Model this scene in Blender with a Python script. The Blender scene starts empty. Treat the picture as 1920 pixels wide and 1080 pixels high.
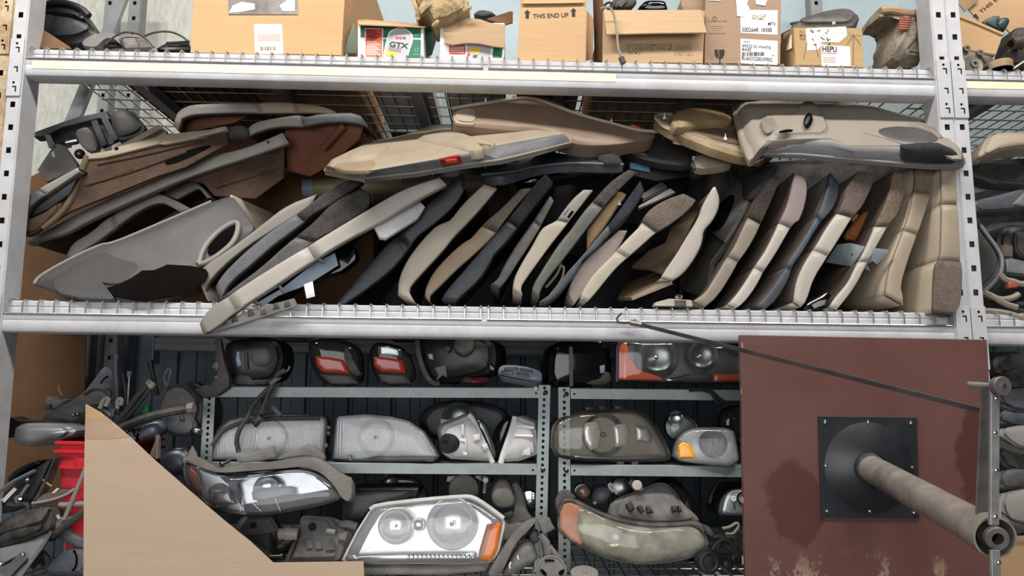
import bpy, bmesh, math, random
from mathutils import Vector as V, Matrix, noise
random.seed(7)

# ------------------------------------------------------------------ camera, light, exposure
FPX = 1450.0
PITCH = math.radians(7.8)
CAM = V((0, 0, 1.5))
sc = bpy.context.scene
col = sc.collection
cd = bpy.data.cameras.new('camera')
cam = bpy.data.objects.new('camera', cd)
col.objects.link(cam)
cam.location = CAM
cam.rotation_euler = (math.pi / 2 + PITCH, 0, 0)
cd.sensor_fit = 'HORIZONTAL'
cd.sensor_width = 36
cd.lens = FPX / 1920 * 36
cd.clip_start = 0.05
sc.camera = cam
sc.view_settings.view_transform = 'Standard'
sc.view_settings.look = 'None'
sc.view_settings.gamma = 1
sc.view_settings.use_curve_mapping = False
sc.view_settings.exposure = 0.0
w = bpy.data.worlds.new('hall')
sc.world = w
w.use_nodes = True
w.node_tree.nodes['Background'].inputs[0].default_value = (0.80, 0.86, 1.0, 1)
w.node_tree.nodes['Background'].inputs[1].default_value = 0.06


def area(name, loc, target, sx, sy, power, color):
    l = bpy.data.lights.new(name, 'AREA')
    l.shape = 'RECTANGLE'
    l.size, l.size_y, l.energy, l.color = sx, sy, power, color
    o = bpy.data.objects.new(name, l)
    col.objects.link(o)
    o.location = loc
    o.rotation_euler = (V(target) - V(loc)).to_track_quat('-Z', 'Y').to_euler()
    return o


area('fluorescent_strip', (-1.3, 0.85, 4.3), (-1.2, 2.5, 1.9), 2.4, 0.25, 104, (1.0, 0.97, 0.93))
area('fluorescent_strip', (1.6, 0.85, 4.3), (1.3, 2.5, 1.9), 2.4, 0.25, 78, (1.0, 0.97, 0.93))
area('bay_door_daylight', (-0.8, -4.2, 1.6), (0, 2.4, 1.4), 4.6, 3.2, 185, (0.95, 0.97, 1.0))

# ------------------------------------------------------------------ layout helpers
CT, ST = math.cos(PITCH), math.sin(PITCH)


def ray(px, py):
    u, v = (px - 960) / FPX, (540 - py) / FPX
    return V((u, CT - v * ST, ST + v * CT))


def P(px, py, Y):
    d = ray(px, py)
    return CAM + d * (Y / d.y)


CROP = dict(a=(0, 0, 3), b=(640, 0, 3), c=(1280, 0, 3), d=(0, 180, 2.5725), e=(300, 180, 2.348), f=(600, 170, 2.511),
            g=(1160, 170, 2.511), h=(1700, 150, 2.3), i=(0, 620, 2.3475), j=(330, 620, 3.856), k=(680, 620, 3.858),
            l=(330, 830, 4.32), m=(640, 850, 4.571), n=(1020, 620, 2.3475), o=(1380, 580, 2.159), p=(700, 300, 3.5556),
            q=(1200, 300, 3.6), r=(1500, 300, 3.6), s=(0, 820, 4.153), t=(1780, 620, 2.348), u=(0, 630, 4.695),
            v=(1760, 0, 5.4), w=(900, 940, 7.714), x=(1120, 230, 6.353), y=(1020, 880, 5.0526), B=(1700, 0, 3.375),
            C=(640, 20, 6), D=(1100, 0, 5.0526), E=(350, 0, 5.818), F=(860, 560, 5.0526), G=(1790, 240, 2.84), _=(0, 0, 1))


def z(c, *a):
    x0, y0, s = CROP[c]
    return [(x0 + a[i] / s, y0 + a[i + 1] / s) for i in range(0, len(a), 2)]


class Plane:
    def __init__(self, o, n):
        self.o, self.n = o, n.normalized()
        if o is not None and self.n.dot(CAM - o) < 0:
            self.n = -self.n

    def at(self, p, off=0.0):
        if self.o is None:
            self.o = P(p[0], p[1], self.Y)
        d = ray(p[0], p[1])
        o = self.o + self.n * off
        return CAM + d * ((o - CAM).dot(self.n) / d.dot(self.n))

    def all(self, pts, off=0.0):
        if self.o is None:
            self.o = P(sum(p[0] for p in pts) / len(pts), sum(p[1] for p in pts) / len(pts), self.Y)
        return [self.at(p, off) for p in pts]


def PL(a, b, c):
    A, B, C = P(*a), P(*b), P(*c)
    return Plane(A, (B - A).cross(C - A))


def FR(Y, tilt=0.0, turn=0.0, c=None):
    """plane at depth Y; tilt>0 leans its top away, turn>0 sends its right side away"""
    n = V((math.sin(math.radians(turn)), -math.cos(math.radians(turn)), 0))
    n.z = math.tan(math.radians(tilt))
    pl = Plane(P(c[0], c[1], Y) if c else (P(960, 540, Y) if not tilt and not turn else None), n)
    pl.Y = Y          # without a centre the plane settles at depth Y under the first outline laid on it
    return pl


def rs(pts, n, closed=False):
    q = list(pts) + ([pts[0]] if closed else [])
    q = [V((a[0], a[1])) if len(a) == 2 else V(a) for a in q]
    L = [0]
    for a, b in zip(q, q[1:]):
        L.append(L[-1] + (b - a).length)
    out = []
    m = n if closed else n - 1
    j = 0
    for i in range(n):
        t = L[-1] * i / m
        while j < len(L) - 2 and L[j + 1] < t:
            j += 1
        f = (t - L[j]) / max(1e-9, L[j + 1] - L[j])
        out.append(q[j].lerp(q[j + 1], min(1, max(0, f))))
    return out


def sm(pts, it=2, closed=True):
    q = [V(p) for p in pts]
    for _ in range(it):
        r = []
        if closed:
            for a, b in zip(q, q[1:] + q[:1]):
                r += [a.lerp(b, .25), a.lerp(b, .75)]
        else:
            r = [q[0]]
            for a, b in zip(q, q[1:]):
                r += [a.lerp(b, .25), a.lerp(b, .75)]
            r.append(q[-1])
        q = r
    return q


def at_t(pts, t):
    q = [V(p) for p in pts]
    L = [0]
    for a, b in zip(q, q[1:]):
        L.append(L[-1] + (b - a).length)
    s = L[-1] * t
    for i in range(len(q) - 1):
        if L[i + 1] >= s or i == len(q) - 2:
            return q[i].lerp(q[i + 1], (s - L[i]) / max(1e-9, L[i + 1] - L[i]))


# ------------------------------------------------------------------ mesh building
class MB:
    def __init__(s):
        s.v, s.f = [], []

    def add(s, vs, fs):
        o = len(s.v)
        s.v += [V(a) for a in vs]
        s.f += [tuple(i + o for i in f) for f in fs]
        return s

    def loft(s, rings, closed=True, cap0=False, cap1=False):
        n = len(rings[0])
        vs = [p for r in rings for p in r]
        fs = []
        m = n if closed else n - 1
        for k in range(len(rings) - 1):
            for i in range(m):
                j = (i + 1) % n
                fs.append((k * n + i, k * n + j, (k + 1) * n + j, (k + 1) * n + i))
        if cap0:
            fs.append(tuple(range(n))[::-1])
        if cap1:
            fs.append(tuple((len(rings) - 1) * n + i for i in range(n)))
        return s.add(vs, fs)

    def tube(s, path, r, n=8, ends=True):
        path = [V(p) for p in path]
        rad = r if isinstance(r, (list, tuple)) else [r] * len(path)
        rings = []
        up = None
        for i, p in enumerate(path):
            d = (path[min(i + 1, len(path) - 1)] - path[max(i - 1, 0)]).normalized()
            if up is None:
                up = V((0, 0, 1)) if abs(d.z) < .9 else V((1, 0, 0))
            a = d.cross(up).normalized()
            b = a.cross(d).normalized()
            up = b
            rings.append([p + a * math.cos(2 * math.pi * k / n) * rad[i] + b * math.sin(2 * math.pi * k / n) * rad[i] for k in range(n)])
        return s.loft(rings, True, ends, ends)

    def bar(s, a, b, wid, thk, up=V((0, 0, 1))):
        a, b = V(a), V(b)
        d = (b - a).normalized()
        u = d.cross(up).normalized() * wid / 2
        t = u.cross(d).normalized() * thk / 2
        return s.loft([[p + u + t, p - u + t, p - u - t, p + u - t] for p in (a, b)], True, True, True)

    def box(s, c, h, rot=None):
        c = V(c)
        vs = [V((x * h[0], y * h[1], zz * h[2])) for x in (-1, 1) for y in (-1, 1) for zz in (-1, 1)]
        if rot is not None:
            vs = [rot @ a for a in vs]
        return s.add([a + c for a in vs], [(0, 1, 3, 2), (4, 6, 7, 5), (0, 4, 5, 1), (2, 3, 7, 6), (0, 2, 6, 4), (1, 5, 7, 3)])

    def ext(s, pts, vec):
        vec = V(vec)
        n = len(pts)
        return s.add([V(p) for p in pts] + [V(p) + vec for p in pts],
                     [tuple(range(n)), tuple(range(n, 2 * n))[::-1]] + [(i, i + n, (i + 1) % n + n, (i + 1) % n) for i in range(n)])

    def lathe(s, c, ax, prof, n=20, cap0=False, cap1=False):
        c, ax = V(c), V(ax).normalized()
        a = ax.orthogonal().normalized()
        b = ax.cross(a)
        return s.loft([[c + ax * t + (a * math.cos(2 * math.pi * k / n) + b * math.sin(2 * math.pi * k / n)) * r for k in range(n)] for t, r in prof], True, cap0, cap1)

    def ball(s, c, r, n=8):
        c = V(c)
        r = r if isinstance(r, (tuple, list)) else (r, r, r)
        rings = []
        for i in range(n + 1):
            th = math.pi * i / n
            q = max(1e-3, math.sin(th))
            rings.append([c + V((r[0] * q * math.cos(2 * math.pi * k / (2 * n)), r[1] * q * math.sin(2 * math.pi * k / (2 * n)), r[2] * math.cos(th))) for k in range(2 * n)])
        return s.loft(rings, True, True, True)


def scale_ring(pts, f, off=V((0, 0, 0)), c=None):
    c = c or sum(pts, V((0, 0, 0))) / len(pts)
    return [c + (p - c) * f + off for p in pts]


def plate(pts, pl, thick, off=0.0):
    """an outline in the picture laid on a plane, given thickness away from the viewer"""
    return MB().ext(pl.all(pts, off), -pl.n * thick)


def pillow(pts, pl, prof, n=40, cap0=False, off=0.0):
    """rings on an outline: prof = (scale, height along the normal)"""
    r = rs(pts, n, True)
    base = pl.all(r, off)
    return MB().loft([scale_ring(base, f, pl.n * h) for f, h in prof], True, cap0, True)


# ------------------------------------------------------------------ things and parts
class Thing:
    def __init__(s, name, label, cat, group=None, kind=None):
        s.name, s.label, s.cat, s.group, s.kind, s.parts = name, label, cat, group, kind, []
        ALL.append(s)

    def part(s, name, mb, mat, sub=None, **k):
        s.parts.append((name, mb, mat, sub, k))
        return len(s.parts) - 1


ALL = []


def mesh_obj(name, mb, mat, base, smooth=True, sharp=38, solid=0, bevel=0, sub=0):
    me = bpy.data.meshes.new(name)
    me.from_pydata([tuple(a - base) for a in mb.v], [], mb.f)
    bm = bmesh.new()
    bm.from_mesh(me)
    bmesh.ops.recalc_face_normals(bm, faces=bm.faces)
    bm.to_mesh(me)
    bm.free()
    me.materials.append(MAT[mat] if isinstance(mat, str) else mat)
    o = bpy.data.objects.new(name, me)
    col.objects.link(o)
    if smooth:
        me.shade_smooth()
        me.set_sharp_from_angle(angle=math.radians(sharp))
    if solid:
        md = o.modifiers.new('thickness', 'SOLIDIFY')
        md.thickness = abs(solid)
        md.offset = 0
    if bevel:
        md = o.modifiers.new('edge', 'BEVEL')
        md.width = bevel
        md.segments = 2
        md.limit_method = 'ANGLE'
        md.angle_limit = math.radians(40)
    if sub:
        md = o.modifiers.new('smooth', 'SUBSURF')
        md.levels = md.render_levels = sub
    return o


def tagit(o, t):
    o['kind'] = t.kind or 'thing'
    if t.label:
        o['label'] = t.label
    if t.cat:
        o['category'] = t.cat
    if t.group:
        o['group'] = t.group


def finish():
    for t in ALL:
        vs = [v for p in t.parts for v in p[1].v]
        lo = [min(v[i] for v in vs) for i in range(3)]
        hi = [max(v[i] for v in vs) for i in range(3)]
        base = V(((lo[0] + hi[0]) / 2, (lo[1] + hi[1]) / 2, lo[2]))
        if len(t.parts) == 1:
            n, mb, m, _, k = t.parts[0]
            o = mesh_obj(t.name, mb, m, base, **k)
            o.location = base
            tagit(o, t)
            continue
        if t.kind == 'structure':
            n, mb, m, _, k = t.parts[0]
            root = mesh_obj(t.name, mb, m, base, **k)
            rest = t.parts[1:]
            made = [root]
        else:
            root = bpy.data.objects.new(t.name, None)
            root.empty_display_size = .05
            col.objects.link(root)
            rest = t.parts
            made = []
        root.location = base
        tagit(root, t)
        for n, mb, m, sub, k in rest:
            o = mesh_obj(n, mb, m, base, **k)
            if sub is None:
                o.parent = root
            else:
                o.parent = made[sub]
            made.append(o)


# ------------------------------------------------------------------ materials
MAT = {}


def lin(h):
    if isinstance(h, str):
        c = [int(h[i:i + 2], 16) / 255 for i in (0, 2, 4)]
    else:
        c = [a / 255 for a in h]
    return [a / 12.92 if a <= .04045 else ((a + .055) / 1.055) ** 2.4 for a in c] + [1]


class NT:
    def __init__(s, name):
        m = bpy.data.materials.new(name)
        m.use_nodes = True
        s.m, s.t = m, m.node_tree
        s.b = s.t.nodes['Principled BSDF']
        s.out = s.t.nodes['Material Output']
        s.tc = s.t.nodes.new('ShaderNodeTexCoord')

    def n(s, kind, **k):
        x = s.t.nodes.new('ShaderNode' + kind)
        for a, b in k.items():
            if a.startswith('i_'):
                x.inputs[a[2:].replace('_', ' ')].default_value = b
            else:
                setattr(x, a, b)
        return x

    def l(s, a, b):
        s.t.links.new(a, b)

    def noise(s, scale, detail=4, rough=.6, lo=.4, hi=.65, stretch=None):
        x = s.n('TexNoise', i_Scale=scale, i_Detail=detail, i_Roughness=rough)
        if stretch:
            mp = s.n('Mapping')
            mp.inputs['Scale'].default_value = stretch
            s.l(s.tc.outputs['Object'], mp.inputs[0])
            s.l(mp.outputs[0], x.inputs['Vector'])
        else:
            s.l(s.tc.outputs['Object'], x.inputs['Vector'])
        r = s.n('MapRange')
        r.inputs[1].default_value, r.inputs[2].default_value = lo, hi
        s.l(x.outputs[0], r.inputs[0])
        return r.outputs[0]

    def mix(s, fac, a, b):
        x = s.n('Mix', data_type='RGBA')
        for sock, val in ((x.inputs[0], fac), (x.inputs[6], a), (x.inputs[7], b)):
            if hasattr(val, 'is_linked'):
                s.l(val, sock)
            else:
                sock.default_value = val
        return x.outputs[2]

    def mul(s, a, k):
        x = s.n('Math', operation='MULTIPLY')
        s.l(a, x.inputs[0])
        x.inputs[1].default_value = k
        return x.outputs[0]


def mat(name, c, rough=.5, metal=0, var=.15, vs=6, dust=0, dc='a89c8c', ds=9, bump=0, bs=120, spec=.5, coat=0, stretch=None):
    k = NT(name)
    c = lin(c)
    dark = [a * (1 - var) for a in c[:3]] + [1]
    cc = k.mix(k.noise(vs, stretch=stretch), c, dark)
    if dust:
        cc = k.mix(k.mul(k.noise(ds, 7, .72, .42, .66), min(1, dust * 1.3)), cc, lin(dc))
    k.l(cc, k.b.inputs['Base Color'])
    k.b.inputs['Roughness'].default_value = rough
    k.b.inputs['Metallic'].default_value = metal
    k.b.inputs['Specular IOR Level'].default_value = spec
    k.b.inputs['Coat Weight'].default_value = coat
    if bump:
        bn = k.n('Bump', i_Strength=bump, i_Distance=.004)
        k.l(k.noise(bs, 3, .6, .3, .7, stretch), bn.inputs['Height'])
        k.l(bn.outputs[0], k.b.inputs['Normal'])
    MAT[name] = k.m
    return k


def lens(name, tint='ffffff', haze=.15, hc='b8b8b0', flute=0, fs=90, gloss=.06):
    """clear moulded plastic: see-through, glossy, partly hazed"""
    k = NT(name)
    tr = k.n('BsdfTransparent')
    tr.inputs[0].default_value = lin(tint)
    gl = k.n('BsdfGlossy')
    gl.inputs['Roughness'].default_value = gloss
    df = k.n('BsdfDiffuse')
    df.inputs[0].default_value = lin(hc)
    m1 = k.n('MixShader')
    k.l(k.mul(k.noise(7, 5, .65, .25, .75), haze * 2), m1.inputs[0])
    k.l(tr.outputs[0], m1.inputs[1])
    k.l(df.outputs[0], m1.inputs[2])
    fr = k.n('Fresnel', i_IOR=1.55)
    m2 = k.n('MixShader')
    k.l(fr.outputs[0], m2.inputs[0])
    k.l(m1.outputs[0], m2.inputs[1])
    k.l(gl.outputs[0], m2.inputs[2])
    if flute:
        wv = k.n('TexWave', i_Scale=fs)
        wv.bands_direction = 'X'
        k.l(k.tc.outputs['Object'], wv.inputs['Vector'])
        bn = k.n('Bump', i_Strength=flute, i_Distance=.004)
        k.l(wv.outputs[1], bn.inputs['Height'])
        for q in (gl, fr, df):
            k.l(bn.outputs[0], q.inputs['Normal'])
    k.l(m2.outputs[0], k.out.inputs[0])
    MAT[name] = k.m


mat('rack_paint', 'c6c6c8', .38, var=.12, vs=5, dust=.25, dc='9c948a', ds=14)
mat('rack_rust', 'c0b090', .5, var=.3, vs=12, dust=.7, dc='9a6a3c', ds=25)
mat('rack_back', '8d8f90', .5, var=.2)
mat('zinc', 'c8c8c6', .32, .85, var=.2, vs=30)
mat('cream_strip', 'f3e6c0', .6, var=.08, vs=10)
mat('hole_dark', '0a0a0b', .9, var=0, spec=.05)
mat('cardboard', 'c59e72', .85, var=.08, vs=4, bump=.12, bs=30, stretch=(1, 1, 14))
mat('cardboard_pale', 'bf9b72', .85, var=.06, vs=5, bump=.1, bs=30, stretch=(1, 1, 14))
mat('cardboard_dusk', '6d4e32', .85, var=.25, vs=3)  # darker copy of cardboard, shade put in for dim sheets and flaps
mat('cardboard_sheet', 'bea68d', .85, var=.05, vs=2.5, bump=.1, bs=30, stretch=(1, 1, 14))
mat('paper_white', 'f2f0ee', .7, var=.03)
mat('paper_cream', 'f4e8d4', .7, var=.03)
mat('ink', '2a2622', .8, var=0)
mat('ink_pale', '7a6650', .8, var=0)
mat('ink_pink', 'dcb4ac', .8, var=.1)
mat('ink_navy', '22263e', .6, var=0)
mat('print_green', '1c6b4a', .55, var=.05)
mat('print_red', 'c9402e', .55, var=.05)
mat('print_orange', 'e0714f', .55, var=.05)
mat('print_yellow', 'e8be3a', .55, var=.05)
mat('print_grey', 'b9b7bb', .5, var=.1)
mat('foam', 'b39a72', .95, var=.4, vs=30, bump=.8, bs=60)
mat('tape', 'e2ddd6', .25, var=.2, vs=40, bump=.5, bs=90)
mat('beige', 'a1927d', .48, var=.1, vs=8, dust=.3, dc='8f8270', bump=.08, bs=300)
mat('beige_light', 'b0a594', .48, var=.08, vs=8, dust=.3, dc='9c9082', bump=.08, bs=300)
mat('ivory', 'b6aea3', .45, var=.07, vs=8, dust=.25, dc='9c9488', bump=.06, bs=300)
mat('tan', '97836c', .5, var=.12, vs=8, dust=.35, dc='7c6c58', bump=.08, bs=300)
mat('tan_gold', 'a28a66', .5, var=.3, vs=14, dust=.5, dc='6a5434')
mat('grey_vinyl', '454342', .5, var=.1, vs=7, dust=.3, dc='615c57', bump=.12, bs=400)
mat('grey_light', '8c8780', .5, var=.1, vs=7, dust=.35, dc='8a7f72', bump=.08, bs=400)
mat('grey_dark', '4b4a49', .5, var=.2, vs=7, dust=.45, dc='7c756c', bump=.1, bs=400)
mat('slate', '3c4148', .5, var=.15, vs=7, dust=.3, dc='6d6c6a', bump=.1, bs=400)
mat('navy_black', '23262c', .45, var=.2, vs=7, dust=.3, dc='56524e', bump=.1, bs=400)
mat('black_plastic', '141416', .42, var=.3, vs=10, dust=.3, dc='4a4742')
mat('black_gloss', '0a0b0d', .12, var=.2, vs=10)
mat('dusty_black', '2b2a29', .6, var=.3, vs=10, dust=.6, dc='6e665c')
mat('dusty_grey', '6f6c68', .7, var=.25, vs=14, dust=.5, dc='8f887e', bump=.1, bs=100)
mat('carpet_grey', '4d4a46', .95, var=.4, vs=90, dust=.4, dc='7a7167', bump=.9, bs=260)
mat('carpet_black', '26262a', .95, var=.4, vs=90, dust=.35, dc='5a5753', bump=.9, bs=260)
mat('carpet_brown', '75685c', .95, var=.3, vs=90, dust=.4, dc='8d7f70', bump=.8, bs=260)
mat('fibre_brown', '45301f', .85, var=.35, vs=9, dust=.4, dc='5e4a3c', ds=6, bump=.2, bs=120)
mat('fibre_rust', '74452c', .8, var=.3, vs=7, dust=.35, dc='3a2218')
mat('fibre_grey', '5d534a', .85, var=.3, vs=12, dust=.5, dc='3f352c', bump=.3, bs=160)
mat('orange_felt', 'a5622a', .85, var=.3, vs=12)
mat('chrome', 'd8dadd', .12, 1, var=.1)
mat('reflector', 'd6d9dc', .3, .85, var=.12, vs=20)
mat('reflector_dim', '8f948f', .3, 1, var=.25, vs=20)
mat('silver_paint', 'a7a8aa', .3, .7, var=.1, vs=5)
mat('blue_film', '93a4b4', .4, var=.2, vs=6)
mat('white_plastic', 'e4e3e1', .4, var=.08, vs=10, dust=.3, dc='b4aca2')
mat('lamp_white', 'cfcdca', .45, var=.1, vs=12, dust=.35, dc='a49c92')
mat('amber', 'd9731c', .3, var=.15, vs=12, coat=.4)
mat('amber_dull', 'a8694a', .4, var=.2, vs=12, dust=.3, dc='a08a78', coat=.2)
mat('amber_bright', 'e85f18', .25, var=.15, vs=12, coat=.5)
mat('yellow', 'f0a400', .3, var=.1, coat=.4)
mat('red_lens', 'b9321f', .3, var=.2, vs=12, coat=.4)
mat('red_dark', '8a1016', .25, var=.15, coat=.5)
mat('red_crate', 'c41a2a', .4, var=.12, vs=9, dust=.15, dc='8a4a48')
mat('grey_steel', '8f9a98', .4, .15, var=.15, vs=6, dust=.3, dc='6f6a60', ds=16)
mat('bolt', '6e6a66', .35, .9, var=.3, vs=40, dust=.4, dc='6a4a34')
mat('bare_steel', '857f7a', .42, .45, var=.3, vs=18, dust=.3, dc='5f5048')
mat('pipe_steel', 'b3aaa0', .42, .3, var=.25, vs=9, dust=.45, dc='6b625a', stretch=(1, 1, 1))
mat('teal_label', '6f9fae', .6, var=.05)
mat('green_plastic', '1f9a4a', .4, var=.1)
mat('olive', '55582c', .6, var=.3, vs=12)
mat('mint', '7fc0a0', .5, var=.1)
mat('rubber', '18191b', .6, var=.25, vs=12, dust=.3, dc='4c4844')
mat('cable_tan', '8d8171', .6, var=.2, vs=12, dust=.3, dc='b0a592')
mat('blue_grey_plastic', '8b99a8', .4, var=.12)
lens('lens_clear', 'ffffff', .06, 'c8ccd0')
lens('lens_fluted', 'ffffff', .12, 'eef0f2', flute=.2, fs=60)
lens('lens_hazy', 'f6f4ee', .06, 'b8b4a8')
lens('lens_foggy', 'ddd8c6', .42, 'c2beac')
lens('lens_milky', 'ffffff', .14, 'e4e4e4')
lens('lens_smoke', '8a8a86', .16, '6a6864')
lens('plastic_film', 'ffffff', .22, 'f4f0ee', gloss=.12)


def brown_board():
    k = NT('brown_board')
    base = k.mix(k.noise(3, 5, .6, .35, .7), lin('6d4a44'), lin('603f39'))
    for cx, cz, rx, rz in ((-.20, 1.215, .085, .12), (.315, 1.31, .07, .15)):
        mp = k.n('Mapping')
        mp.inputs['Location'].default_value = (-cx / rx, 0, -cz / rz)
        mp.inputs['Scale'].default_value = (1 / rx, 0, 1 / rz)
        k.l(k.tc.outputs['Object'], mp.inputs[0])
        ln = k.n('VectorMath', operation='LENGTH')
        k.l(mp.outputs[0], ln.inputs[0])
        ad = k.n('Math', operation='MULTIPLY_ADD')
        k.l(k.noise(9, 4, .6, .2, .8), ad.inputs[0])
        ad.inputs[1].default_value = .9
        k.l(ln.outputs['Value'], ad.inputs[2])
        rr = k.n('MapRange')
        rr.inputs[1].default_value, rr.inputs[2].default_value = 1.45, 1.3
        k.l(ad.outputs[0], rr.inputs[0])
        base = k.mix(k.mul(rr.outputs[0], .7), base, lin('4a2922'))
    sp = k.n('SeparateXYZ')
    k.l(k.tc.outputs['Object'], sp.inputs[0])
    low = k.n('MapRange')
    low.inputs[1].default_value, low.inputs[2].default_value = 1.09, 0.99
    k.l(sp.outputs[2], low.inputs[0])
    sc1 = k.noise(7, 10, .78, .555, .575, (1, 1, .6))
    mm = k.n('Math', operation='MULTIPLY')
    k.l(low.outputs[0], mm.inputs[0])
    k.l(sc1, mm.inputs[1])
    base = k.mix(mm.outputs[0], base, lin('a9937a'))
    k.l(base, k.b.inputs['Base Color'])
    k.b.inputs['Roughness'].default_value = .38
    k.b.inputs['Specular IOR Level'].default_value = .35
    MAT['brown_board'] = k.m


brown_board()


def wall_paint():
    k = NT('wall_paint')
    sp = k.n('SeparateXYZ')
    k.l(k.tc.outputs['Object'], sp.inputs[0])
    r = k.n('MapRange')
    r.inputs[1].default_value, r.inputs[2].default_value = 3.005, 3.015
    k.l(sp.outputs[2], r.inputs[0])
    r2 = k.n('MapRange')
    r2.inputs[1].default_value, r2.inputs[2].default_value = -1.25, -1.05
    k.l(sp.outputs[0], r2.inputs[0])
    lo = k.mix(k.noise(4, 5, .6, .3, .7), lin('98a5a4'), lin('87938f'))
    hi = k.mix(k.noise(4, 5, .6, .3, .7), lin('bccbd0'), lin('adbcc1'))
    left = k.mix(k.noise(40, 6, .7, .35, .7, (1, 1, .3)), lin('d6d6cc'), lin('b2b2a6'))
    right = k.mix(r.outputs[0], lo, hi)
    k.l(k.mix(r2.outputs[0], left, right), k.b.inputs['Base Color'])
    k.b.inputs['Roughness'].default_value = .75
    bn = k.n('Bump', i_Strength=.35, i_Distance=.01)
    k.l(k.noise(60, 5, .7, .3, .7, (1, 1, .35)), bn.inputs['Height'])
    k.l(bn.outputs[0], k.b.inputs['Normal'])
    MAT['wall_paint'] = k.m


wall_paint()
mat('cladding', '56646c', .45, .1, var=.15, vs=5, dust=.3, dc='3d4449', ds=4)
mat('concrete', '6d6a66', .8, var=.2, vs=3)
mat('tan_light', '8f7c65', .5, var=.12, vs=8, dust=.3, dc='7c6c58', bump=.08, bs=300)
mat('olive_grey', '55564d', .5, var=.15, vs=7, dust=.35, dc='7d7769', bump=.1, bs=400)
mat('grey_brown', '857970', .5, var=.12, vs=7, dust=.3, dc='a0968a', bump=.08, bs=400)
mat('drab', '857b6e', .5, var=.12, vs=7, dust=.3, dc='a0937f', bump=.08, bs=400)
mat('charcoal', '33322f', .5, var=.2, vs=5, dust=.4, dc='5a544a', bump=.1, bs=400)
mat('mauve', '8a7c78', .6, var=.15, vs=9, dust=.3, dc='a3978e', bump=.2, bs=300)
mat('slate_blue', '45525a', .5, var=.15, vs=7, dust=.25, dc='6d6c6a', bump=.1, bs=400)
mat('slate_dusty', '5e6166', .5, var=.12, vs=7, dust=.4, dc='8b8780', bump=.1, bs=400)
mat('dusty_blue', '6f7a7c', .5, .2, var=.2, vs=9, dust=.4, dc='8d9290')
mat('pad_tan', 'ae906a', .85, var=.2, vs=14, dust=.3, dc='7d5a34', bump=.2, bs=120)
mat('fibre_tan', '66543f', .85, var=.25, vs=12, dust=.4, dc='5c4c3a', bump=.25, bs=160)
mat('carpet_navy', '2b303a', .95, var=.3, vs=90, dust=.35, dc='56575a', bump=.9, bs=260)
mat('carpet_dark', '453b34', .95, var=.3, vs=90, dust=.35, dc='63574c', bump=.9, bs=260)
mat('carpet_mauve', '6f6059', .95, var=.3, vs=90, dust=.4, dc='877870', bump=.8, bs=260)
mat('carpet_tan', '97836b', .95, var=.3, vs=90, dust=.4, dc='7a6a58', bump=.8, bs=260)
_k = mat('grey_ribbed', '4a4847', .5, var=.06, vs=7, dust=.2, dc='615c57')
_w = _k.n('TexWave', i_Scale=75)
_w.bands_direction = 'DIAGONAL'
_k.l(_k.tc.outputs['Object'], _w.inputs['Vector'])
_b = _k.n('Bump', i_Strength=.5, i_Distance=.003)
_k.l(_w.outputs[1], _b.inputs['Height'])
_k.l(_b.outputs[0], _k.b.inputs['Normal'])
mat('tan_warm', '846e5b', .4, var=.15, vs=7, dust=.3, dc='6f5846', bump=.08, bs=300)
mat('grey_beige', '938a7e', .5, var=.08, vs=7, dust=.3, dc='857c70', bump=.06, bs=300)
mat('grey_beige_dark', '7e766c', .5, var=.1, vs=7, dust=.3, dc='96897a', bump=.06, bs=300)
mat('slate_rim', '77787b', .5, var=.1, vs=7, dust=.3, dc='8d8780', bump=.06, bs=300)
mat('tube_olive', '8b8560', .5, var=.2, vs=7, dust=.3, dc='a09a80')
mat('cardboard_dull', 'a98d6c', .85, var=.1, vs=5, bump=.1, bs=30, stretch=(1, 1, 14))
mat('cardboard_tan', 'b69875', .85, var=.07, vs=5, bump=.1, bs=30, stretch=(1, 1, 14))
mat('cardboard_brown', '9f836b', .85, var=.07, vs=5, bump=.1, bs=30, stretch=(1, 1, 14))
mat('cardboard_gold', 'b39367', .85, var=.1, vs=5, bump=.1, bs=30, stretch=(1, 1, 14))
mat('ink_faint', '9c8468', .8, var=0)
mat('flap_green', '77806a', .8, var=.2)
mat('tape_tan', 'b0926a', .3, var=.2, vs=30)
mat('sack', '8d7f6c', .85, var=.35, vs=18, dust=.4, dc='bcb6a8', ds=22, bump=.5, bs=60)
mat('red_faded', '8e3a30', .8, var=.2)
mat('olive_black', '1c211c', .35, var=.3, vs=9, dust=.2, dc='4a4e44')
mat('lamp_chrome', 'eaeaea', .22, .4, var=.06, vs=15)
mat('shell_blue', '5a6478', .3, .2, var=.15, vs=7, dust=.25, dc='8a8a88')
mat('shell_navy', '2a2e3c', .3, var=.2, vs=7, dust=.3, dc='55565c')
mat('fin_brown', '7a6a5c', .5, var=.2, vs=9, dust=.3, dc='a09488')
mat('plate_grey', '6c6d6e', .5, var=.15, vs=8, dust=.4, dc='8d8880')
mat('wire_brown', '3a2c2c', .5, var=.3, vs=9)
mat('tape_tan2', 'b69b7f', .6, var=.04)
mat('chip', 'b5805c', .8, var=.2)
mat('flange_black', '222429', .36, var=.12, vs=6, dust=.12, dc='55504a')
mat('roller_dark', '77706b', .5, .4, var=.3, vs=20)
mat('bar_steel', 'a3a19f', .38, .5, var=.25, vs=20)
mat('rod_dark', '4a4541', .45, .3, var=.4, vs=14)
mat('teal_black', '27403c', .4, var=.3, vs=8)
mat('rust_dark', '5e4a3c', .6, .3, var=.4, vs=18)
mat('knuckle', '3c3836', .6, .3, var=.3, vs=10, dust=.3, dc='5a524a')
mat('hub_grey', '77716a', .5, .5, var=.3, vs=14, dust=.3, dc='9a9082')
mat('plug_red', 'a0503c', .5, var=.1)
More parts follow.
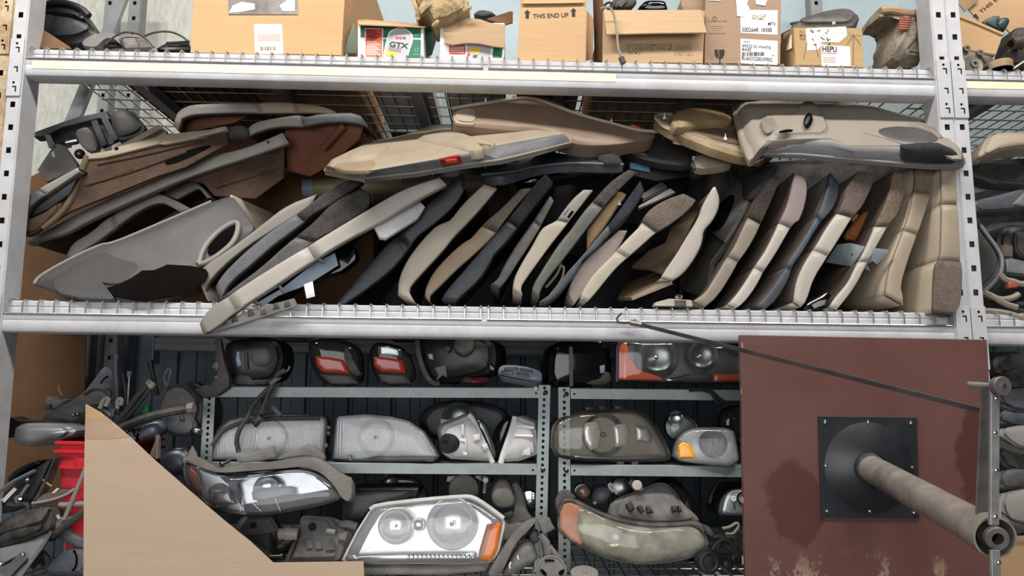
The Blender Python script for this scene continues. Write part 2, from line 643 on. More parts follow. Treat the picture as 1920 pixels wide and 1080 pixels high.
mat('frame_grey', '67625c', .55, var=.25, vs=12, dust=.4, dc='8a8278', bump=.1, bs=100)
mat('pocket_shade_dark', '120f0d', .9, var=.3, vs=8, spec=.05)
_k = mat('reflector_fluted', 'fafafa', .25, .1, var=.1, vs=14)
_w = _k.n('TexWave', i_Scale=42)
_w.bands_direction = 'X'
_k.l(_k.tc.outputs['Object'], _w.inputs['Vector'])
_b = _k.n('Bump', i_Strength=.7, i_Distance=.004)
_k.l(_w.outputs[1], _b.inputs['Height'])
_k.l(_b.outputs[0], _k.b.inputs['Normal'])
mat('fibre_shade_smear', '3b2f27', .85, var=.35, vs=10, dust=.4, dc='56473a', bump=.25, bs=160)  # fibre darkened for the shade between leaning panels; also colours a smear
mat('grey_pale', 'a29c93', .48, var=.08, vs=8, dust=.3, dc='85807a', bump=.06, bs=300)
# ------------------------------------------------------------------ setting
def structure(name, mb, m, **k):
    t = Thing(name, None, None, kind='structure')
    t.part(name, mb, m, **k)
    return t


structure('floor', MB().box((0, 1.0, -.05), (5, 4.5, .05)), 'concrete', smooth=False)
YW = 3.66
structure('wall_back', MB().box((0, YW + .1, 2.1), (5, .1, 2.1)), 'wall_paint', smooth=False)
tr = structure('trim_1', MB().box((.1, YW - .012, 1.0), (3.1, .008, .88)), 'cladding', smooth=False)
for i in range(31):
    x = -2.95 + i * .2
    tr.part('cladding_panel', MB().loft([[V((x + dx, YW - .02 - dy, zz)) for dx, dy in ((.006, 0), (.014, .016), (.075, .016), (.08, .008), (.12, .008), (.125, .016), (.186, .016), (.194, 0))] for zz in (.12, 1.86)], False), 'cladding', smooth=False)

# ------------------------------------------------------------------ pallet rack
YF = 2.4
YB = 3.42
LV = [((53, 88), (1747, 127)), ((15, 562), (1788, 586)), ((-25, 1096), (1850, 1104))]   # deck edge of each level in the picture
LEV = [(P(a[0], a[1], YF), P(b[0], b[1], YF)) for a, b in LV]


def zdeck(lv, x):
    a, b = LEV[lv]
    return a.z + (b.z - a.z) * (x - a.x) / (b.x - a.x)


def beam(label, a, b, Y, front=True, m='rack_paint', strip=None):
    """step beam: recessed upper ledge, proud rounded lower face"""
    t = Thing('rack_beam', label, 'rack beam', 'horizontal beams of the pallet rack')
    s = -1 if front else 1
    prof = [(.055, 0), (.018, 0), (.014, -.004), (.014, -.016), (.017, -.019), (.014, -.024), (.014, -.040), (-.006, -.043), (-.010, -.047), (-.010, -.060), (-.008, -.064), (-.010, -.068),
            (-.010, -.090), (-.006, -.098), (.002, -.102), (.055, -.102)]
    rings = [[V((p.x, Y + (-s) * d, p.z + h)) for d, h in prof] for p in (a, b)]
    t.part('beam_profile', MB().loft(rings, True, True, True), m, sharp=30)
    if strip:
        p0, p1, zt, zb = strip
        y = Y - .0115
        f0, f1 = [(p - a.x) / (b.x - a.x) for p in (p0, p1)]
        q0, q1 = a.lerp(b, f0), a.lerp(b, f1)
        t.part('label_strip', MB().ext([V((q0.x, y, q0.z + zt)), V((q1.x, y, q1.z + zt)), V((q1.x, y, q1.z + zb)), V((q0.x, y, q0.z + zb))], (0, .0012, 0)), 'cream_strip', smooth=False)
    for p, d in ((a, -1), (b, 1)):
        pl = MB().box((p.x + d * .004, Y + .02, p.z - .06), (.003, .034, .1))
        t.part('end_plate', pl, m, smooth=False)
    return t


def deck(label, x0, x1, lv, nw, sup=3):
    t = Thing('wire_deck', label, 'wire shelf', 'galvanised wire decks of the rack')
    mb = MB()
    for i in range(nw):
        x = x0 + (x1 - x0) * i / (nw - 1)
        h = zdeck(lv, x) + .003
        j = (noise.noise(V((x * 9, lv, 0)))) * .002
        mb.tube([(x, YB, h), (x, YF + .02, h), (x, YF + .003, h - .002), (x + j, YF - .006, h - .012), (x + j, YF - .006, h - .048)], .0029, 6)
    for yy, dz in [(YF - .0115, -.046)] + [(YF + .06 + .098 * q, -.0045) for q in range(10)]:
        mb.tube([(x0 - .004, yy, zdeck(lv, x0) + .003 + dz), (x1 + .004, yy, zdeck(lv, x1) + .003 + dz)], .0029, 6)
    t.part('wire_grid', mb, 'zinc')
    for q in range(sup):
        x = x0 + (x1 - x0) * (q + .5) / sup
        h = zdeck(lv, x) - .007
        c = MB().loft([[V((x + a, yy, h + b)) for a, b in ((-.03, 0), (-.018, -.002), (-.018, -.03), (.018, -.03), (.018, -.002), (.03, 0))] for yy in (YF + .06, YB)], False)
        t.part('support_channel', c, 'rack_back', smooth=False, solid=.002)
    return t


def upright(label, x, w, d, flip=1, m='rack_paint', ztop=3.4, phase=0.0, lances=True, back=False):
    """slotted column: perforated front face, plain side faces"""
    t = Thing('rack_upright', label, 'rack upright', 'slotted uprights of the pallet rack')
    y0 = (YF - .018) if not back else YB + .03
    zs, xs = [0.0], [x - w / 2, x - .008, x + .008, x + w / 2]
    cells = []
    zc = .05 + phase
    while zc < ztop - .05:
        zs += [zc, zc + .019]
        zc += .0762
    zs.append(ztop)
    mb = MB()
    for i in range(len(zs) - 1):
        for k in range(3):
            if k == 1 and i % 2 == 1:
                continue
            q = [V((xs[k], y0, zs[i])), V((xs[k + 1], y0, zs[i])), V((xs[k + 1], y0, zs[i + 1])), V((xs[k], y0, zs[i + 1]))]
            mb.add(q, [(0, 1, 2, 3)])
    t.part('slotted_face', mb, m, smooth=False, solid=.002)
    for sx in (-1, 1):
        b = .004
        f = MB().loft([[V((x + sx * w / 2, y0, zz)), V((x + sx * (w / 2 + .003), y0 + .004, zz)), V((x + sx * (w / 2 + .003), y0 + d, zz)), V((x + sx * (w / 2 - .015), y0 + d, zz))] for zz in (0, ztop)], False)
        t.part('side_face', f, m, smooth=False, solid=.002)
    t.part('inner_shade_plate', MB().box((x, y0 + d * .8, ztop / 2), (w / 2 - .002, .001, ztop / 2)), 'rack_back', smooth=False)  # added plate that makes the slots look shaded inside
    t.part('foot_plate', MB().box((x, y0 + d / 2, .003), (w / 2 + .002, d / 2 + .02, .003)), m, smooth=False)
    return t


def connector(t, x, w, zt, hgt, flip=1, m='rack_paint'):
    """beam end connector clipped on the column, three lances and two pins"""
    y = YF - .024
    mb = MB().ext([V((x - w / 2, y, zt)), V((x + w / 2, y, zt)), V((x + w / 2, y, zt - hgt)), V((x - w / 2, y, zt - hgt))], (0, .003, 0))
    c = t.part('connector_plate', mb, m, smooth=False, bevel=.001)
    for k in range(3):
        zz = zt - hgt * (.16 + .34 * k)
        t.part('lance_hole', MB().box((x + .003, y - .0004, zz), (.006, .0008, .0016)), 'hole_dark', sub=c, smooth=False)
        t.part('lance_hole', MB().box((x + .008, y - .0004, zz - .008), (.0016, .0008, .009)), 'hole_dark', sub=c, smooth=False)
        if k != 1:
            t.part('pin', MB().lathe((x, y + .0002, zz + .014), (0, -1, 0), [(0, .004), (.002, .0034)], 8, False, True), 'hole_dark', sub=c)


XL = P(45, 0, YF).x * 1.0
xl1 = P(42, 0, YF - .018).x + .0
xr1 = P(1757, 0, YF - .018).x
u1 = upright('white slotted upright at the left end of the main bay', xl1, .040, .085)
u0 = upright('rust-stained beige slotted upright at the far left edge', xl1 - .048, .044, .085, m='rack_rust', phase=.03)
u2 = upright('white slotted upright at the right end of the main bay', xr1, .040, .085)
u3 = upright('white slotted upright that carries the right-hand bay', xr1 + .048, .040, .085, phase=.0)
for lv in range(3):
    for t_, x_ in ((u1, xl1), (u2, xr1), (u3, xr1 + .048)):
        connector(t_, x_, .0445, zdeck(lv, x_) + .018, .195)
connector(u0, xl1 - .048, .0445, zdeck(0, xl1) + .16, .195, m='rack_rust')
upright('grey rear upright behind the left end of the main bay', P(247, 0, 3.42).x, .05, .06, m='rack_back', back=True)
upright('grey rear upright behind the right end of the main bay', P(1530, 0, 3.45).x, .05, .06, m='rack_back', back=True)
for t_, q in (('grey diagonal brace of the left rack frame, upper run', ((228, 0), (180, 90), (118, 235))),):
    t = Thing('rack_brace', t_, 'brace')
    a, b = P(q[0][0] + 12, q[0][1] - 30, 3.25), P(q[2][0], q[2][1] + 40, 2.7)
    t.part('brace', MB().bar(a, b, .052, .022, V((0, 1, 0))), 'rack_back', smooth=False, bevel=.003)
names = ['top', 'middle', 'bottom']
for lv in range(3):
    a, b = LEV[lv]
    a2, b2 = V((xl1 + .024, YF, zdeck(lv, xl1 + .024))), V((xr1 - .024, YF, zdeck(lv, xr1 - .024)))
    strip = (P(66, 100, YF).x, P(1153, 100, YF).x, -.052, -.078) if lv == 0 else None
    beam(['grey white top front beam with a long cream label strip', 'grey white front beam under the stacked door panels', 'grey white bottom front beam below the headlamp pile'][lv], a2, b2, YF, True, strip=strip)
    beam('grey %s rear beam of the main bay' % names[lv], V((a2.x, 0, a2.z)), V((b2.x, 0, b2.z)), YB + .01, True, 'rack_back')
    xm = (a2.x + b2.x) / 2 + .02
    deck(['galvanised wire deck under the left cartons on the top shelf', 'galvanised wire deck under the left door panels', 'galvanised wire deck under the left headlamps'][lv], a2.x + .006, xm - .012, lv, 31)
    deck(['galvanised wire deck under the right cartons on the top shelf', 'galvanised wire deck under the right door panels', 'galvanised wire deck under the right headlamps'][lv], xm + .012, b2.x - .006, lv, 31)
    # the neighbouring bay on the right
    c0 = V((xr1 + .07, YF, zdeck(lv, xr1 + .07) + .002))
    c1 = V((xr1 + .95, YF, c0.z - .02))
    beam('grey white %s front beam of the right-hand bay' % names[lv], c0, c1, YF, True, strip=(c0.x + .004, c1.x - .01, -.050, -.074) if lv == 0 else None)
    deck('galvanised wire deck on the %s level of the right-hand bay' % names[lv], c0.x + .006, c1.x - .006, lv, 20, 2)
# ------------------------------------------------------------------ shape builders for trim panels and lamps
GP = 'door trim panels on the middle shelf'


def slab(pts, pl, thick, bulge=0.0, rnd=.004, n=0, smooth=0, off=0.0):
    """solid piece with a rounded front edge and, if asked, a bulging front"""
    q = sm(pts, smooth) if smooth else [V(a) for a in pts]
    if n:
        q = rs(q, n, True)
    base = pl.all(q, off)
    c = sum(base, V((0, 0, 0))) / len(base)
    size = sum((p - c).length for p in base) / len(base)
    e = min(.3, rnd / max(size, 1e-4))
    if bulge:          # a strongly concave outline stays flat
        P2 = [V((a[0], a[1])) for a in q]
        ar = lambda L_: abs(sum(L_[i].x * L_[(i + 1) % len(L_)].y - L_[(i + 1) % len(L_)].x * L_[i].y for i in range(len(L_)))) / 2
        pts2 = sorted(P2, key=lambda a: (a.x, a.y))
        hull = []
        for seq in (pts2, pts2[::-1]):
            h = []
            for a in seq:
                while len(h) > 1 and (h[-1] - h[-2]).cross(a - h[-2]) <= 0:
                    h.pop()
                h.append(a)
            hull += h[:-1]
        if ar(P2) < .74 * ar(hull):
            bulge = 0
    prof = [(1, -thick), (1, -rnd), (1 - e * .3, -rnd * .3), (1 - e, 0)]
    if bulge:
        prof += [(.93 - e, bulge * .3), (.8, bulge * .62), (.6, bulge * .87), (.35, bulge * .98), (.12, bulge)]
    return MB().loft([scale_ring(base, f, pl.n * h, c) for f, h in prof], True, True, True)


def lean(label, L, R, Y0, depth, secs, skin='fibre_grey', side='L', group=GP, name='door_card', cat='door panel', flange=True, ret=.03, seed=0):
    """door trim panel on its long side seen from the end: lipped end band plus the skin running back into the shelf"""
    t = Thing(name, label, cat, group)
    dep = depth if callable(depth) else (lambda s: depth)
    L, R = sm(L, 1, False), sm(R, 1, False)
    for (t0, t1, m) in secs:
        n = max(6, int((t1 - t0) * 26))
        rows, srows = [], []
        for i in range(n + 1):
            s = t0 + (t1 - t0) * i / n
            a, b = P(*at_t(L, s), Y0), P(*at_t(R, s), Y0)
            if side == 'R':
                a, b = b, a
            g = .004 if (i in (0, n) and 0 < s < 1) else 0
            if 'carpet' in m:
                g -= .003
            w = b - a
            d = dep(s)
            rd = min(.006, w.length * .2)
            dirw = w.normalized() if w.length > 1e-5 else V((1, 0, 0))
            y = V((0, 1, 0))
            rows.append([a + y * (rd * 2 + g), a + y * (rd + g) , a + dirw * rd * .3 + y * (rd * .3 + g), a + dirw * rd + y * g, a + w * .5 + y * (g - .001), b - dirw * rd * .35 + y * (g + .0005), b + y * (g + .004), b + y * min(ret, d)])
            srows.append([a + y * (rd * 2 + g), a + y * d * .5 + dirw * .004, a + y * d])
        t.part('carpet_trim' if 'carpet' in m else 'end_band', MB().loft(rows, False), m, solid=.003, sharp=50)
        t.part('edge_bead', MB().tube([r_[6] + V((0, -.002, 0)) for r_ in rows], .0022, 6), m)
        t.part('door_skin', MB().loft(srows, False), skin, solid=.004, sharp=50)
    if flange:
        a, b = P(*at_t(L, 0), Y0), P(*at_t(R, 0), Y0)
        y = V((0, 1, 0))
        d = dep(0) * .9
        t.part('lower_flange', MB().loft([[a + y * .012, a + y * d], [b + y * .012, b + y * d]], False), secs[0][2], solid=.003)
    return t


def lamp(name, label, cat, group, pts, pl, depth=.12, body='black_plastic', inner='reflector', lensm='lens_clear', bulge=.018, bowls=(), blocks=(), back=.72, rec=.035, smooth=1, n=44, tilt_back=V((0, 0, 0))):
    """headlamp: housing, recessed reflector tray, bowls with bulbs, coloured blocks and a bulged clear cover"""
    t = Thing(name, label, cat, group)
    q = rs(sm(pts, smooth) if smooth else pts, n, True)
    base = pl.all(q)
    c = sum(base, V((0, 0, 0))) / n
    N = pl.n
    bk = V((0, 1, 0)) * depth + tilt_back
    rg = [scale_ring(base, .955, -N * .002, c), scale_ring(base, .97, N * .003, c), scale_ring(base, 1, N * .001, c), scale_ring(base, 1.01, -N * .012, c), scale_ring(base, .97, bk * .3, c), scale_ring(base, .9, bk * .65, c), scale_ring(base, back, bk, c)]
    t.part('housing', MB().loft(rg, True, False, True), body, sharp=45)
    t.part('reflector_tray', MB().loft([scale_ring(base, .955, -N * .003, c), scale_ring(base, .93, -N * rec * .4, c), scale_ring(base, .84, -N * rec, c)], True, False, True), inner)
    for bx, by, r, m in bowls:
        cc = pl.at((bx, by), -rec * .75)
        k = (pl.at((bx + r, by)) - pl.at((bx, by))).length
        b = t.part('reflector_bowl', MB().lathe(cc + N * rec * .55, -N, [(-.003, k * 1.04), (0, k), (k * .18, k * .9), (k * .34, k * .7), (k * .44, k * .4), (k * .47, k * .12)], 26, False, True), m)
        t.part('bulb', MB().lathe(cc - N * .004, N, [(-k * .1, k * .1), (k * .12, k * .13), (k * .3, k * .1), (k * .36, .001)], 10, False, True), 'chrome', sub=b)
    for bp, m, off, nm in blocks:
        t.part(nm, slab(bp, pl, .014, .003, .003, 36, 0, off), m)
    t.part('lens_cover', MB().loft([scale_ring(base, f, N * h, c) for f, h in ((.965, .002), (.94, bulge * .35), (.85, bulge * .65), (.65, bulge * .9), (.4, bulge), (.15, bulge * 1.03))], True, False, True), lensm)
    return t


def cone(t, name, px, py, pl, h, r, m, off=0.0, ax=None):
    c = pl.at((px, py), off)
    t.part(name, MB().lathe(c, ax or V((0, -.2, 1)), [(0, r), (h * .3, r * .8), (h * .35, r * .45), (h, .0004)], 8, True, True), m)


def words_on(t, s, p0, p1, pl, m, sub=None, hgt=None, off=.0006, up=None, bold=.012):
    """flat print: a line of lettering from p0 to p1 (pixels of its base line), hgt = cap height in pixels"""
    cu = bpy.data.curves.new('print', 'FONT')
    cu.body = s
    cu.size = 1
    cu.offset = bold
    o = bpy.data.objects.new('print', cu)
    col.objects.link(o)
    bpy.context.view_layer.update()
    me = bpy.data.meshes.new_from_object(o.evaluated_get(bpy.context.evaluated_depsgraph_get()))
    bpy.data.objects.remove(o)
    a, b = pl.at(p0, off), pl.at(p1, off)
    xs = [v.co.x for v in me.vertices]
    x0, x1 = min(xs), max(xs)
    ux = (b - a) / (x1 - x0)
    d = ux.normalized()
    uy = pl.n.cross(d).normalized()
    if uy.z < 0 and up is None:
        uy = -uy
    k = ux.length
    if hgt:
        k = (pl.at((p0[0], p0[1] - hgt), off) - a).length / .7
    mb = MB().add([a + ux * (v.co.x - x0) + uy * (v.co.y * k) for v in me.vertices], [tuple(f.vertices) for f in me.polygons])
    bpy.data.meshes.remove(me)
    t.part('printed_text', mb, m, sub=sub, smooth=False)


def quad_on(t, nm, pts, pl, m, off=.0004, sub=None, thick=.0004):
    return t.part(nm, MB().ext(pl.all(pts, off), -pl.n * thick), m, sub=sub, smooth=False)


def barcode(t, x0, y0, x1, y1, pl, m, n, sub=None, seed=1, off=.0008):
    r = random.Random(seed)
    mb = MB()
    x = x0
    st = (x1 - x0) / n
    for i in range(n):
        w_ = st * r.choice((.3, .5, .75))
        mb.add(pl.all([(x, y0), (x + w_, y0), (x + w_, y1), (x, y1)], off), [(0, 1, 2, 3)])
        x += st
    t.part('barcode', mb, m, sub=sub, smooth=False)


def tubes(t, nm, paths, r, m, n=7):
    for p in paths:
        k = t.part(nm, MB().tube(sm(p, 2, False) if len(p) > 2 else p, r, n), m)
    return k


def pth(c, Y, *a):
    return [P(q[0], q[1], Y) for q in z(c, *a)]
# ------------------------------------------------------------------ middle shelf: the leaning row, left to right
Y1 = 2.44
lean('matt black door panel with a pointed foot, next to the white one', z('f', 65, 1018, 170, 890, 290, 750, 420, 625, 450, 595, 560, 480, 670, 385), z('f', 90, 1018, 230, 925, 350, 830, 430, 720, 445, 690, 560, 605, 640, 530, 685, 450), 2.43, .5, [(0, .52, 'navy_black'), (.52, 1, 'navy_black')], 'black_plastic', flange=False)
lean('pale beige door panel, first beige one right of the black panel', z('p', 165, 900, 170, 790, 230, 660, 330, 530, 430, 430, 505, 410, 525, 390, 600, 290, 735, 165), z('p', 270, 945, 228, 880, 240, 840, 330, 740, 470, 590, 530, 510, 640, 400, 730, 300, 820, 190), Y1, .6, [(0, 1, 'beige_light')], 'fibre_brown')
lean('tan door panel with dull brown upper section, between pale beige and black', z('p', 345, 910, 350, 850, 400, 750, 500, 640, 600, 550, 640, 535, 660, 515, 740, 420, 830, 350, 900, 280, 985, 195), z('p', 372, 945, 370, 900, 420, 860, 560, 720, 700, 600, 800, 500, 880, 390, 960, 290, 1050, 190), Y1 + .02, .6, [(0, .64, 'tan_light'), (.64, 1, 'carpet_brown')], 'fibre_shade_smear')
lean('black door panel with black carpet top, left half of the row', z('p', 455, 935, 480, 880, 560, 790, 680, 650, 800, 510, 920, 375, 1000, 270, 1080, 160, 1150, 95), z('p', 540, 945, 600, 890, 700, 800, 780, 680, 795, 630, 850, 580, 920, 500, 980, 415, 1100, 270, 1195, 150), Y1, .6, [(0, .64, 'navy_black'), (.64, 1, 'carpet_black')], 'black_plastic', ret=.06)
lean('thin dark grey door panel just right of the black carpeted one', z('p', 780, 832, 830, 800, 880, 690, 960, 560, 1040, 450, 1100, 360, 1180, 240), z('p', 835, 855, 885, 800, 960, 680, 1040, 560, 1095, 470, 1110, 440, 1200, 270), Y1 + .03, .55, [(0, .72, 'grey_dark'), (.72, 1, 'grey_dark')], 'fibre_grey')
t = lean('bright beige door panel with a square hole near its top', z('p', 930, 870, 940, 790, 990, 690, 1070, 560, 1120, 460, 1180, 425, 1220, 412, 1260, 350, 1330, 260, 1400, 200), z('p', 990, 900, 975, 850, 1020, 780, 1100, 670, 1180, 560, 1260, 460, 1320, 380, 1390, 290, 1460, 200), Y1 + .01, .6, [(0, .68, 'beige_light'), (.68, 1, 'grey_light')], 'fibre_grey')
t.part('square_hole', plate(z('p', 1270, 365, 1305, 322, 1338, 345, 1305, 390), FR(Y1 + .008), .002), 'hole_dark', smooth=False)
lean('olive grey door panel with worn carpet top, right of the bright beige one', z('p', 1060, 890, 1065, 840, 1130, 730, 1220, 590, 1280, 510, 1310, 480, 1400, 350, 1480, 260, 1560, 170, 1640, 105, 1700, 68), z('p', 1100, 925, 1110, 860, 1180, 760, 1280, 640, 1400, 480, 1540, 300, 1640, 190, 1752, 80), Y1, .6, [(0, .7, 'olive_grey'), (.7, 1, 'carpet_grey')], 'fibre_grey')
t = lean('navy edged door panel with a tan foam pad inside', z('p', 1108, 950, 1190, 895, 1280, 770, 1380, 660, 1440, 590, 1540, 470, 1600, 400, 1700, 260, 1780, 145), z('p', 1140, 958, 1240, 890, 1325, 790, 1382, 700, 1395, 660, 1480, 600, 1600, 460, 1700, 370, 1760, 290, 1802, 210), Y1 - .01, .5, [(0, .66, 'slate'), (.66, 1, 'carpet_navy')], 'fibre_grey', side='R')
t.part('foam_pad', slab(z('p', 1425, 600, 1425, 470, 1520, 340, 1640, 200, 1692, 232, 1640, 300, 1530, 470), FR(2.49), .02, .008, .004, 30, 0), 'pad_tan')
tubes(t, 'wiring', [pth('p', 2.50, 1180, 900, 1260, 800, 1275, 700, 1240, 720), pth('p', 2.49, 1150, 850, 1230, 760, 1250, 690)], .004, 'cable_tan')
cone(t, 'clip', *z('p', 1640, 300)[0], FR(2.48), .016, .006, 'white_plastic')
lean('dull grey brown door panel wedged right of the navy edged one', z('p', 1300, 895, 1322, 800, 1400, 680, 1500, 590, 1640, 470), z('p', 1332, 965, 1400, 880, 1472, 780, 1560, 680, 1640, 570, 1690, 470), Y1 + .01, .55, [(0, 1, 'grey_brown')], 'fibre_grey')
t = lean('beige two-part door panel with a brown carpet head', z('p', 1380, 930, 1400, 865, 1480, 750, 1570, 665, 1700, 520, 1790, 435) + z('q', 45, 350, 170, 270, 290, 230), z('p', 1420, 945, 1470, 895, 1560, 780, 1640, 690, 1760, 590, 1880, 480) + z('q', 130, 475, 250, 400, 340, 320, 372, 270), Y1, .55, [(0, .4, 'beige_light'), (.4, .66, 'beige_light'), (.66, 1, 'carpet_brown')], 'fibre_brown')
t = lean('pale door panel curving round a brown inside, small bump on its edge', z('q', 150, 792, 180, 740, 250, 640, 320, 520, 390, 410, 430, 300, 500, 183), z('q', 212, 817, 290, 770, 372, 660, 420, 560, 428, 470, 480, 425, 530, 335, 540, 255, 507, 183), Y1 + .02, .5, [(0, 1, 'ivory')], 'fibre_tan', side='R')
t.part('map_pocket', slab(z('q', 52, 733, 150, 783, 212, 815, 100, 860, -60, 925, -150, 930, -100, 820, -10, 765), PL((1254, 525, 2.5), (1259, 527, 2.46), (1180, 556, 2.52)), .012, 0, .003), 'tan')
t.part('inner_board', slab(z('q', -60, 720, 60, 610, 170, 560, 210, 460, 330, 340, 420, 300, 280, 555, 160, 770, 55, 730), PL((1276, 455, 2.60), (1245, 512, 2.52), (1190, 490, 2.66)), .01, 0, .003), 'fibre_tan')
# face-on dark panel with the pull opening
pl = PL((1450, 310, 2.52), (1322, 545, 2.50), (1316, 450, 2.72))
t = Thing('door_card', 'dark charcoal door panel with a black pull-handle opening', 'door panel', GP)
t.part('panel_skin', slab(z('q', 905, 25, 830, 190, 735, 275, 570, 560, 470, 700, 440, 890, 380, 915, 270, 870, 385, 700, 430, 545, 440, 480, 560, 240, 640, 160, 700, 95, 800, 50), pl, .02, 0, .006, 60), 'charcoal')
t.part('pull_surround', slab(z('q', 735, 275, 690, 260, 685, 150, 650, 145, 560, 240, 455, 470, 540, 540, 570, 555), pl, .012, 0, .005, 40, 1, .008), 'grey_dark')
t.part('pull_opening', slab(z('q', 635, 215, 625, 300, 550, 460, 480, 480, 465, 470, 530, 290), pl, .004, 0, .002, 30, 1, .0135), 'hole_dark')
t.part('carpet_trim', slab(z('q', 905, 30, 830, 185, 738, 272, 692, 255, 690, 150, 705, 100, 800, 52), pl, .012, .006, .006, 40, 1, .012), 'carpet_black')
lean('drab grey door panel with a dark carpet head, left of the white banded one', z('q', 360, 955, 440, 905, 480, 840, 590, 660, 640, 590, 700, 450, 765, 335, 800, 260, 885, 100), z('q', 430, 992, 520, 920, 620, 760, 660, 680, 680, 660, 760, 540, 835, 375, 870, 300, 940, 130), Y1 + .01, .55, [(0, .38, 'drab'), (.38, .68, 'drab'), (.68, 1, 'carpet_dark')], 'fibre_shade_smear')
lean('slim white door panel with mauve upper grip', z('q', 595, 975, 640, 930, 700, 850, 780, 720, 800, 690, 860, 600, 960, 390, 1000, 300, 1050, 80), z('q', 640, 1000, 700, 960, 780, 850, 835, 740, 852, 720, 930, 600, 1024, 430, 1085, 395, 1130, 200, 1110, 125), Y1, .55, [(0, .3, 'ivory'), (.3, .64, 'ivory'), (.64, 1, 'mauve')], 'fibre_shade_smear')
lean('blue black door panel with a thin sharp rim, among pale panels', z('q', 780, 988, 860, 910, 950, 790, 1010, 680, 1080, 580, 1190, 400, 1250, 250, 1290, 88), z('q', 840, 1005, 920, 940, 1010, 780, 1027, 700, 1080, 640, 1205, 425, 1290, 340, 1342, 230, 1335, 150), Y1 + .015, .5, [(0, .32, 'slate'), (.32, .7, 'slate_blue'), (.7, 1, 'slate')], 'fibre_grey')
t = lean('cream two-part door panel with a mauve carpet head', z('r', -40, 960, -20, 810, 50, 670, 100, 605, 200, 430, 280, 335, 320, 170, 400, 80), z('r', 0, 992, 40, 950, 85, 800, 165, 675, 240, 560, 352, 375, 405, 330, 480, 180, 506, 95), Y1 - .01, .55, [(0, .38, 'ivory'), (.38, .68, 'ivory'), (.68, 1, 'carpet_mauve')], 'fibre_shade_smear')
t.part('orange_felt_patch', slab(z('r', 345, 400, 380, 360, 400, 370, 365, 415), FR(2.46), .01, 0, .002), 'orange_felt')
t.part('felt_backing', slab(z('r', 300, 500, 420, 360, 480, 330, 500, 400, 460, 540, 320, 540), FR(2.56), .02, .01, .005, 30, 1), 'orange_felt')
lean('cream door panel with a frayed tan carpet head', z('r', 195, 995, 250, 920, 330, 830, 370, 740, 400, 690, 460, 570, 540, 380, 560, 335, 600, 250, 630, 78), z('r', 240, 1012, 310, 930, 380, 830, 430, 730, 500, 600, 605, 415, 645, 385, 702, 230, 702, 125, 665, 75), Y1 - .012, .55, [(0, .36, 'ivory'), (.36, .62, 'ivory'), (.62, 1, 'carpet_tan')], 'fibre_shade_smear')
lean('broad beige door panel, second from the right upright', z('r', 580, 912, 600, 760, 650, 620, 690, 520, 750, 350, 780, 180, 775, 30), z('r', 692, 978, 690, 905, 672, 850, 722, 680, 772, 540, 832, 380, 888, 200, 900, 30), Y1 - .02, .6, [(0, .5, 'beige'), (.5, .8, 'beige'), (.8, 1, 'carpet_tan')], 'beige')
lean('upright beige door panel with brown carpet foot against the right upright', z('r', 900, 1032, 905, 850, 915, 695, 955, 680, 962, 480, 965, 300, 958, 50), z('r', 1022, 1052, 1085, 960, 1088, 700, 1078, 680, 1070, 480, 1060, 300, 1050, 50), 2.366, .5, [(0, .37, 'carpet_brown'), (.37, .75, 'beige'), (.75, 1, 'beige')], 'beige')

# small things among the leaning row
t = Thing('metal_bracket', 'grey torn sheet bracket sticking out between the cream panels', 'bracket')
plb = PL((1550, 495, 2.52), (1665, 470, 2.40), (1610, 455, 2.45))
t.part('bracket', slab(z('r', 170, 690, 250, 570, 340, 560, 460, 590, 600, 605, 590, 640, 520, 705, 490, 680, 455, 705, 470, 750, 410, 725, 320, 715), plb, .004, 0, .001), 'dusty_blue')
t.part('rivet', MB().ball(plb.at(z('r', 465, 645)[0], .002), .004, 5), 'bolt')
t.part('rivet', MB().ball(plb.at(z('r', 350, 632)[0], .002), .003, 5), 'bolt')
t = Thing('door_latch', 'small silver and beige latch lying on the wire deck', 'latch')
pl = FR(2.405)
t.part('base', slab(z('q', 98, 985, 105, 960, 200, 935, 350, 945, 358, 988), pl, .04, 0, .003), 'ivory')
t.part('striker', slab(z('q', 235, 985, 235, 945, 312, 945, 312, 985), pl, .02, 0, .003, off=.004), 'dusty_black')
t.part('knob', MB().lathe(pl.at(z('q', 262, 935)[0], -.01), (0, 0, 1), [(0, .009), (.006, .013), (.011, .012), (.014, .006)], 14, True, True), 'chrome')
t = Thing('door_latch', 'black broken latch lying between cream panels on the deck', 'latch')
pl = FR(2.42, 20)
t.part('body', slab(z('r', 40, 985, 70, 935, 190, 890, 215, 910, 160, 1000, 70, 1012), pl, .03, 0, .004), 'black_gloss')
t.part('cover', slab(z('r', 80, 975, 130, 950, 180, 940, 170, 975, 100, 1000), pl, .01, 0, .002, off=.006), 'dusty_grey')
t = Thing('trim_strip', 'pair of flat grey plastic trim strips behind the brown carpet head', 'trim strip')
pl = FR(2.62, 30)
t.part('upper_strip', slab(z('q', 0, 240, 145, 145, 185, 180, 30, 262), pl, .01, 0, .002), 'grey_vinyl')
t.part('groove', slab(z('q', 20, 262, 180, 180, 186, 196, 22, 278), pl, .01, 0, .002, off=-.004), 'slate')
t.part('lower_strip', slab(z('q', -10, 310, 205, 190, 240, 215, 100, 280, -10, 325), pl, .01, 0, .002), 'grey_light')

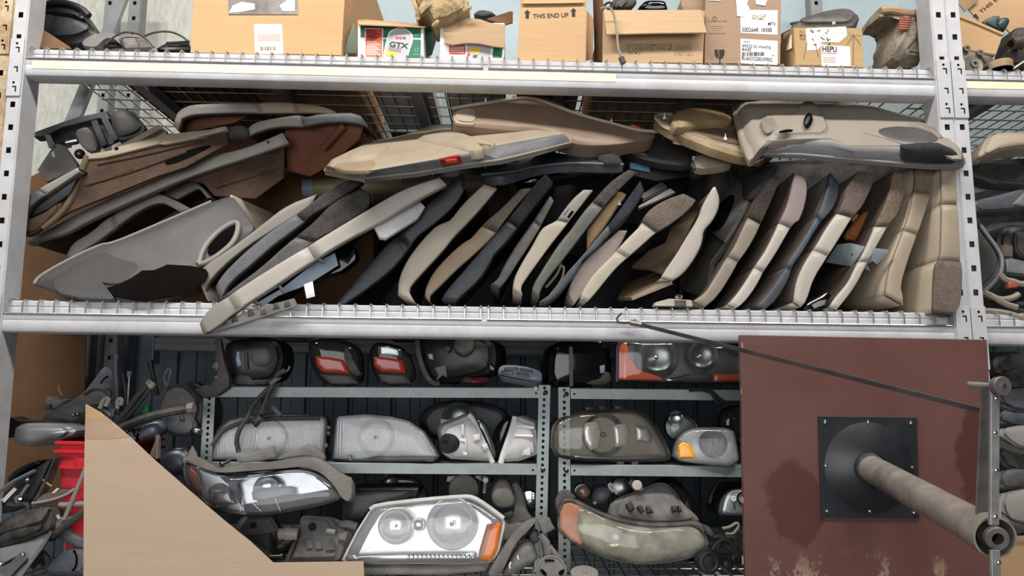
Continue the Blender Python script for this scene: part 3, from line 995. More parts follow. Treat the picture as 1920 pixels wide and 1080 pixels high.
# ------------------------------------------------------------------ middle shelf: left heap
t = lean('grey door panel edge, lowest of the slanted group left of the white one', z('e', 160, 800, 190, 750, 300, 680, 420, 590, 470, 550, 560, 480, 690, 432), z('e', 215, 902, 182, 850, 270, 750, 380, 660, 490, 590, 600, 520, 665, 488), 2.45, .5, [(0, 1, 'grey_light')], 'fibre_grey')
lean('slate door panel with a grey carpet tip above the lowest grey one', z('e', 245, 840, 270, 790, 370, 690, 480, 600, 600, 520, 660, 480, 730, 420, 850, 360), z('e', 265, 892, 300, 822, 400, 740, 500, 650, 600, 580, 672, 515, 760, 470, 892, 378), 2.44, .5, [(0, .62, 'slate_dusty'), (.62, 1, 'carpet_grey')], 'fibre_grey')
lean('dark door panel with a thick grey carpet pad touching the white one', z('e', 270, 890, 350, 825, 440, 760, 560, 650, 650, 580, 680, 555, 760, 470, 880, 410), z('e', 320, 880, 450, 785, 590, 705, 700, 622, 765, 590, 855, 535, 930, 480, 915, 425), 2.43, .5, [(0, .55, 'grey_dark'), (.55, 1, 'carpet_grey')], 'fibre_grey')
wl = lambda s: .03 if s < .42 else .03 + (s - .42) * .8
t = lean('long ivory door panel poking out over the front beam', z('e', 175, 1000, 205, 945, 320, 868, 470, 770, 620, 680, 800, 570, 1000, 450, 1085, 405) + z('f', 560, 408), z('e', 190, 1045, 240, 1025, 352, 930, 480, 850, 625, 752, 800, 642, 960, 560, 1085, 478) + z('f', 592, 440), 2.335, wl, [(0, .14, 'grey_light'), (.14, .47, 'ivory'), (.47, 1, 'ivory')], 'fibre_grey', flange=False)
pl = FR(2.36, 0, -4)
t.part('door_film', slab(z('e', 400, 925, 540, 845, 680, 735, 770, 690, 785, 745, 650, 830, 520, 880, 430, 940), FR(2.40, 0, 0), .003, 0, .001), 'blue_film')
t.part('clip_rail', slab(z('e', 215, 1048, 270, 1000, 400, 940, 590, 890, 605, 925, 430, 980), FR(2.35), .008, 0, .002), 'dusty_grey')
for a in ((280, 1000), (330, 985), (400, 958), (455, 955), (510, 930), (560, 920)):
    t.part('clip', slab(z('e', a[0] - 14, a[1] + 12, a[0] - 12, a[1] - 16, a[0] + 6, a[1] - 20, a[0] + 16, a[1] + 4), FR(2.348), .012, 0, .002), 'dusty_black')
t.part('regulator', slab(z('e', 560, 850, 700, 790, 760, 710, 780, 680, 860, 660, 865, 720, 800, 770, 700, 800, 640, 830), FR(2.42), .05, .01, .004, 36), 'black_gloss')
t.part('paper_tag', slab(z('e', 633, 830, 672, 815, 682, 882, 645, 892), FR(2.352), .0012, 0, .0003), 'paper_white')
t.part('white_bracket', slab(z('f', 255, 640, 290, 605, 390, 560, 470, 520, 495, 545, 460, 600, 380, 650, 310, 695, 280, 690), FR(2.38, 10, 10), .02, 0, .003), 'white_plastic')
tubes(t, 'hanging_tab', [pth('e', 2.345, 700, 720, 720, 735), pth('e', 2.345, 520, 830, 550, 870), pth('e', 2.345, 420, 905, 432, 920)], .005, 'dusty_black')
# big grey panel facing out
plg = PL((300, 565, 2.415), (70, 530, 2.44), (436, 366, 2.60))
t = Thing('door_card', 'large grey door panel facing outward with a ribbed map pocket', 'door panel', GP)
og = z('d', 160, 905, 180, 872, 300, 805, 480, 715, 540, 712, 700, 645, 900, 560, 1020, 508) + z('e', 318, 436, 420, 580, 300, 690, 200, 770, 172, 830) + z('d', 930, 930, 800, 985, 560, 992, 320, 975, 225, 925)
t.part('panel_skin', slab(og, plg, .012, .022, .006, 90), 'grey_vinyl')
tubes(t, 'rolled_rim', [[plg.at(q, .002) for q in z('d', 165, 905, 185, 872, 300, 805, 480, 717, 540, 712, 700, 645, 900, 560, 1020, 508)]], .005, 'grey_light')
t.part('map_pocket', slab(z('d', 228, 915, 330, 820, 490, 742, 540, 755, 725, 805, 640, 870, 570, 915, 470, 900, 430, 930, 600, 985, 330, 972), plg, .014, .005, .006, 60, 1, .020), 'grey_ribbed')
t.part('pocket_mouth_and_shade', slab(z('d', 725, 806, 990, 822, 1010, 870, 930, 945, 720, 985, 600, 980, 470, 935, 560, 912, 650, 868), plg, .004, 0, .002, 50, 1, .021), 'pocket_shade_dark')  # dark pocket opening, stretched over the part of the panel in shade
t.part('end_flange', slab(z('e', 318, 434, 508, 520, 425, 588, 300, 548), PL((436, 365, 2.60), (516, 401, 2.80), (430, 413, 2.58)), .008, 0, .004), 'beige_light')
hp = [plg.at(q, .022) for q in z('e', 170, 740, 190, 670, 250, 600, 320, 555, 350, 560, 330, 640, 260, 700, 200, 735)]
t.part('pull_cup', slab(z('e', 205, 700, 215, 650, 260, 600, 330, 560, 355, 580, 330, 640, 270, 680), plg, .006, 0, .003, 34, 1, .022), 'hole_dark')
t.part('pull_grip', MB().tube(sm(hp + [hp[0]], 2, False), .009, 8), 'grey_light')
# armrest arches behind it
lean('grey arched armrest panel standing behind the big grey one', z('d', 318, 775, 340, 715, 450, 650, 500, 600, 620, 520, 700, 470, 750, 462, 840, 500, 915, 543), z('d', 330, 795, 400, 740, 480, 692, 560, 625, 690, 535, 780, 506, 840, 540, 880, 562), 2.66, .25, [(0, .42, 'grey_light'), (.42, 1, 'grey_light')], 'fibre_brown', flange=False)
lean('second grey arched armrest panel peeking over the first arch', z('d', 760, 462, 830, 422, 900, 404, 950, 414, 1020, 492), z('d', 850, 497, 930, 452, 960, 442, 985, 470, 1000, 492), 2.72, .25, [(0, 1, 'grey_light')], 'fibre_brown', flange=False)
# grey edged fibre panel across the heap
t = lean('long grey edged door panel with brown fibre back, slanting over the heap', z('d', 128, 703, 200, 660, 330, 590, 560, 480, 800, 380, 1020, 288) + z('e', 380, 230, 540, 160), z('d', 140, 717, 190, 690, 300, 668, 420, 600, 640, 500, 850, 410, 1020, 348) + z('e', 400, 263, 565, 205), 2.60, .3, [(0, 1, 'grey_pale')], 'fibre_brown', flange=False)
t.part('fibre_back', slab(z('e', 0, 375, 140, 325, 280, 282, 548, 212, 545, 360, 420, 452, 240, 440, 190, 385, 120, 370, 20, 420), FR(2.635), .008, 0, .003), 'fibre_brown')
t.part('rivet', MB().ball(P(*z('e', 476, 203)[0], 2.598), .006, 6), 'dusty_black')
for a_ in ((60, 372, 200, 330, 520, 250), (250, 400, 380, 360, 520, 320)):
    t.part('stiffening_rib', MB().tube(sm([FR(2.634).at(q, .002) for q in z('e', *a_)], 2, False), .004, 6), 'fibre_brown')
t.part('tar_smear', slab(z('e', 300, 300, 420, 270, 520, 255, 500, 300, 400, 330, 330, 335), FR(2.6335), .002, 0, .0008, 40, 1), 'fibre_shade_smear')
t = Thing('door_card', 'brown fibre-backed door panel with rolled tan edge, on the left heap', 'door panel', GP)
plc = FR(2.52, 8, 0, (200, 400))
t.part('fibre_back', slab(z('d', 415, 290, 560, 268, 800, 205, 1029, 170) + z('e', 290, 150, 300, 210, 120, 310, 0, 350) + z('d', 850, 350, 600, 450, 330, 560, 215, 638, 100, 665, 68, 640, 75, 610, 200, 560, 310, 490, 380, 360), plc, .01, 0, .004), 'fibre_brown')
t.part('rolled_edge', slab(z('d', 405, 305, 415, 283, 500, 285, 560, 245, 800, 185, 1029, 158) + z('e', 290, 132, 300, 150, 150, 185, 20, 215) + z('d', 1000, 195, 800, 225, 560, 285, 490, 300), plc, .014, .002, .005, off=.008), 'beige')
for a_ in ((470, 330, 700, 285, 980, 215), (420, 430, 640, 365, 900, 270), (520, 400, 600, 370, 640, 352)):
    t.part('stiffening_rib', MB().tube(sm([plc.at(q, .002) for q in z('d', *a_)], 2, False), .004, 6), 'fibre_brown')
t.part('tar_smear', slab(z('d', 790, 315, 870, 270, 1000, 235, 1029, 240, 960, 275, 860, 320, 800, 335), plc, .002, 0, .0008, 40, 1, .0015), 'hole_dark')
for a_ in ((512, 405), (770, 318), (640, 290)):
    t.part('screw_hole', MB().lathe(plc.at(z('d', *a_)[0], .001), plc.n, [(0, .004), (.001, .003)], 8, False, True), 'hole_dark')
t.part('side_rim', MB().tube(sm([plc.at(q, .005) for q in z('d', 420, 290, 385, 380, 345, 500, 280, 585, 208, 638)], 2, False), .010, 8), 'fibre_tan')
t.part('torn_fold', slab(z('d', 70, 640, 78, 603, 130, 600, 230, 560, 310, 495, 290, 545, 200, 640, 130, 680), plc, .02, .008, .006, 30, 1, .012), 'fibre_brown')
t.part('hole', MB().lathe(plc.at(z('d', 562, 254)[0], .010), plc.n, [(0, .007), (.002, .005)], 10, False, True), 'hole_dark')
t = lean('dusty grey arched trim with black inside at the left upright', z('d', 62, 570, 75, 525, 180, 450, 270, 400, 375, 345), z('d', 110, 592, 122, 548, 200, 485, 290, 425, 385, 362), 2.48, .2, [(0, .45, 'grey_dark'), (.45, 1, 'grey_light')], 'black_plastic', flange=False)
t.part('inner_tray', slab(z('d', 105, 590, 130, 545, 220, 480, 385, 365, 340, 470, 230, 545, 160, 580), FR(2.51), .02, 0, .004), 'black_plastic')
t = lean('rust brown backed door panel with grey rim at the top of the heap', z('e', 380, 160, 400, 120, 500, 98, 625, 80, 640, 95, 680, 82, 760, 74, 870, 74, 912, 122), z('e', 395, 172, 415, 158, 510, 130, 640, 130, 720, 112, 820, 110, 880, 118, 905, 130, 915, 138), 2.60, .2, [(0, .45, 'grey_light'), (.45, 1, 'slate_dusty')], 'fibre_rust', flange=False)
plx = FR(2.68, -20)
t.part('fibre_back', slab(z('e', 548, 150, 780, 120, 895, 135, 880, 190, 740, 310, 660, 355, 560, 330), plx, .008, 0, .003), 'fibre_rust')
words_on(t, 'ccb', z('e', 645, 160)[0], z('e', 710, 155)[0], plx, 'fibre_brown', hgt=8, off=.004)
t.part('slot', MB().tube([plx.at(q, .012) for q in z('e', 810, 130, 720, 230)], .014, 10), 'fibre_rust')
t.part('carpet_trim', slab(z('e', 275, 200, 300, 138, 340, 126, 385, 132, 392, 178, 330, 185), FR(2.585), .03, .008, .006, 30, 1), 'carpet_grey')
t = lean('topmost panel of the left heap, grey fading to tan along its rim', z('e', 60, 130, 70, 80, 100, 50, 150, 35, 330, 30, 400, 35, 460, 27, 580, 28, 700, 40, 772, 70), z('e', 78, 152, 88, 100, 110, 88, 160, 76, 340, 70, 420, 70, 500, 72, 600, 70, 700, 72, 776, 76), 2.62, .12, [(0, .55, 'grey_light'), (.55, .76, 'beige'), (.76, 1, 'tan')], 'fibre_rust', flange=False)
t.part('fibre_back', slab(z('e', 85, 100, 160, 78, 400, 80, 330, 118, 240, 135, 100, 165), FR(2.69, -25), .008, 0, .003), 'fibre_rust')
# wing mirror at the left
GM = 'loose wing mirrors'
t = Thing('wing_mirror', 'grey wing mirror with bare bracket on top of the left heap', 'wing mirror', GM)
pm = FR(2.66, 0, 10, (170, 260))
t.part('shell', slab(z('d', 522, 78, 600, 55, 640, 75, 680, 120, 710, 165, 650, 200, 570, 222, 545, 175), pm, .08, .03, .012, 40, 1), 'grey_vinyl')
t.part('bezel', slab(z('d', 155, 178, 300, 125, 380, 100, 515, 72, 530, 110, 480, 105, 300, 150, 210, 195, 165, 198), pm, .05, 0, .004), 'slate')
t.part('cavity', slab(z('d', 240, 190, 300, 150, 480, 105, 530, 110, 575, 215, 500, 250, 440, 250, 400, 170, 350, 220, 250, 235), pm, .01, 0, .003, off=-.02), 'black_plastic')
t.part('rib', MB().bar(pm.at(z('d', 505, 110)[0]), pm.at(z('d', 560, 215)[0]), .012, .02), 'slate')
t.part('rib', MB().bar(pm.at(z('d', 455, 120)[0], -.004), pm.at(z('d', 505, 240)[0], -.004), .012, .02), 'slate')
t.part('pivot', MB().tube([pm.at(z('d', 320, 225)[0], .01), pm.at(z('d', 375, 215)[0], .01)], .013, 12), 'chrome')
t.part('pivot', MB().ball(pm.at(z('d', 385, 280)[0], .008), .018, 8), 'bolt')
t.part('motor_block', slab(z('d', 358, 165, 410, 145, 430, 155, 470, 225, 462, 268, 410, 262, 372, 215), pm, .04, .006, .006, 36, 1, .012), 'grey_light')
t.part('foot', slab(z('d', 178, 355, 262, 228, 300, 232, 372, 330, 372, 348, 225, 415), pm, .05, 0, .006, off=.004), 'grey_light')
t.part('tag', slab(z('d', 246, 275, 258, 262, 268, 290, 254, 300), pm, .001, 0, .0003, off=.0055), 'paper_white')
tubes(t, 'film', [[pm.at(q, .006) for q in z('d', 225, 190, 245, 250)], [pm.at(q, .006) for q in z('d', 235, 190, 260, 240)]], .006, 'blue_film')
t = Thing('trim_strip', 'tan plastic trim strip between mirror shell and brown panel', 'trim strip')
t.part('strip', slab(z('d', 560, 245, 765, 135, 805, 165, 800, 185, 640, 245), FR(2.6, 25), .012, 0, .003), 'beige')
t.part('groove', slab(z('d', 640, 235, 775, 158, 795, 170, 680, 238), FR(2.6, 25), .004, 0, .001, off=.003), 'dusty_black')
t = Thing('folded_carton', 'brown cardboard scrap stuck behind the left heap', 'cardboard')
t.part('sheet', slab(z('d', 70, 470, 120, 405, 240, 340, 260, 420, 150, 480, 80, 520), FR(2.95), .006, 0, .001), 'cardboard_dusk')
# ------------------------------------------------------------------ middle shelf: panels lying flat across the top
def tray(t, Bp, Tp, pl, h, face, rims, bulge=.006, facename='panel_face'):
    """panel lying face up: outer rim ring Bp on the plane, raised face ring Tp (same count), both in pixels"""
    b, tt = pl.all(Bp), pl.all(Tp, h)
    n = len(b)
    q = [b[i].lerp(tt[i], .55) + pl.n * .004 for i in range(n)]
    bk = [p - pl.n * .012 for p in b]
    ins = scale_ring(b, .93)
    for i0, i1, m in rims:
        ix = [i % n for i in range(i0, i1 + 1)]
        t.part('edge_rim', MB().loft([[r_[i] for i in ix] for r_ in ([p - pl.n * .010 for p in ins], bk, b, q, tt)], False), m, solid=.002, sharp=60)
        t.part('edge_bead', MB().tube([b[i] + pl.n * .001 for i in ix], .004, 6), face)
    c = sum(tt, V((0, 0, 0))) / n
    t.part(facename, MB().loft([scale_ring(tt, f, pl.n * hh, c) for f, hh in ((1.0, 0), (.975, .003), (.8, bulge * .7), (.5, bulge), (.2, bulge))], True, False, True), face)


GF = 'door trim panels on the middle shelf'
t = Thing('door_card', 'beige door panel lying flat with a small red lamp in its edge', 'door panel', GF)
pk = PL((609, 320, 2.42), (1070, 268, 2.42), (855, 236, 2.90))
tray(t, z('f', 22, 378, 120, 398, 210, 412, 450, 388, 660, 352, 850, 328, 1000, 292, 1182, 245, 1165, 212, 1000, 188, 800, 178, 640, 165, 530, 168, 400, 215, 200, 262, 60, 330),
     z('f', 40, 352, 120, 378, 250, 375, 450, 340, 600, 313, 720, 290, 800, 265, 1145, 202, 1100, 195, 1000, 186, 800, 174, 640, 162, 530, 166, 400, 212, 200, 260, 80, 320), pk, .035, 'beige', [(2, 7, 'slate_dusty'), (7, 18, 'beige')])
t.part('armrest', slab(z('f', 440, 228, 480, 200, 540, 186, 640, 182, 700, 215, 760, 232, 845, 240, 790, 262, 725, 284, 620, 262), pk, .03, .012, .012, 44, 1, .045), 'beige')
t.part('armrest_groove', MB().tube(sm([pk.at(q, .052) for q in z('f', 500, 205, 600, 212, 680, 238, 760, 250, 800, 258)], 2, False), .003, 6), 'tan')
t.part('speaker_swell', slab(z('f', 110, 325, 160, 285, 260, 255, 345, 258, 330, 285, 270, 315, 180, 330), pk, .02, .010, .008, 40, 1, .040), 'beige')
t.part('corner_pad', slab(z('f', 50, 352, 110, 335, 190, 338, 268, 322, 275, 340, 250, 372, 120, 376), pk, .012, .004, .006, 36, 1, .039), 'tan')
_a, _b, _c = pk.at(z('f', 450, 388)[0]), pk.at(z('f', 850, 328)[0]), pk.at(z('f', 600, 313)[0], .035)
rim1 = Plane(_a, (_b - _a).cross(_c - _a))
rim1.o = rim1.o + rim1.n * .008
rl = t.part('door_lamp', slab(z('f', 564, 322, 660, 307, 668, 341, 572, 359), rim1, .012, .002, .004), 'red_dark')
t.part('lamp_lens', slab(z('f', 590, 328, 645, 320, 648, 338, 596, 346), rim1, .004, .001, .002, off=.005), 'print_red', sub=rl)
for a in ((530, 388), (378, 408), (780, 345)):
    cone(t, 'clip', *z('f', *a)[0], FR(2.40), .014, .005, 'white_plastic', ax=V((0, 0, -1)))
t = Thing('door_card', 'tan door panel resting bulged side down on the top of the pile', 'door panel', GF)
pk2 = PL((848, 205, 2.50), (1225, 255, 2.55), (985, 182, 2.60))
t.part('panel_shell', slab(z('f', 620, 82, 740, 60, 900, 38, 950, 28, 1030, 35, 1200, 105, 1400, 160, 1590, 192, 1565, 228, 1500, 235, 1400, 253, 1250, 258, 1150, 236, 1050, 195, 900, 188, 740, 172, 640, 155, 626, 140), pk2, .05, .016, .006, 72, 1), 'tan_warm')
t.part('end_cap', slab(z('f', 622, 88, 740, 76, 745, 160, 650, 155, 628, 138), pk2, .01, .006, .008, 30, 1, .010), 'beige')
t.part('rim', MB().tube(sm([pk2.at(q, .012) for q in z('f', 622, 84, 740, 64, 900, 42, 960, 33, 1030, 41, 1200, 108, 1400, 162, 1500, 187, 1590, 194)], 2, False), .006, 8), 'beige_light')
t.part('top_pad', slab(z('f', 930, 35, 1000, 22, 1080, 35, 1205, 98, 1100, 75, 1000, 45), pk2, .04, .006, .006, 30, 1, -.03), 'beige')
for a in ((780, 55), (912, 34), (1372, 150)):
    cone(t, 'clip', *z('f', *a)[0], pk2, .016, .006, 'white_plastic')
cone(t, 'red_clip', *z('f', 1088, 64)[0], pk2, .016, .005, 'print_red')
t.part('orange_tab', slab(z('f', 1430, 168, 1480, 158, 1515, 175, 1520, 188, 1450, 180), pk2, .02, 0, .003, off=-.02), 'print_orange')
t = Thing('door_card', 'dark slate door panel crushed under the flat beige one', 'door panel', GF)
pk3 = PL((880, 330, 2.46), (1168, 305, 2.46), (1060, 280, 2.70))
t.part('panel_shell', slab(z('f', 750, 382, 870, 352, 980, 340, 1010, 300, 1090, 286, 1180, 302, 1280, 272, 1380, 286, 1418, 312, 1430, 346, 1300, 345, 1160, 340, 1000, 360, 880, 400, 800, 405), pk3, .03, .008, .006, 56, 1), 'slate')
t.part('end_pad', slab(z('f', 1290, 280, 1380, 290, 1415, 318, 1420, 338, 1320, 336), pk3, .01, .006, .004, 30, 1, .014), 'carpet_black')
t.part('rim', MB().tube(sm([pk3.at(q, .004) for q in z('f', 760, 395, 900, 385, 1000, 358, 1160, 340, 1300, 344, 1430, 347)], 2, False), .004, 6), 'slate_dusty')
t = Thing('door_card', 'black door panel with a scratched gloss face below the slate one', 'door panel', GF)
t.part('panel_shell', slab(z('f', 900, 420, 960, 375, 1080, 350, 1330, 348, 1400, 370, 1380, 395, 1200, 400, 1000, 440), FR(2.56, 25), .04, .01, .008, 44, 1), 'black_gloss')
t.part('inlay', slab(z('f', 1090, 365, 1140, 355, 1300, 360, 1320, 378, 1200, 390, 1100, 385), FR(2.56, 25), .01, .004, .003, 30, 1, .01), 'navy_black')
t = Thing('door_card', 'hollow tan door panel lying back side up with white clips', 'door panel', GF)
pk4 = PL((1226, 222, 2.52), (1400, 296, 2.44), (1330, 204, 2.68))
t.part('tray_back', slab(z('g', 165, 125, 200, 165, 330, 228, 480, 285, 610, 318, 720, 318, 640, 200, 530, 100, 430, 95, 250, 112, 190, 112), pk4, .03, 0, .006, 60, 1), 'tan_gold')
t.part('rim', MB().tube(sm([pk4.at(q, .004) for q in z('g', 250, 112, 190, 112, 166, 125, 200, 152, 300, 190, 370, 212, 480, 250, 580, 270)], 2, False), .006, 8), 'tan')
t.part('front_edge', slab(z('g', 168, 128, 200, 155, 370, 216, 580, 272, 610, 318, 480, 284, 330, 228, 200, 172), FR(2.47, 0, -3), .012, .003, .004, 44), 'beige')
t.part('raised_box', slab(z('g', 248, 165, 256, 96, 330, 78, 430, 80, 530, 105, 545, 150, 430, 150, 300, 172), pk4, .03, .008, .010, 40, 1, .03), 'tan_gold')
t.part('fibre_sheet', slab(z('g', 320, 190, 430, 170, 560, 190, 580, 255, 500, 240), pk4, .004, 0, .002, off=.010), 'fibre_tan')
for a in ((348, 180), (502, 232), (215, 135)):
    cone(t, 'clip', *z('g', *a)[0], pk4, .022, .007, 'white_plastic', off=.008)
t = Thing('door_card', 'large grey beige door panel lying face up at the top right', 'door panel', GF)
pk5 = PL((1405, 305, 2.36), (1808, 308, 2.36), (1560, 188, 2.66))
tray(t, z('g', 615, 342, 680, 299, 860, 302, 1000, 315, 1150, 328, 1340, 345, 1480, 355, 1590, 358, 1628, 342, 1622, 300, 1560, 200, 1400, 140, 1200, 80, 1000, 45, 880, 32, 700, 28, 560, 35, 535, 60, 550, 150, 580, 260),
     z('g', 690, 242, 730, 238, 860, 226, 1000, 230, 1075, 262, 1340, 264, 1480, 287, 1570, 320, 1612, 322, 1605, 295, 1540, 205, 1400, 140, 1200, 78, 1000, 46, 890, 36, 700, 40, 605, 60, 600, 75, 622, 140, 655, 195), pk5, .045, 'grey_beige', [(1, 8, 'slate_rim'), (8, 21, 'grey_beige')])
t.part('side_cheek', slab(z('g', 537, 62, 600, 66, 688, 240, 620, 330, 600, 320, 560, 200), PL((1376, 196, 2.64), (1434, 266, 2.42), (1405, 300, 2.37)), .012, .004, .006, 40, 1, .012), 'grey_beige')
t.part('armrest', slab(z('g', 640, 105, 720, 118, 830, 108, 865, 50, 890, 36, 930, 40, 985, 110, 1020, 222, 860, 222, 720, 235, 690, 225), pk5, .03, .014, .014, 50, 1, .052), 'grey_beige')
t.part('armrest_well', slab(z('g', 660, 120, 760, 128, 850, 120, 865, 150, 850, 178, 740, 182, 690, 205), pk5, .006, 0, .006, 40, 1, .064), 'grey_beige_dark')
t.part('pull_slot', slab(z('g', 748, 192, 800, 178, 832, 188, 765, 198), pk5, .003, 0, .001, 24, 1, .074), 'hole_dark')
t.part('handle_hole', slab(z('g', 868, 140, 890, 100, 912, 110, 915, 150, 882, 180), pk5, .003, 0, .001, 24, 1, .076), 'hole_dark')
t.part('handle_lever', slab(z('g', 872, 150, 895, 115, 905, 120, 885, 165), pk5, .004, 0, .001, 20, 1, .080), 'dusty_black')
t.part('speaker_patch', slab(z('g', 1200, 190, 1260, 168, 1360, 165, 1480, 190, 1520, 230, 1440, 250, 1290, 235), pk5, .006, .003, .004, 40, 2, .052), 'grey_vinyl')
t.part('speaker_ridge', slab(z('g', 1340, 158, 1400, 150, 1480, 165, 1540, 215, 1510, 225, 1460, 190), pk5, .006, .004, .004, 30, 2, .053), 'grey_beige_dark')
_a, _b, _c = pk5.at(z('g', 1340, 345)[0]), pk5.at(z('g', 1590, 358)[0]), pk5.at(z('g', 1480, 287)[0], .045)
rim5 = Plane(_a, (_b - _a).cross(_c - _a))
t.part('carpet_end', slab(z('g', 1340, 270, 1440, 262, 1520, 262, 1590, 290, 1618, 325, 1580, 346, 1480, 345, 1340, 333), rim5, .03, .006, .008, 50, 0, .022), 'carpet_black')
t.part('screw', MB().ball(P(*z('g', 720, 186)[0], 2.6), .003, 5), 'bolt')
t = Thing('door_card', 'olive backed door panel showing behind the top right one', 'door panel', GF)
pk6 = PL((1536, 188, 2.73), (1808, 245, 2.55), (1810, 268, 2.53))
t.part('fibre_back', slab(z('g', 920, 36, 1200, 92, 1560, 165, 1632, 182, 1640, 235, 1600, 248, 1555, 250, 1400, 200, 1150, 120), pk6, .01, 0, .003), 'olive')
t.part('rim', MB().tube(sm([pk6.at(q, .003) for q in z('g', 920, 34, 1200, 90, 1560, 163, 1632, 180, 1641, 235, 1595, 252)], 2, False), .007, 8), 'grey_beige')
t.part('mint_clip', slab(z('g', 1530, 185, 1558, 178, 1560, 205, 1535, 208), pk6, .01, .003, .002, off=.012), 'mint')
t.part('clip', slab(z('g', 1558, 180, 1578, 172, 1582, 205, 1562, 212), pk6, .01, .003, .002, off=.016), 'ivory')
t = Thing('door_card', 'charcoal door panel with a pale drilled corner and blue sticker below', 'door panel', GF)
p6 = FR(2.64, 25)
t.part('panel_shell', slab(z('x', 252, 295, 275, 262, 450, 240, 700, 195, 900, 230, 1130, 330, 1140, 420, 1110, 520, 700, 482, 330, 362), p6, .03, .008, .006, 50, 1), 'charcoal')
t.part('pale_corner', slab(z('x', 252, 292, 275, 265, 440, 247, 600, 388, 400, 355, 258, 322), p6, .006, .002, .003, off=.008), 'beige')
t.part('hole', MB().lathe(p6.at(z('x', 410, 276)[0], .0102), p6.n, [(0, .005), (.0015, .004)], 10, False, True), 'hole_dark')
t.part('lower_board', slab(z('x', 380, 440, 1110, 520, 1110, 640, 700, 700, 380, 620), FR(2.70), .01, 0, .003), 'black_plastic')
t.part('blue_sticker', slab(z('x', 387, 470, 628, 505, 622, 592, 387, 545), FR(2.685), .001, 0, .0003), 'teal_label')
t = Thing('trim_cover', 'beige rounded trim cover tucked under the hollow tan panel', 'trim cover')
t.part('cover', slab(z('x', 1145, 460, 1160, 400, 1200, 375, 1320, 358, 1480, 380, 1640, 470, 1500, 520, 1190, 552), FR(2.52, 30), .03, .008, .008, 44, 1), 'beige')
t.part('lug', slab(z('x', 1113, 490, 1135, 462, 1175, 500, 1190, 550, 1150, 540), FR(2.515, 20), .01, 0, .003), 'grey_dark')
# black panels added at the back to block light and darken the gaps
for i, (x0, x1, yt, m, lab) in enumerate(((330, 720, 278, 'dusty_black', 'added black door panel darkening the back, left of centre'), (640, 1010, 288, 'charcoal', 'added charcoal door panel darkening the back near the centre'), (960, 1330, 284, 'black_plastic', 'added black door panel darkening the back, right of centre'), (1270, 1790, 288, 'dusty_black', 'added black door panel darkening the back behind the cream ones'))):
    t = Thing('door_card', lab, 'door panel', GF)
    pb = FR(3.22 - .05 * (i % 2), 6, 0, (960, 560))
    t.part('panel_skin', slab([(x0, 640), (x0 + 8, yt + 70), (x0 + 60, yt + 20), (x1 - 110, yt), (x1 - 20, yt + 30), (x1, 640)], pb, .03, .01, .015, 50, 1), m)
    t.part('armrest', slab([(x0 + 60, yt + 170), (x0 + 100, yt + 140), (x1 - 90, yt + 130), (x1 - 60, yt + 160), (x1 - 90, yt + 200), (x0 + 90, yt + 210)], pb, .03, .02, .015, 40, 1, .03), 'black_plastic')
t = Thing('roller_tube', 'pale olive tube lying across the back of the pile', 'tube')
t.part('tube', MB().tube([P(590, 352, 2.95), P(930, 345, 2.95)], .035, 18), 'tube_olive')
t.part('end_cap', MB().tube([P(570, 352.5, 2.95), P(590, 352, 2.95)], .037, 18), 'blue_film')
t = Thing('cardboard_sheet', 'brown cardboard sheet enlarged to hide the bright wall, middle shelf left', 'cardboard')  # sheet enlarged to cover bright wall showing through the heap
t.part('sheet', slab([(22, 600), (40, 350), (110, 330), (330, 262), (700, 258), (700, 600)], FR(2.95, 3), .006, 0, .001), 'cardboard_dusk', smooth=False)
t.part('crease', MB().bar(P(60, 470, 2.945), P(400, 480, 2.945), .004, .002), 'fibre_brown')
# ------------------------------------------------------------------ top shelf
GB = 'cardboard cartons on the top shelf'


def carton(label, face, Y, depth, m='cardboard', top=None, group=GB, side=None):
    """carton with separate board walls; face = four pixel corners TL TR BR BL of its front"""
    t = Thing('cardboard_box', label, 'cardboard box', group)
    a, b, c, d = [P(q[0], q[1], Y) for q in face]
    y = V((0, depth, 0))
    th = .004
    t.part('front_board', MB().ext([a, b, c, d], (0, th, 0)), m, smooth=False, bevel=.0015)
    t.part('side_board', MB().ext([a + V((0, th, 0)), a + y, d + y, d + V((0, th, 0))], (th, 0, 0)), m, smooth=False)
    t.part('side_board', MB().ext([b + V((0, th, 0)), b + y, c + y, c + V((0, th, 0))], (-th, 0, 0)), m, smooth=False)
    t.part('back_board', MB().ext([a + y, b + y, c + y, d + y], (0, -th, 0)), m, smooth=False)
    t.part('bottom_board', MB().ext([d, c, c + y, d + y], (0, 0, th)), m, smooth=False)
    if top == 'closed':
        t.part('top_flap', MB().ext([a, b, b + y * .5, a + y * .5], (0, 0, -th)), m, smooth=False)
        t.part('top_flap', MB().ext([a + y * .5, b + y * .5, b + y, a + y], (0, 0, -th)), m, smooth=False)
    return t


YT = 2.46
pT = FR(YT)
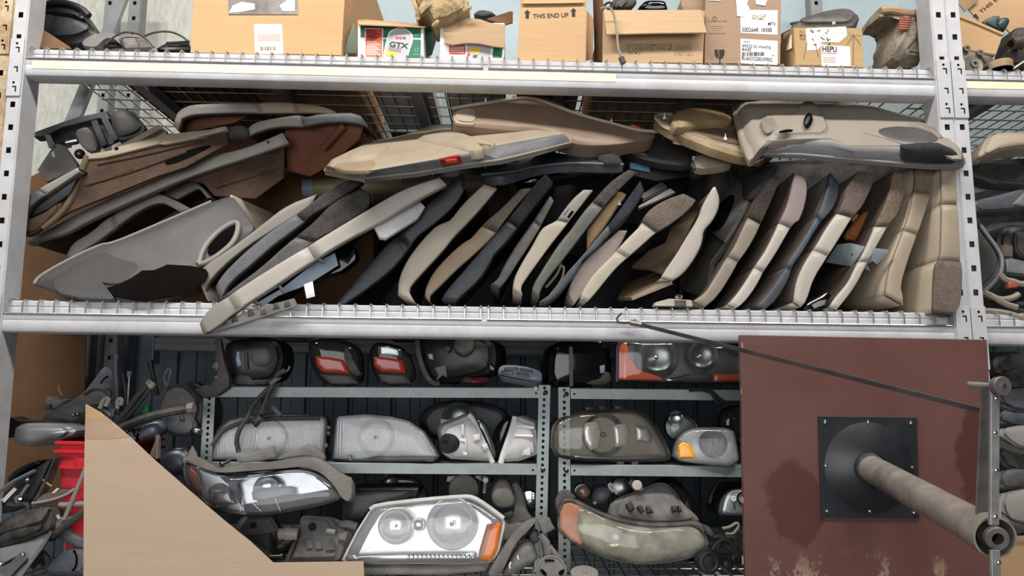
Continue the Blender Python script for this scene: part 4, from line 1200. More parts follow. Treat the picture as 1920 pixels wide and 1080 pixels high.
# big tan box
t = carton('large tan carton with a clear pouch and white barcode label', [(370, -150), (655, -150), (640, 106), (357, 98)], YT, .85, 'cardboard', 'closed')
quad_on(t, 'pouch', z('E', 452, -120, 1200, -120, 1215, 155, 455, 155), pT, 'plastic_film', .003, thick=.002)
t.part('pouch_crumple', slab(z('E', 460, 140, 500, 60, 600, 20, 740, 40, 745, 100, 600, 130), pT, .001, .002, .001, off=.004), 'paper_white')
t.part('pouch_crumple', slab(z('E', 1010, 60, 1100, 0, 1180, 0, 1180, 120, 1050, 120), pT, .001, .002, .001, off=.004), 'paper_white')
lb = quad_on(t, 'barcode_label', z('E', 735, 262, 1040, 262, 1055, 590, 745, 590), pT, 'paper_cream', .001)
quad_on(t, 'pink_block', z('E', 768, 370, 1020, 370, 1022, 445, 770, 445), pT, 'ink_pink', .0016, lb)
words_on(t, 'VC', z('E', 862, 340)[0], z('E', 905, 340)[0], pT, 'ink_pink', lb, 4, .0016)
barcode(t, *z('E', 795, 508)[0], *z('E', 978, 550)[0], pT, 'ink_pale', 16, lb, 3, .0016)
t.part('side_sticker', MB().ext([P(655, -10, 2.58) + V((.002, 0, 0)), P(654, -10, 2.72) + V((.004, 0, 0)), P(652, 30, 2.72) + V((.004, 0, -.01)), P(655, 18, 2.58) + V((.002, 0, 0))], (.001, 0, 0)), 'ink', smooth=False)
# oil cartons
def oil(label, x0, x1, y0, y1, Y, full):
    t = carton(label, [(x0, y0), (x1, y0 + (6 if full else 0)), (x1, y1), (x0, y1)], Y, .7, 'paper_white')
    return t


YO = 2.47
pO = FR(YO)
t = oil('open oil carton printed green, white and red with a grey bottle', *z('C', 185, 140)[0][:1], z('C', 925, 0)[0][0], 43, 111, YO, True)
quad_on(t, 'green_print', z('C', 215, 145, 895, 175, 895, 305, 215, 300), pO, 'print_green', .0012)
quad_on(t, 'green_print', z('C', 470, 318, 895, 325, 890, 545, 470, 545), pO, 'print_green', .0012)
r_ = quad_on(t, 'red_print', z('C', 262, 195, 470, 200, 470, 530, 272, 525), pO, 'paper_white', .0016)
quad_on(t, 'red_patch', z('C', 272, 205, 460, 208, 460, 525, 275, 522), pO, 'print_orange', .002, r_)
quad_on(t, 'red_patch', z('C', 272, 205, 460, 208, 460, 280, 275, 390), pO, 'print_red', .0024, r_)
for i in range(5):
    quad_on(t, 'text_line', z('C', 285, 222 + i * 18, 380 + (i % 3) * 25, 224 + i * 18, 380 + (i % 3) * 25, 232 + i * 18, 285, 230 + i * 18), pO, 'ink', .0028, r_)
for i in range(9):
    quad_on(t, 'text_line', z('C', 285, 345 + i * 18, 400 + (i * 37 % 3) * 20, 345 + i * 18, 400 + (i * 37 % 3) * 20, 351 + i * 18, 285, 351 + i * 18), pO, 'paper_white', .0028, r_)
bt = t.part('bottle_print', MB().ext(pO.all(rs(sm(z('C', 475, 545, 480, 440, 520, 290, 535, 230, 640, 185, 690, 180, 740, 215, 800, 255, 810, 330, 775, 430, 740, 545), 1), 40, True), .0022), -pO.n * .0005), 'paper_white', smooth=False)
t.part('bottle_print_inner', MB().ext(pO.all(rs(sm(z('C', 490, 545, 495, 440, 530, 300, 548, 240, 645, 195, 690, 188, 735, 222, 785, 262, 795, 330, 762, 430, 730, 545), 1), 40, True), .0026), -pO.n * .0004), 'print_grey', sub=bt, smooth=False)
words_on(t, 'GTX', z('C', 538, 400)[0], z('C', 750, 425)[0], pO, 'ink_navy', bt, 9, .0032, bold=.035)
for x_, m_ in ((612, 'print_red'), (650, 'print_red'), (692, 'print_green')):
    quad_on(t, 'badge', z('C', x_, 292, x_ + 32, 296, x_ + 30, 322, x_ - 2, 318), pO, m_, .0032, bt)
quad_on(t, 'yellow_print', z('C', 500, 445, 630, 470, 610, 520, 500, 505), pO, 'print_yellow', .0032, bt)
for i in range(3):
    quad_on(t, 'text_line', z('C', 530, 402 + i * 18, 670, 425 + i * 18, 670, 432 + i * 18, 530, 409 + i * 18), pO, 'ink_pale', .0032, bt)
rg = t.part('ring_mark', MB().lathe(pO.at(z('C', 845, 443)[0], .002), pO.n, [(0, .0068), (.0006, .0068), (.0006, .005), (0, .005)], 18), 'mint')
words_on(t, 'GTX', z('C', 810, 500)[0], z('C', 875, 502)[0], pO, 'mint', None, 3, .002)
t.part('top_flap', slab(z('C', 178, 105, 280, 95, 600, 125, 985, 160, 940, 182, 600, 165, 190, 150), PL((670, 42, 2.465), (800, 50, 2.465), (735, 38, 2.62)), .004, 0, .001), 'cardboard')
t.part('side_flap', slab(z('C', 140, 130, 175, 260, 190, 400, 165, 480, 20, 480, 30, 440), PL((664, 42, 2.48), (643, 100, 2.50), (670, 95, 2.50)), .004, 0, .001), 'flap_green')
t.part('side_flap', slab(z('C', 985, 160, 1100, 190, 1080, 300, 1020, 500, 930, 540, 925, 185), PL((796, 50, 2.5), (820, 55, 2.6), (812, 100, 2.6)), .004, 0, .001), 'print_green')
YO2 = 2.475
pO = FR(YO2)
t = oil('second oil carton with its brown flap folded down over the front', z('C', 1110, 0)[0][0], z('C', 1835, 0)[0][0], 43, 117, YO2, False)
t.part('folded_flap', slab(z('C', 1145, 150, 1280, 125, 1400, 80, 1560, 95, 1690, 140, 1845, 152, 1835, 415, 1700, 400, 1560, 370, 1400, 362, 1250, 385, 1160, 365), PL((832, 45, 2.465), (946, 45, 2.465), (890, 85, 2.45)), .006, 0, .001), 'cardboard_dull')
quad_on(t, 'red_print', z('C', 1212, 388, 1395, 388, 1395, 490, 1215, 490), pO, 'print_red', .0012)
for i in range(5):
    quad_on(t, 'text_line', z('C', 1225, 405 + i * 16, 1380, 405 + i * 16, 1380, 411 + i * 16, 1225, 411 + i * 16), pO, 'paper_cream', .002)
quad_on(t, 'bottle_print', z('C', 1420, 380, 1690, 380, 1660, 560, 1400, 560), pO, 'print_grey', .0012)
quad_on(t, 'yellow_print', z('C', 1440, 410, 1570, 425, 1560, 485, 1440, 465), pO, 'print_yellow', .002)
quad_on(t, 'green_print', z('C', 1710, 410, 1815, 415, 1805, 530, 1700, 525), pO, 'print_green', .0014)
quad_on(t, 'red_patch', z('C', 1415, 475, 1455, 480, 1440, 515, 1420, 510), pO, 'print_red', .002)
quad_on(t, 'green_patch', z('C', 1485, 495, 1535, 500, 1515, 535, 1480, 525), pO, 'print_green', .002)
t.part('side_flap', slab(z('C', 1640, 90, 1900, 5, 1930, 10, 1930, 130, 1850, 155), PL((915, 36, 2.5), (965, 22, 2.62), (950, 45, 2.5)), .004, 0, .001), 'cardboard_dusk')
t.part('oil_jug', slab(z('b', 735, 75, 780, 55, 870, 70, 860, 90, 780, 105), FR(2.6), .06, .01, .01, 30, 1), 'dusty_black')
# foam lump
t = Thing('foam_lump', 'ragged yellow foam lump hanging over the oil cartons', 'foam')
pf = FR(2.44)
t.part('foam', slab(z('b', 390, -60, 440, 30, 410, 70, 420, 100, 432, 115, 440, 80, 480, 70, 500, 100, 520, 148, 560, 130, 600, 128, 640, 105, 690, 85, 722, 60, 715, 0, 640, -60), pf, .12, .03, .012, 70), 'foam')
for a, b in (((400, -10), (432, 112)), ((540, 120), (516, 146)), ((690, 60), (724, 40))):
    t.part('shred', MB().tube(sm([pf.at(z('b', *a)[0], .01), pf.at(z('b', (a[0] + b[0]) / 2 + 8, (a[1] + b[1]) / 2)[0], .02), pf.at(z('b', *b)[0], .01)], 2, False), [.014, .013, .012, .011, .010, .009, .008, .006, .005, .003][:10] if False else .007, 6), 'foam')
# THIS END UP box
t = carton('tan carton marked THIS END UP with two arrows', [(980, -60), (1100, -60), (1098, 118), (969, 115)], 2.45, .85, 'cardboard_pale', 'closed')
pE = FR(2.45)
words_on(t, 'THIS END UP', z('b', 1078, 103)[0], z('b', 1278, 96)[0], pE, 'ink', None, 8, .001)
for x_, y_ in ((1046, 104), (1306, 94)):
    quad_on(t, 'printed_arrow', z('b', x_ - 9, y_, x_ - 9, y_ - 30, x_ - 18, y_ - 30, x_, y_ - 50, x_ + 17, y_ - 31, x_ + 9, y_ - 31, x_ + 9, y_), pE, 'ink', .001)
t.part('top_fold', slab(z('b', 1015, 20, 1030, -40, 1330, -50, 1370, 15, 1240, 18), FR(2.444, 12), .004, 0, .001), 'cardboard_pale')
t.part('side_flap', slab(z('b', 1380, 60, 1415, 100, 1410, 330, 1375, 340), FR(2.5, 0, -40), .004, 0, .001), 'cardboard')
# alcohol box
t = carton('open tan carton stencilled ALCOHOL EXEMPT with a folded front flap', [(1131, 20), (1322, 20), (1318, 121), (1130, 117)], 2.44, .8, 'cardboard_tan')
pA = FR(2.44)
t.part('front_flap', slab(z('D', 162, 95, 1085, 92, 1138, 308, 700, 312, 190, 325), PL((1132, 19, 2.44), (1315, 18, 2.44), (1230, 62, 2.395)), .005, 0, .001), 'cardboard_tan')
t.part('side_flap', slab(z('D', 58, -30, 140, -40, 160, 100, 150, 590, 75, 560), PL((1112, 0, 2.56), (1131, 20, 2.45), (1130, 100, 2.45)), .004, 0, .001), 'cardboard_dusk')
words_on(t, 'ALCOHOL EXEMPT 4X3.78L', z('D', 372, 436)[0], z('D', 818, 440)[0], pA, 'ink_pale', None, 4.5, .001)
words_on(t, 'L/V LAURENTIDE W/W -40', z('D', 370, 474)[0], z('D', 808, 476)[0], pA, 'ink_pale', None, 6, .001)
words_on(t, 'PEI9 M D', z('D', 390, 510)[0], z('D', 512, 512)[0], pA, 'ink_pale', None, 5.5, .001)
barcode(t, *z('D', 840, 425)[0], *z('D', 1000, 495)[0], pA, 'ink_faint', 14, None, 5, .001)
words_on(t, '8 700 1 68 5', z('D', 830, 522)[0], z('D', 1010, 526)[0], pA, 'ink_faint', None, 4, .001)
t = Thing('hanging_cord', 'grey cord hanging over the flap of the ALCOHOL EXEMPT carton', 'cord')
tubes(t, 'cord', [pth('D', 2.385, 130, 82, 180, 70, 230, 75, 262, 140, 275, 240, 290, 320, 292, 410, 310, 500, 335, 545)], .004, 'cable_tan')
t.part('plug', MB().tube(pth('D', 2.385, 325, 545, 350, 600), .010, 8), 'dusty_black')
t = Thing('wing_mirror', 'black gloss wing mirror standing in the ALCOHOL EXEMPT carton', 'wing mirror', GM)
pmm = FR(2.56)
t.part('shell', slab(z('D', 470, 100, 500, 40, 560, 10, 750, 15, 775, 45, 770, 100), pmm, .1, .02, .015, 36, 1), 'black_gloss')
t.part('glass', slab(z('D', 540, 80, 570, 50, 740, 50, 755, 80), pmm, .004, 0, .002, 24, 1, .018), 'slate_blue')
t = Thing('mirror_stand', 'black plastic mirror base leaning in the same open carton', 'car part')
t.part('arm', slab(z('D', 200, 90, 260, 0, 300, -60, 420, -60, 500, 0, 440, 80, 330, 95), FR(2.55, 0, 15), .06, .012, .01, 36, 1), 'dusty_black')
t.part('rib', MB().bar(pth('D', 2.53, 310, 70)[0], pth('D', 2.53, 380, 0)[0], .014, .01), 'black_plastic')
tubes(t, 'wire', [pth('D', 2.53, 150, 70, 200, 20, 240, 30, 260, 60), pth('D', 2.53, 240, 80, 270, 20, 260, -20)], .004, 'black_plastic')
# purolator box
t = carton('tall brown carton with two white shipping labels and fragile glass mark', [(1324, -110), (1466, -110), (1463, 122), (1321, 120)], 2.462, .8, 'cardboard_brown', 'closed')
pU = FR(2.462)
t.part('side_flap', slab([(1279, -30), (1322, -30), (1322, 22), (1281, 19), (1277, 8)], FR(2.5), .005, 0, .001), 'cardboard_brown')
words_on(t, 'PUROLATOR', z('D', 1145, 206)[0], z('D', 1328, 206)[0], pU, 'ink_pale', None, 2.6, .001)
t.part('logo_ring', MB().lathe(pU.at(z('D', 1212, 178)[0], .001), pU.n, [(0, .0085), (.0004, .0085), (.0004, .0068), (0, .0068)], 18), 'ink_pale')
quad_on(t, 'logo_bar', z('D', 1209, 165, 1215, 165, 1215, 192, 1209, 192), pU, 'ink_pale', .001)
for i, w_ in enumerate((60, 55, 30)):
    quad_on(t, 'text_line', z('D', 1232 - w_, 240 + i * 20, 1232 + w_, 240 + i * 20, 1232 + w_, 247 + i * 20, 1232 - w_, 247 + i * 20), pU, 'ink_faint', .001)
quad_on(t, 'text_line', z('D', 1155, 313, 1312, 313, 1312, 318, 1155, 318), pU, 'ink_pale', .001)
gl_ = t.part('glass_mark', MB().ext(pU.all(z('D', 1212, 470, 1250, 470, 1240, 500, 1255, 520, 1240, 545, 1258, 560, 1230, 545, 1215, 520), .001), -pU.n * .0005), 'ink', smooth=False)
t.part('glass_mark', MB().ext(pU.all(z('D', 1258, 470, 1306, 470, 1305, 520, 1290, 548, 1262, 562, 1250, 545, 1263, 520, 1250, 500), .001), -pU.n * .0005), 'ink', smooth=False)
quad_on(t, 'glass_stem', z('D', 1257, 562, 1267, 562, 1267, 605, 1257, 605), pU, 'ink', .001)
l1 = quad_on(t, 'shipping_label', z('D', 1455, 92, 1810, 98, 1808, 330, 1460, 312), pU, 'paper_white', .001)
words_on(t, 'VAL1 2LB', z('D', 1560, 158)[0], z('D', 1700, 160)[0], pU, 'ink_faint', l1, 5, .002)
words_on(t, 'PROMO', z('D', 1565, 188)[0], z('D', 1690, 190)[0], pU, 'ink_faint', l1, 5, .002)
words_on(t, 'MTS', z('D', 1718, 240)[0], z('D', 1788, 242)[0], pU, 'ink', l1, 6, .002)
words_on(t, '500264R', z('D', 1472, 298)[0], z('D', 1632, 304)[0], pU, 'ink', l1, 8, .002)
barcode(t, *z('D', 1655, 262)[0], *z('D', 1765, 304)[0], pU, 'ink', 14, l1, 7, .002)
l2 = quad_on(t, 'shipping_label', z('D', 1458, 366, 1810, 388, 1808, 615, 1460, 600), pU, 'paper_white', .001)
words_on(t, '60332 02 WHITE', z('D', 1474, 444)[0], z('D', 1745, 466)[0], pU, 'ink', l2, 5.5, .002)
words_on(t, 'BASE', z('D', 1474, 480)[0], z('D', 1560, 484)[0], pU, 'ink', l2, 5.5, .002)
barcode(t, *z('D', 1470, 492)[0], *z('D', 1690, 530)[0], pU, 'ink', 26, l2, 9, .002)
words_on(t, '204', z('D', 1748, 530)[0], z('D', 1780, 532)[0], pU, 'ink_pale', l2, 2.5, .002)
words_on(t, 'BU6033200XP002', z('D', 1470, 566)[0], z('D', 1758, 584)[0], pU, 'ink', l2, 7, .002)
words_on(t, '10 01', z('D', 1485, 402)[0], z('D', 1545, 404)[0], pU, 'ink', l2, 3.5, .002)
for a in ((1415, -10, 1530, 0, 1520, 40, 1545, 80, 1500, 165, 1425, 150, 1420, 60), (1600, 0, 1710, 0, 1690, 55, 1605, 40), (1150, -20, 1280, -20, 1270, 8, 1160, 5)):
    quad_on(t, 'torn_tape', z('D', *a), pU, 'paper_white', .0025)
# HEPU box
t = carton('small taped carton with a white label under a dark cover', [(1488, 49), (1616, 53), (1620, 126), (1492, 124)], 2.45, .7, 'cardboard_gold', 'closed')
pH = FR(2.45)
quad_on(t, 'tape', z('c', 692, 158, 920, 150, 925, 200, 880, 240, 800, 235, 760, 280, 700, 285), pH, 'tape', .001)
quad_on(t, 'tape', z('c', 930, 165, 1005, 160, 1015, 200, 940, 200), pH, 'tape_tan', .001)
l3 = quad_on(t, 'label', z('c', 780, 252, 942, 262, 945, 372, 782, 372), pH, 'paper_white', .0016)
words_on(t, 'HEPU', z('c', 786, 289)[0], z('c', 868, 292)[0], pH, 'ink', l3, 10, .0022, bold=.03)
quad_on(t, 'red_line', z('c', 786, 295, 868, 299, 868, 303, 786, 299), pH, 'print_red', .0022, l3)
for i in range(3):
    quad_on(t, 'text_line', z('c', 790, 322 + i * 12, 860, 324 + i * 12, 860, 328 + i * 12, 790, 326 + i * 12), pH, 'ink_faint', .0022, l3)
words_on(t, '4 x', z('c', 657, 184)[0], z('c', 684, 185)[0], pH, 'ink_pale', None, 5, .001)
words_on(t, 'Mat', z('c', 658, 204)[0], z('c', 694, 205)[0], pH, 'ink_pale', None, 5, .001)
words_on(t, 'Ger', z('c', 659, 223)[0], z('c', 694, 224)[0], pH, 'ink_pale', None, 5, .001)
r2 = random.Random(4)
for i in range(16):
    x_, y_ = 705 + r2.random() * 130, 165 + r2.random() * 105
    a_ = r2.random() * 3
    d_ = (math.cos(a_) * 9, math.sin(a_) * 9)
    quad_on(t, 'tape_glyph', z('c', x_ - d_[0], y_ - d_[1], x_ + d_[0], y_ + d_[1], x_ + d_[0] - d_[1] * .4, y_ + d_[1] + d_[0] * .4, x_ - d_[0] - d_[1] * .4, y_ - d_[1] + d_[0] * .4), pH, 'ink', .0018)
for a in ((700, 240, 680, 330), (745, 240, 765, 320), (960, 190, 960, 365), (960, 195, 925, 250), (960, 195, 1000, 250)):
    quad_on(t, 'marker_line', z('c', a[0] - 2, a[1], a[0] + 2, a[1], a[2] + 2, a[3], a[2] - 2, a[3]), pH, 'ink_pale', .0012)
t.part('side_sticker', slab(z('c', 568, 185, 610, 175, 612, 270, 590, 285, 562, 275), PL((1466, 62, 2.6), (1486, 58, 2.46), (1475, 92, 2.52)), .001, 0, .0003), 'paper_cream')
t.part('side_wall', slab(z('c', 552, 190, 618, 155, 630, 372, 552, 360), PL((1464, 63, 2.62), (1487, 52, 2.455), (1488, 124, 2.455)), .004, 0, .001, off=-.003), 'cardboard_gold')
t = Thing('plastic_cover', 'dark grey curved plastic cover lying on the small taped carton', 'car part')
t.part('cover', slab(z('c', 605, 132, 700, 100, 800, 72, 900, 55, 955, 58, 1005, 85, 985, 110, 960, 148, 780, 148, 640, 150), FR(2.5, 35), .05, .02, .01, 50, 1), 'grey_dark')
t.part('lip', MB().tube(sm([FR(2.5, 35).at(q, .004) for q in z('c', 608, 134, 760, 112, 880, 100, 960, 110, 955, 146)], 2, False), .005, 6), 'dusty_black')
t.part('rivet', MB().ball(FR(2.5, 35).at(z('c', 850, 132)[0], .02), .006, 6), 'white_plastic')
t = Thing('paper_bag', 'crumpled grey brown paper sack with a red printed block', 'paper bag')
pb = FR(2.52)
bagpts = rs(z('c', 1110, 85, 1115, 35, 1180, 38, 1290, 55, 1340, 60, 1350, 120, 1345, 340, 1200, 345, 1170, 320, 1200, 180, 1215, 90), 60, True)
random.seed(3)
rg = []
base = pb.all(bagpts)
cb = sum(base, V((0, 0, 0))) / 60
for f, h in ((.97, -.16), (1, -.1), (1.02, -.04), (.98, 0), (.85, .012), (.65, .022), (.4, .03), (.15, .03)):
    rg.append([p + V((noise.noise(p * 30 + V((0, 0, h * 60))), noise.noise(p * 34 + V((9, 0, h * 70))), noise.noise(p * 30 + V((0, 7, h * 60))))) * .012 for p in scale_ring(base, f, pb.n * h, cb)])
t.part('sack', MB().loft(rg, True, True, True), 'sack', sharp=25)
t.part('rolled_top', MB().tube(sm(pth('c', 2.49, 1112, 60, 1180, 55, 1260, 75, 1340, 72), 1, False), [.012, .014, .013, .014, .013, .012, .013, .011][:8], 8), 'cardboard_dull')
t.part('red_print', slab(z('c', 1222, 92, 1290, 98, 1270, 172, 1210, 172), pb, .002, .002, .001, off=.034), 'red_faded')
for i in range(5):
    t.part('text_line', slab(z('c', 1228 - i * 2, 104 + i * 13, 1280 - i * 3, 108 + i * 13, 1279 - i * 3, 112 + i * 13, 1227 - i * 2, 108 + i * 13), pb, .001, 0, .0003, off=.0375), 'cardboard_dull')
t.part('wire_frame', MB().tube(pth('c', 2.475, 1270, 270, 1340, 180, 1345, 300, 1275, 290), .003, 6), 'bolt')
# left end of the top shelf
t = Thing('plastic_shroud', 'black curved plastic shroud at the left end of the top shelf', 'car part')
t.part('shroud', slab(z('a', 215, 235, 228, 130, 230, 30, 300, 0, 420, 15, 490, 70, 500, 130, 570, 190, 470, 240, 330, 250), FR(2.62, 15), .12, .04, .015, 50, 1), 'navy_black')
t.part('fold', slab(z('a', 230, 60, 330, 40, 440, 60, 490, 110, 400, 90, 300, 80), FR(2.58, 15), .02, .01, .006, 30, 1), 'black_plastic')
t.part('window_patch', slab(z('a', 270, 140, 340, 130, 370, 165, 290, 170), FR(2.58, 15), .01, .004, .004, 24, 1), 'grey_dark')
t.part('top_ridge', MB().tube(sm(pth('a', 2.58, 235, 30, 340, 8, 450, 40, 500, 90), 2, False), .012, 8), 'black_plastic')
t = Thing('folded_carton', 'flattened brown carton under the black shroud', 'cardboard')
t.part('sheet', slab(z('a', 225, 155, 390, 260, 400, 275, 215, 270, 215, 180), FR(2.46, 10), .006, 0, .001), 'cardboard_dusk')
t = Thing('arched_bracket', 'dusty grey arched plastic bracket on the top shelf', 'car part')
ap = FR(2.5, 20)
t.part('arch', slab(z('a', 455, 245, 465, 220, 520, 190, 600, 178, 650, 185, 690, 215, 730, 262, 700, 262, 650, 215, 600, 210, 560, 240, 545, 262, 480, 262), ap, .05, 0, .006, 60, 1), 'dusty_grey')
t.part('dark_inside', slab(z('a', 545, 262, 565, 238, 600, 215, 650, 218, 700, 262), ap, .004, 0, .002, off=-.02), 'black_plastic')
t = Thing('broken_module', 'dusty broken module with looped cables beside the large tan carton', 'car part')
bp = FR(2.47, 30)
t.part('module', slab(z('a', 665, 215, 700, 190, 760, 190, 800, 205, 850, 262, 700, 268, 690, 235), bp, .03, .006, .004, 30), 'dusty_grey')
t.part('connector', slab(z('a', 760, 215, 800, 212, 845, 265, 790, 268), bp, .02, 0, .003, off=.012), 'carpet_brown')
tubes(t, 'cable', [pth('a', 2.46, 595, 250, 640, 205, 700, 178, 770, 185, 820, 215, 865, 268), pth('a', 2.48, 810, 205, 870, 180, 950, 175, 1010, 195, 1065, 235)], .0035, 'dusty_black')
t = Thing('black_case', 'small black folder leaning against the large tan carton', 'car part')
t.part('case', slab(z('a', 880, 270, 935, 240, 1060, 230, 1068, 278, 920, 280), FR(2.5, 30), .03, 0, .004), 'black_plastic')
t.part('edge', MB().tube(pth('a', 2.49, 935, 242, 1055, 235), .004, 6), 'carpet_dark')

for lab, xa, xb, ya_, yb_ in (('flattened brown carton added at the rear left to darken the mesh', -1.42, -.98, 2.62, 3.38), ('flattened brown carton added behind the oil cartons to darken the mesh', -.52, .02, 3.19, 3.40), ('flattened brown carton added at the rear right to darken the mesh', .62, 1.30, 3.30, 3.41)):
    t = Thing('folded_carton', lab, 'cardboard')  # sheets added to cover bright wall showing through the mesh
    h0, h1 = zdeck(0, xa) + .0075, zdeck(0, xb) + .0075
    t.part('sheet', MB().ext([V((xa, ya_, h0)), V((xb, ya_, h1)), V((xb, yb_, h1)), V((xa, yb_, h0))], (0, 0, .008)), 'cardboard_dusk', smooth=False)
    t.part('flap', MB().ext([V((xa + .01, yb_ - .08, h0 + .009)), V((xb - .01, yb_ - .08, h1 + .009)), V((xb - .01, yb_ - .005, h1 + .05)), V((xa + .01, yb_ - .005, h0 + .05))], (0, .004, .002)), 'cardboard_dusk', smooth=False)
# ------------------------------------------------------------------ lower level: small slotted-angle shelving inside the rack
YS = 2.56
GS = 'slotted angle posts of the small shelves'


def angle_post(label, x0, y0, x1, y1, Y, flip=1, w=.037):
    """perforated angle: front leaf with real round-ended holes, side leaf running back"""
    t = Thing('shelf_post', label, 'shelf post', GS)
    a, b = P(x0, y0, Y), P(x1, y1, Y)
    n = int((a.z - b.z) / .019)
    mb = MB()
    for i in range(n):
        za, zb = a.z - (a.z - b.z) * i / n, a.z - (a.z - b.z) * (i + 1) / n
        xa = a.x + (b.x - a.x) * (i + .5) / n
        hh = (za - zb)
        c = V((xa, Y, (za + zb) / 2))
        hole = [c + V((math.cos(k * math.pi / 4 + math.pi / 8) * .0052, 0, math.sin(k * math.pi / 4 + math.pi / 8) * hh * .3)) for k in range(8)]
        hw = w / 2
        out = [c + V((sx * hw, 0, sz * hh / 2)) for sx, sz in ((1, .4), (.4, 1), (-.4, 1), (-1, .4), (-1, -.4), (-.4, -1), (.4, -1), (1, -.4))]
        cor = [c + V((sx * hw, 0, sz * hh / 2)) for sx, sz in ((1, 1), (-1, 1), (-1, -1), (1, -1))]
        mb.add(hole + out + cor, [(k, (k + 1) % 8, (k + 1) % 8 + 8, k + 8) for k in range(8)] + [(8, 9, 16), (10, 11, 17), (12, 13, 18), (14, 15, 19)])
    t.part('perforated_leaf', mb, 'grey_steel', smooth=False, solid=.002)
    sx = flip * w / 2
    t.part('side_leaf', MB().loft([[p + V((sx, 0, 0)), p + V((sx, .037, 0))] for p in (a, b)], False), 'grey_steel', smooth=False, solid=.002)
    return t


def bolt(t, px, py, Y, r=.008):
    c = P(px, py, Y)
    t.part('bolt', MB().lathe(c, (0, -1, 0), [(0, r), (.004, r), (.005, r * .8), (.009, r * .45), (.010, .001)], 8, True, True), 'bolt')


zb = P(1015, 1098, 2.6).z + .02


def ybot(Y, x):
    return zdeck(2, P(x, 1098, Y).x) + .007


def py_for(px, zz, Y):
    lo, hi = 600, 1500
    for _ in range(40):
        m_ = (lo + hi) / 2
        if P(px, m_, Y).z > zz:
            lo = m_
        else:
            hi = m_
    return lo


t = angle_post('left slotted angle post of the left small shelf unit', 393, 742, 376, py_for(380, ybot(YS, 380), YS), YS, -1)
t = angle_post('right slotted angle post of the left small shelf unit', 1021, 722, 1012, py_for(1012, ybot(YS, 1012), YS), YS, 1)
bolt(t, 1023, 736, YS)
bolt(t, 1018, 880, YS)
t = angle_post('left slotted angle post of the right small shelf unit', 1058, 726, 1059, py_for(1059, ybot(YS, 1059), YS), YS, -1)
bolt(t, 1062, 739, YS)
bolt(t, 1062, 882, YS)


def tray_shelf(label, x0, x1, y0, y1, hgt, Y, depth):
    t = Thing('metal_shelf', label, 'shelf', 'grey metal shelves inside the rack')
    a, b = P(x0, y0, Y), P(x1, y1, Y)
    h = hgt * Y / FPX
    ins = .012
    prof = [(.010, -h), (0, -h), (0, -.002), (.002, 0), (depth - .002, 0), (depth, -.002), (depth, -h), (depth - .01, -h)]
    t.part('shelf_tray', MB().loft([[V((p.x, Y + d, p.z + q)) for d, q in prof] for p in (a, b)], False), 'grey_steel', smooth=False, solid=.0016)
    for p in (a, b):
        c = 1 if p is a else -1
        t.part('rivet_hole', MB().lathe(V((p.x + c * .012, Y - .0012, p.z - h * .55)), (0, -1, 0), [(0, .0035), (.0006, .003)], 8, False, True), 'hole_dark')
    return t


tray_shelf('upper grey shelf of the left unit, under the red tail lamps', 388, 1012, 725, 727, 18.5, YS + .003, .5)
tray_shelf('lower grey shelf of the left unit, under the clear headlamps', 384, 1006, 866, 871, 18, YS + .003, .5)
tray_shelf('upper grey shelf of the right unit, under the orange headlamp', 1070, 1560, 728, 733, 19, YS + .003, .5)
tray_shelf('lower grey shelf of the right unit, under the yellow-lit lamp', 1070, 1560, 871, 876, 19, YS + .003, .5)

# ------------------------------------------------------------------ headlamps and tail lamps
GL = 'used car lamps on the small shelves'
# upper shelf, left unit
pl = FR(2.60, -4, 6, (630, 700))
t = lamp('tail_lamp', 'left of two dark tail lamps with a red band', 'tail lamp', GL, z('j', 955, 130, 965, 70, 1010, 52, 1200, 62, 1330, 112, 1345, 320, 1325, 392, 1200, 402, 1100, 392, 1020, 335, 975, 240), pl, .16, 'black_plastic', 'black_plastic', 'lens_smoke', .03,
         blocks=[(z('j', 1005, 185, 1100, 190, 1215, 212, 1258, 312, 1060, 302, 1015, 252), 'red_lens', .033, 'red_band'), (z('j', 1030, 310, 1255, 322, 1330, 385, 1200, 395, 1110, 385), 'grey_vinyl', .028, 'lower_band')], smooth=1)
t.part('side_bracket', slab(z('j', 1215, 130, 1240, 120, 1345, 320, 1310, 330, 1255, 300, 1212, 200), pl, .05, .004, .004, off=.03), 'dusty_black')
pl = FR(2.60, -4, 6, (735, 700))
t = lamp('tail_lamp', 'right of two dark tail lamps, clear strip above its red band', 'tail lamp', GL, z('k', 45, 150, 80, 95, 130, 82, 280, 115, 325, 150, 378, 290, 370, 388, 200, 398, 120, 372, 70, 290), pl, .16, 'black_plastic', 'black_plastic', 'lens_smoke', .03,
         blocks=[(z('k', 78, 185, 180, 195, 290, 215, 312, 308, 130, 298, 80, 250), 'red_lens', .033, 'red_band'), (z('k', 108, 112, 180, 105, 285, 138, 288, 195, 112, 178), 'reflector_dim', .028, 'clear_band'), (z('k', 110, 310, 310, 320, 355, 385, 200, 392, 130, 368), 'grey_vinyl', .028, 'lower_band')])
t = Thing('headlamp_housing', 'black headlamp housing seen from behind, right of the tail lamps', 'headlamp', GL)
pl = FR(2.62, 0, -8, (860, 690))
t.part('housing', slab(z('k', 390, 60, 420, 40, 700, 20, 960, 60, 980, 180, 960, 300, 800, 345, 640, 385, 500, 382, 450, 310), pl, .2, .04, .02, 50, 1), 'black_plastic')
t.part('rim', MB().tube(sm([pl.at(q, .01) for q in z('k', 395, 70, 405, 180, 450, 310, 500, 382, 560, 388)], 2, False), .010, 8), 'grey_dark')
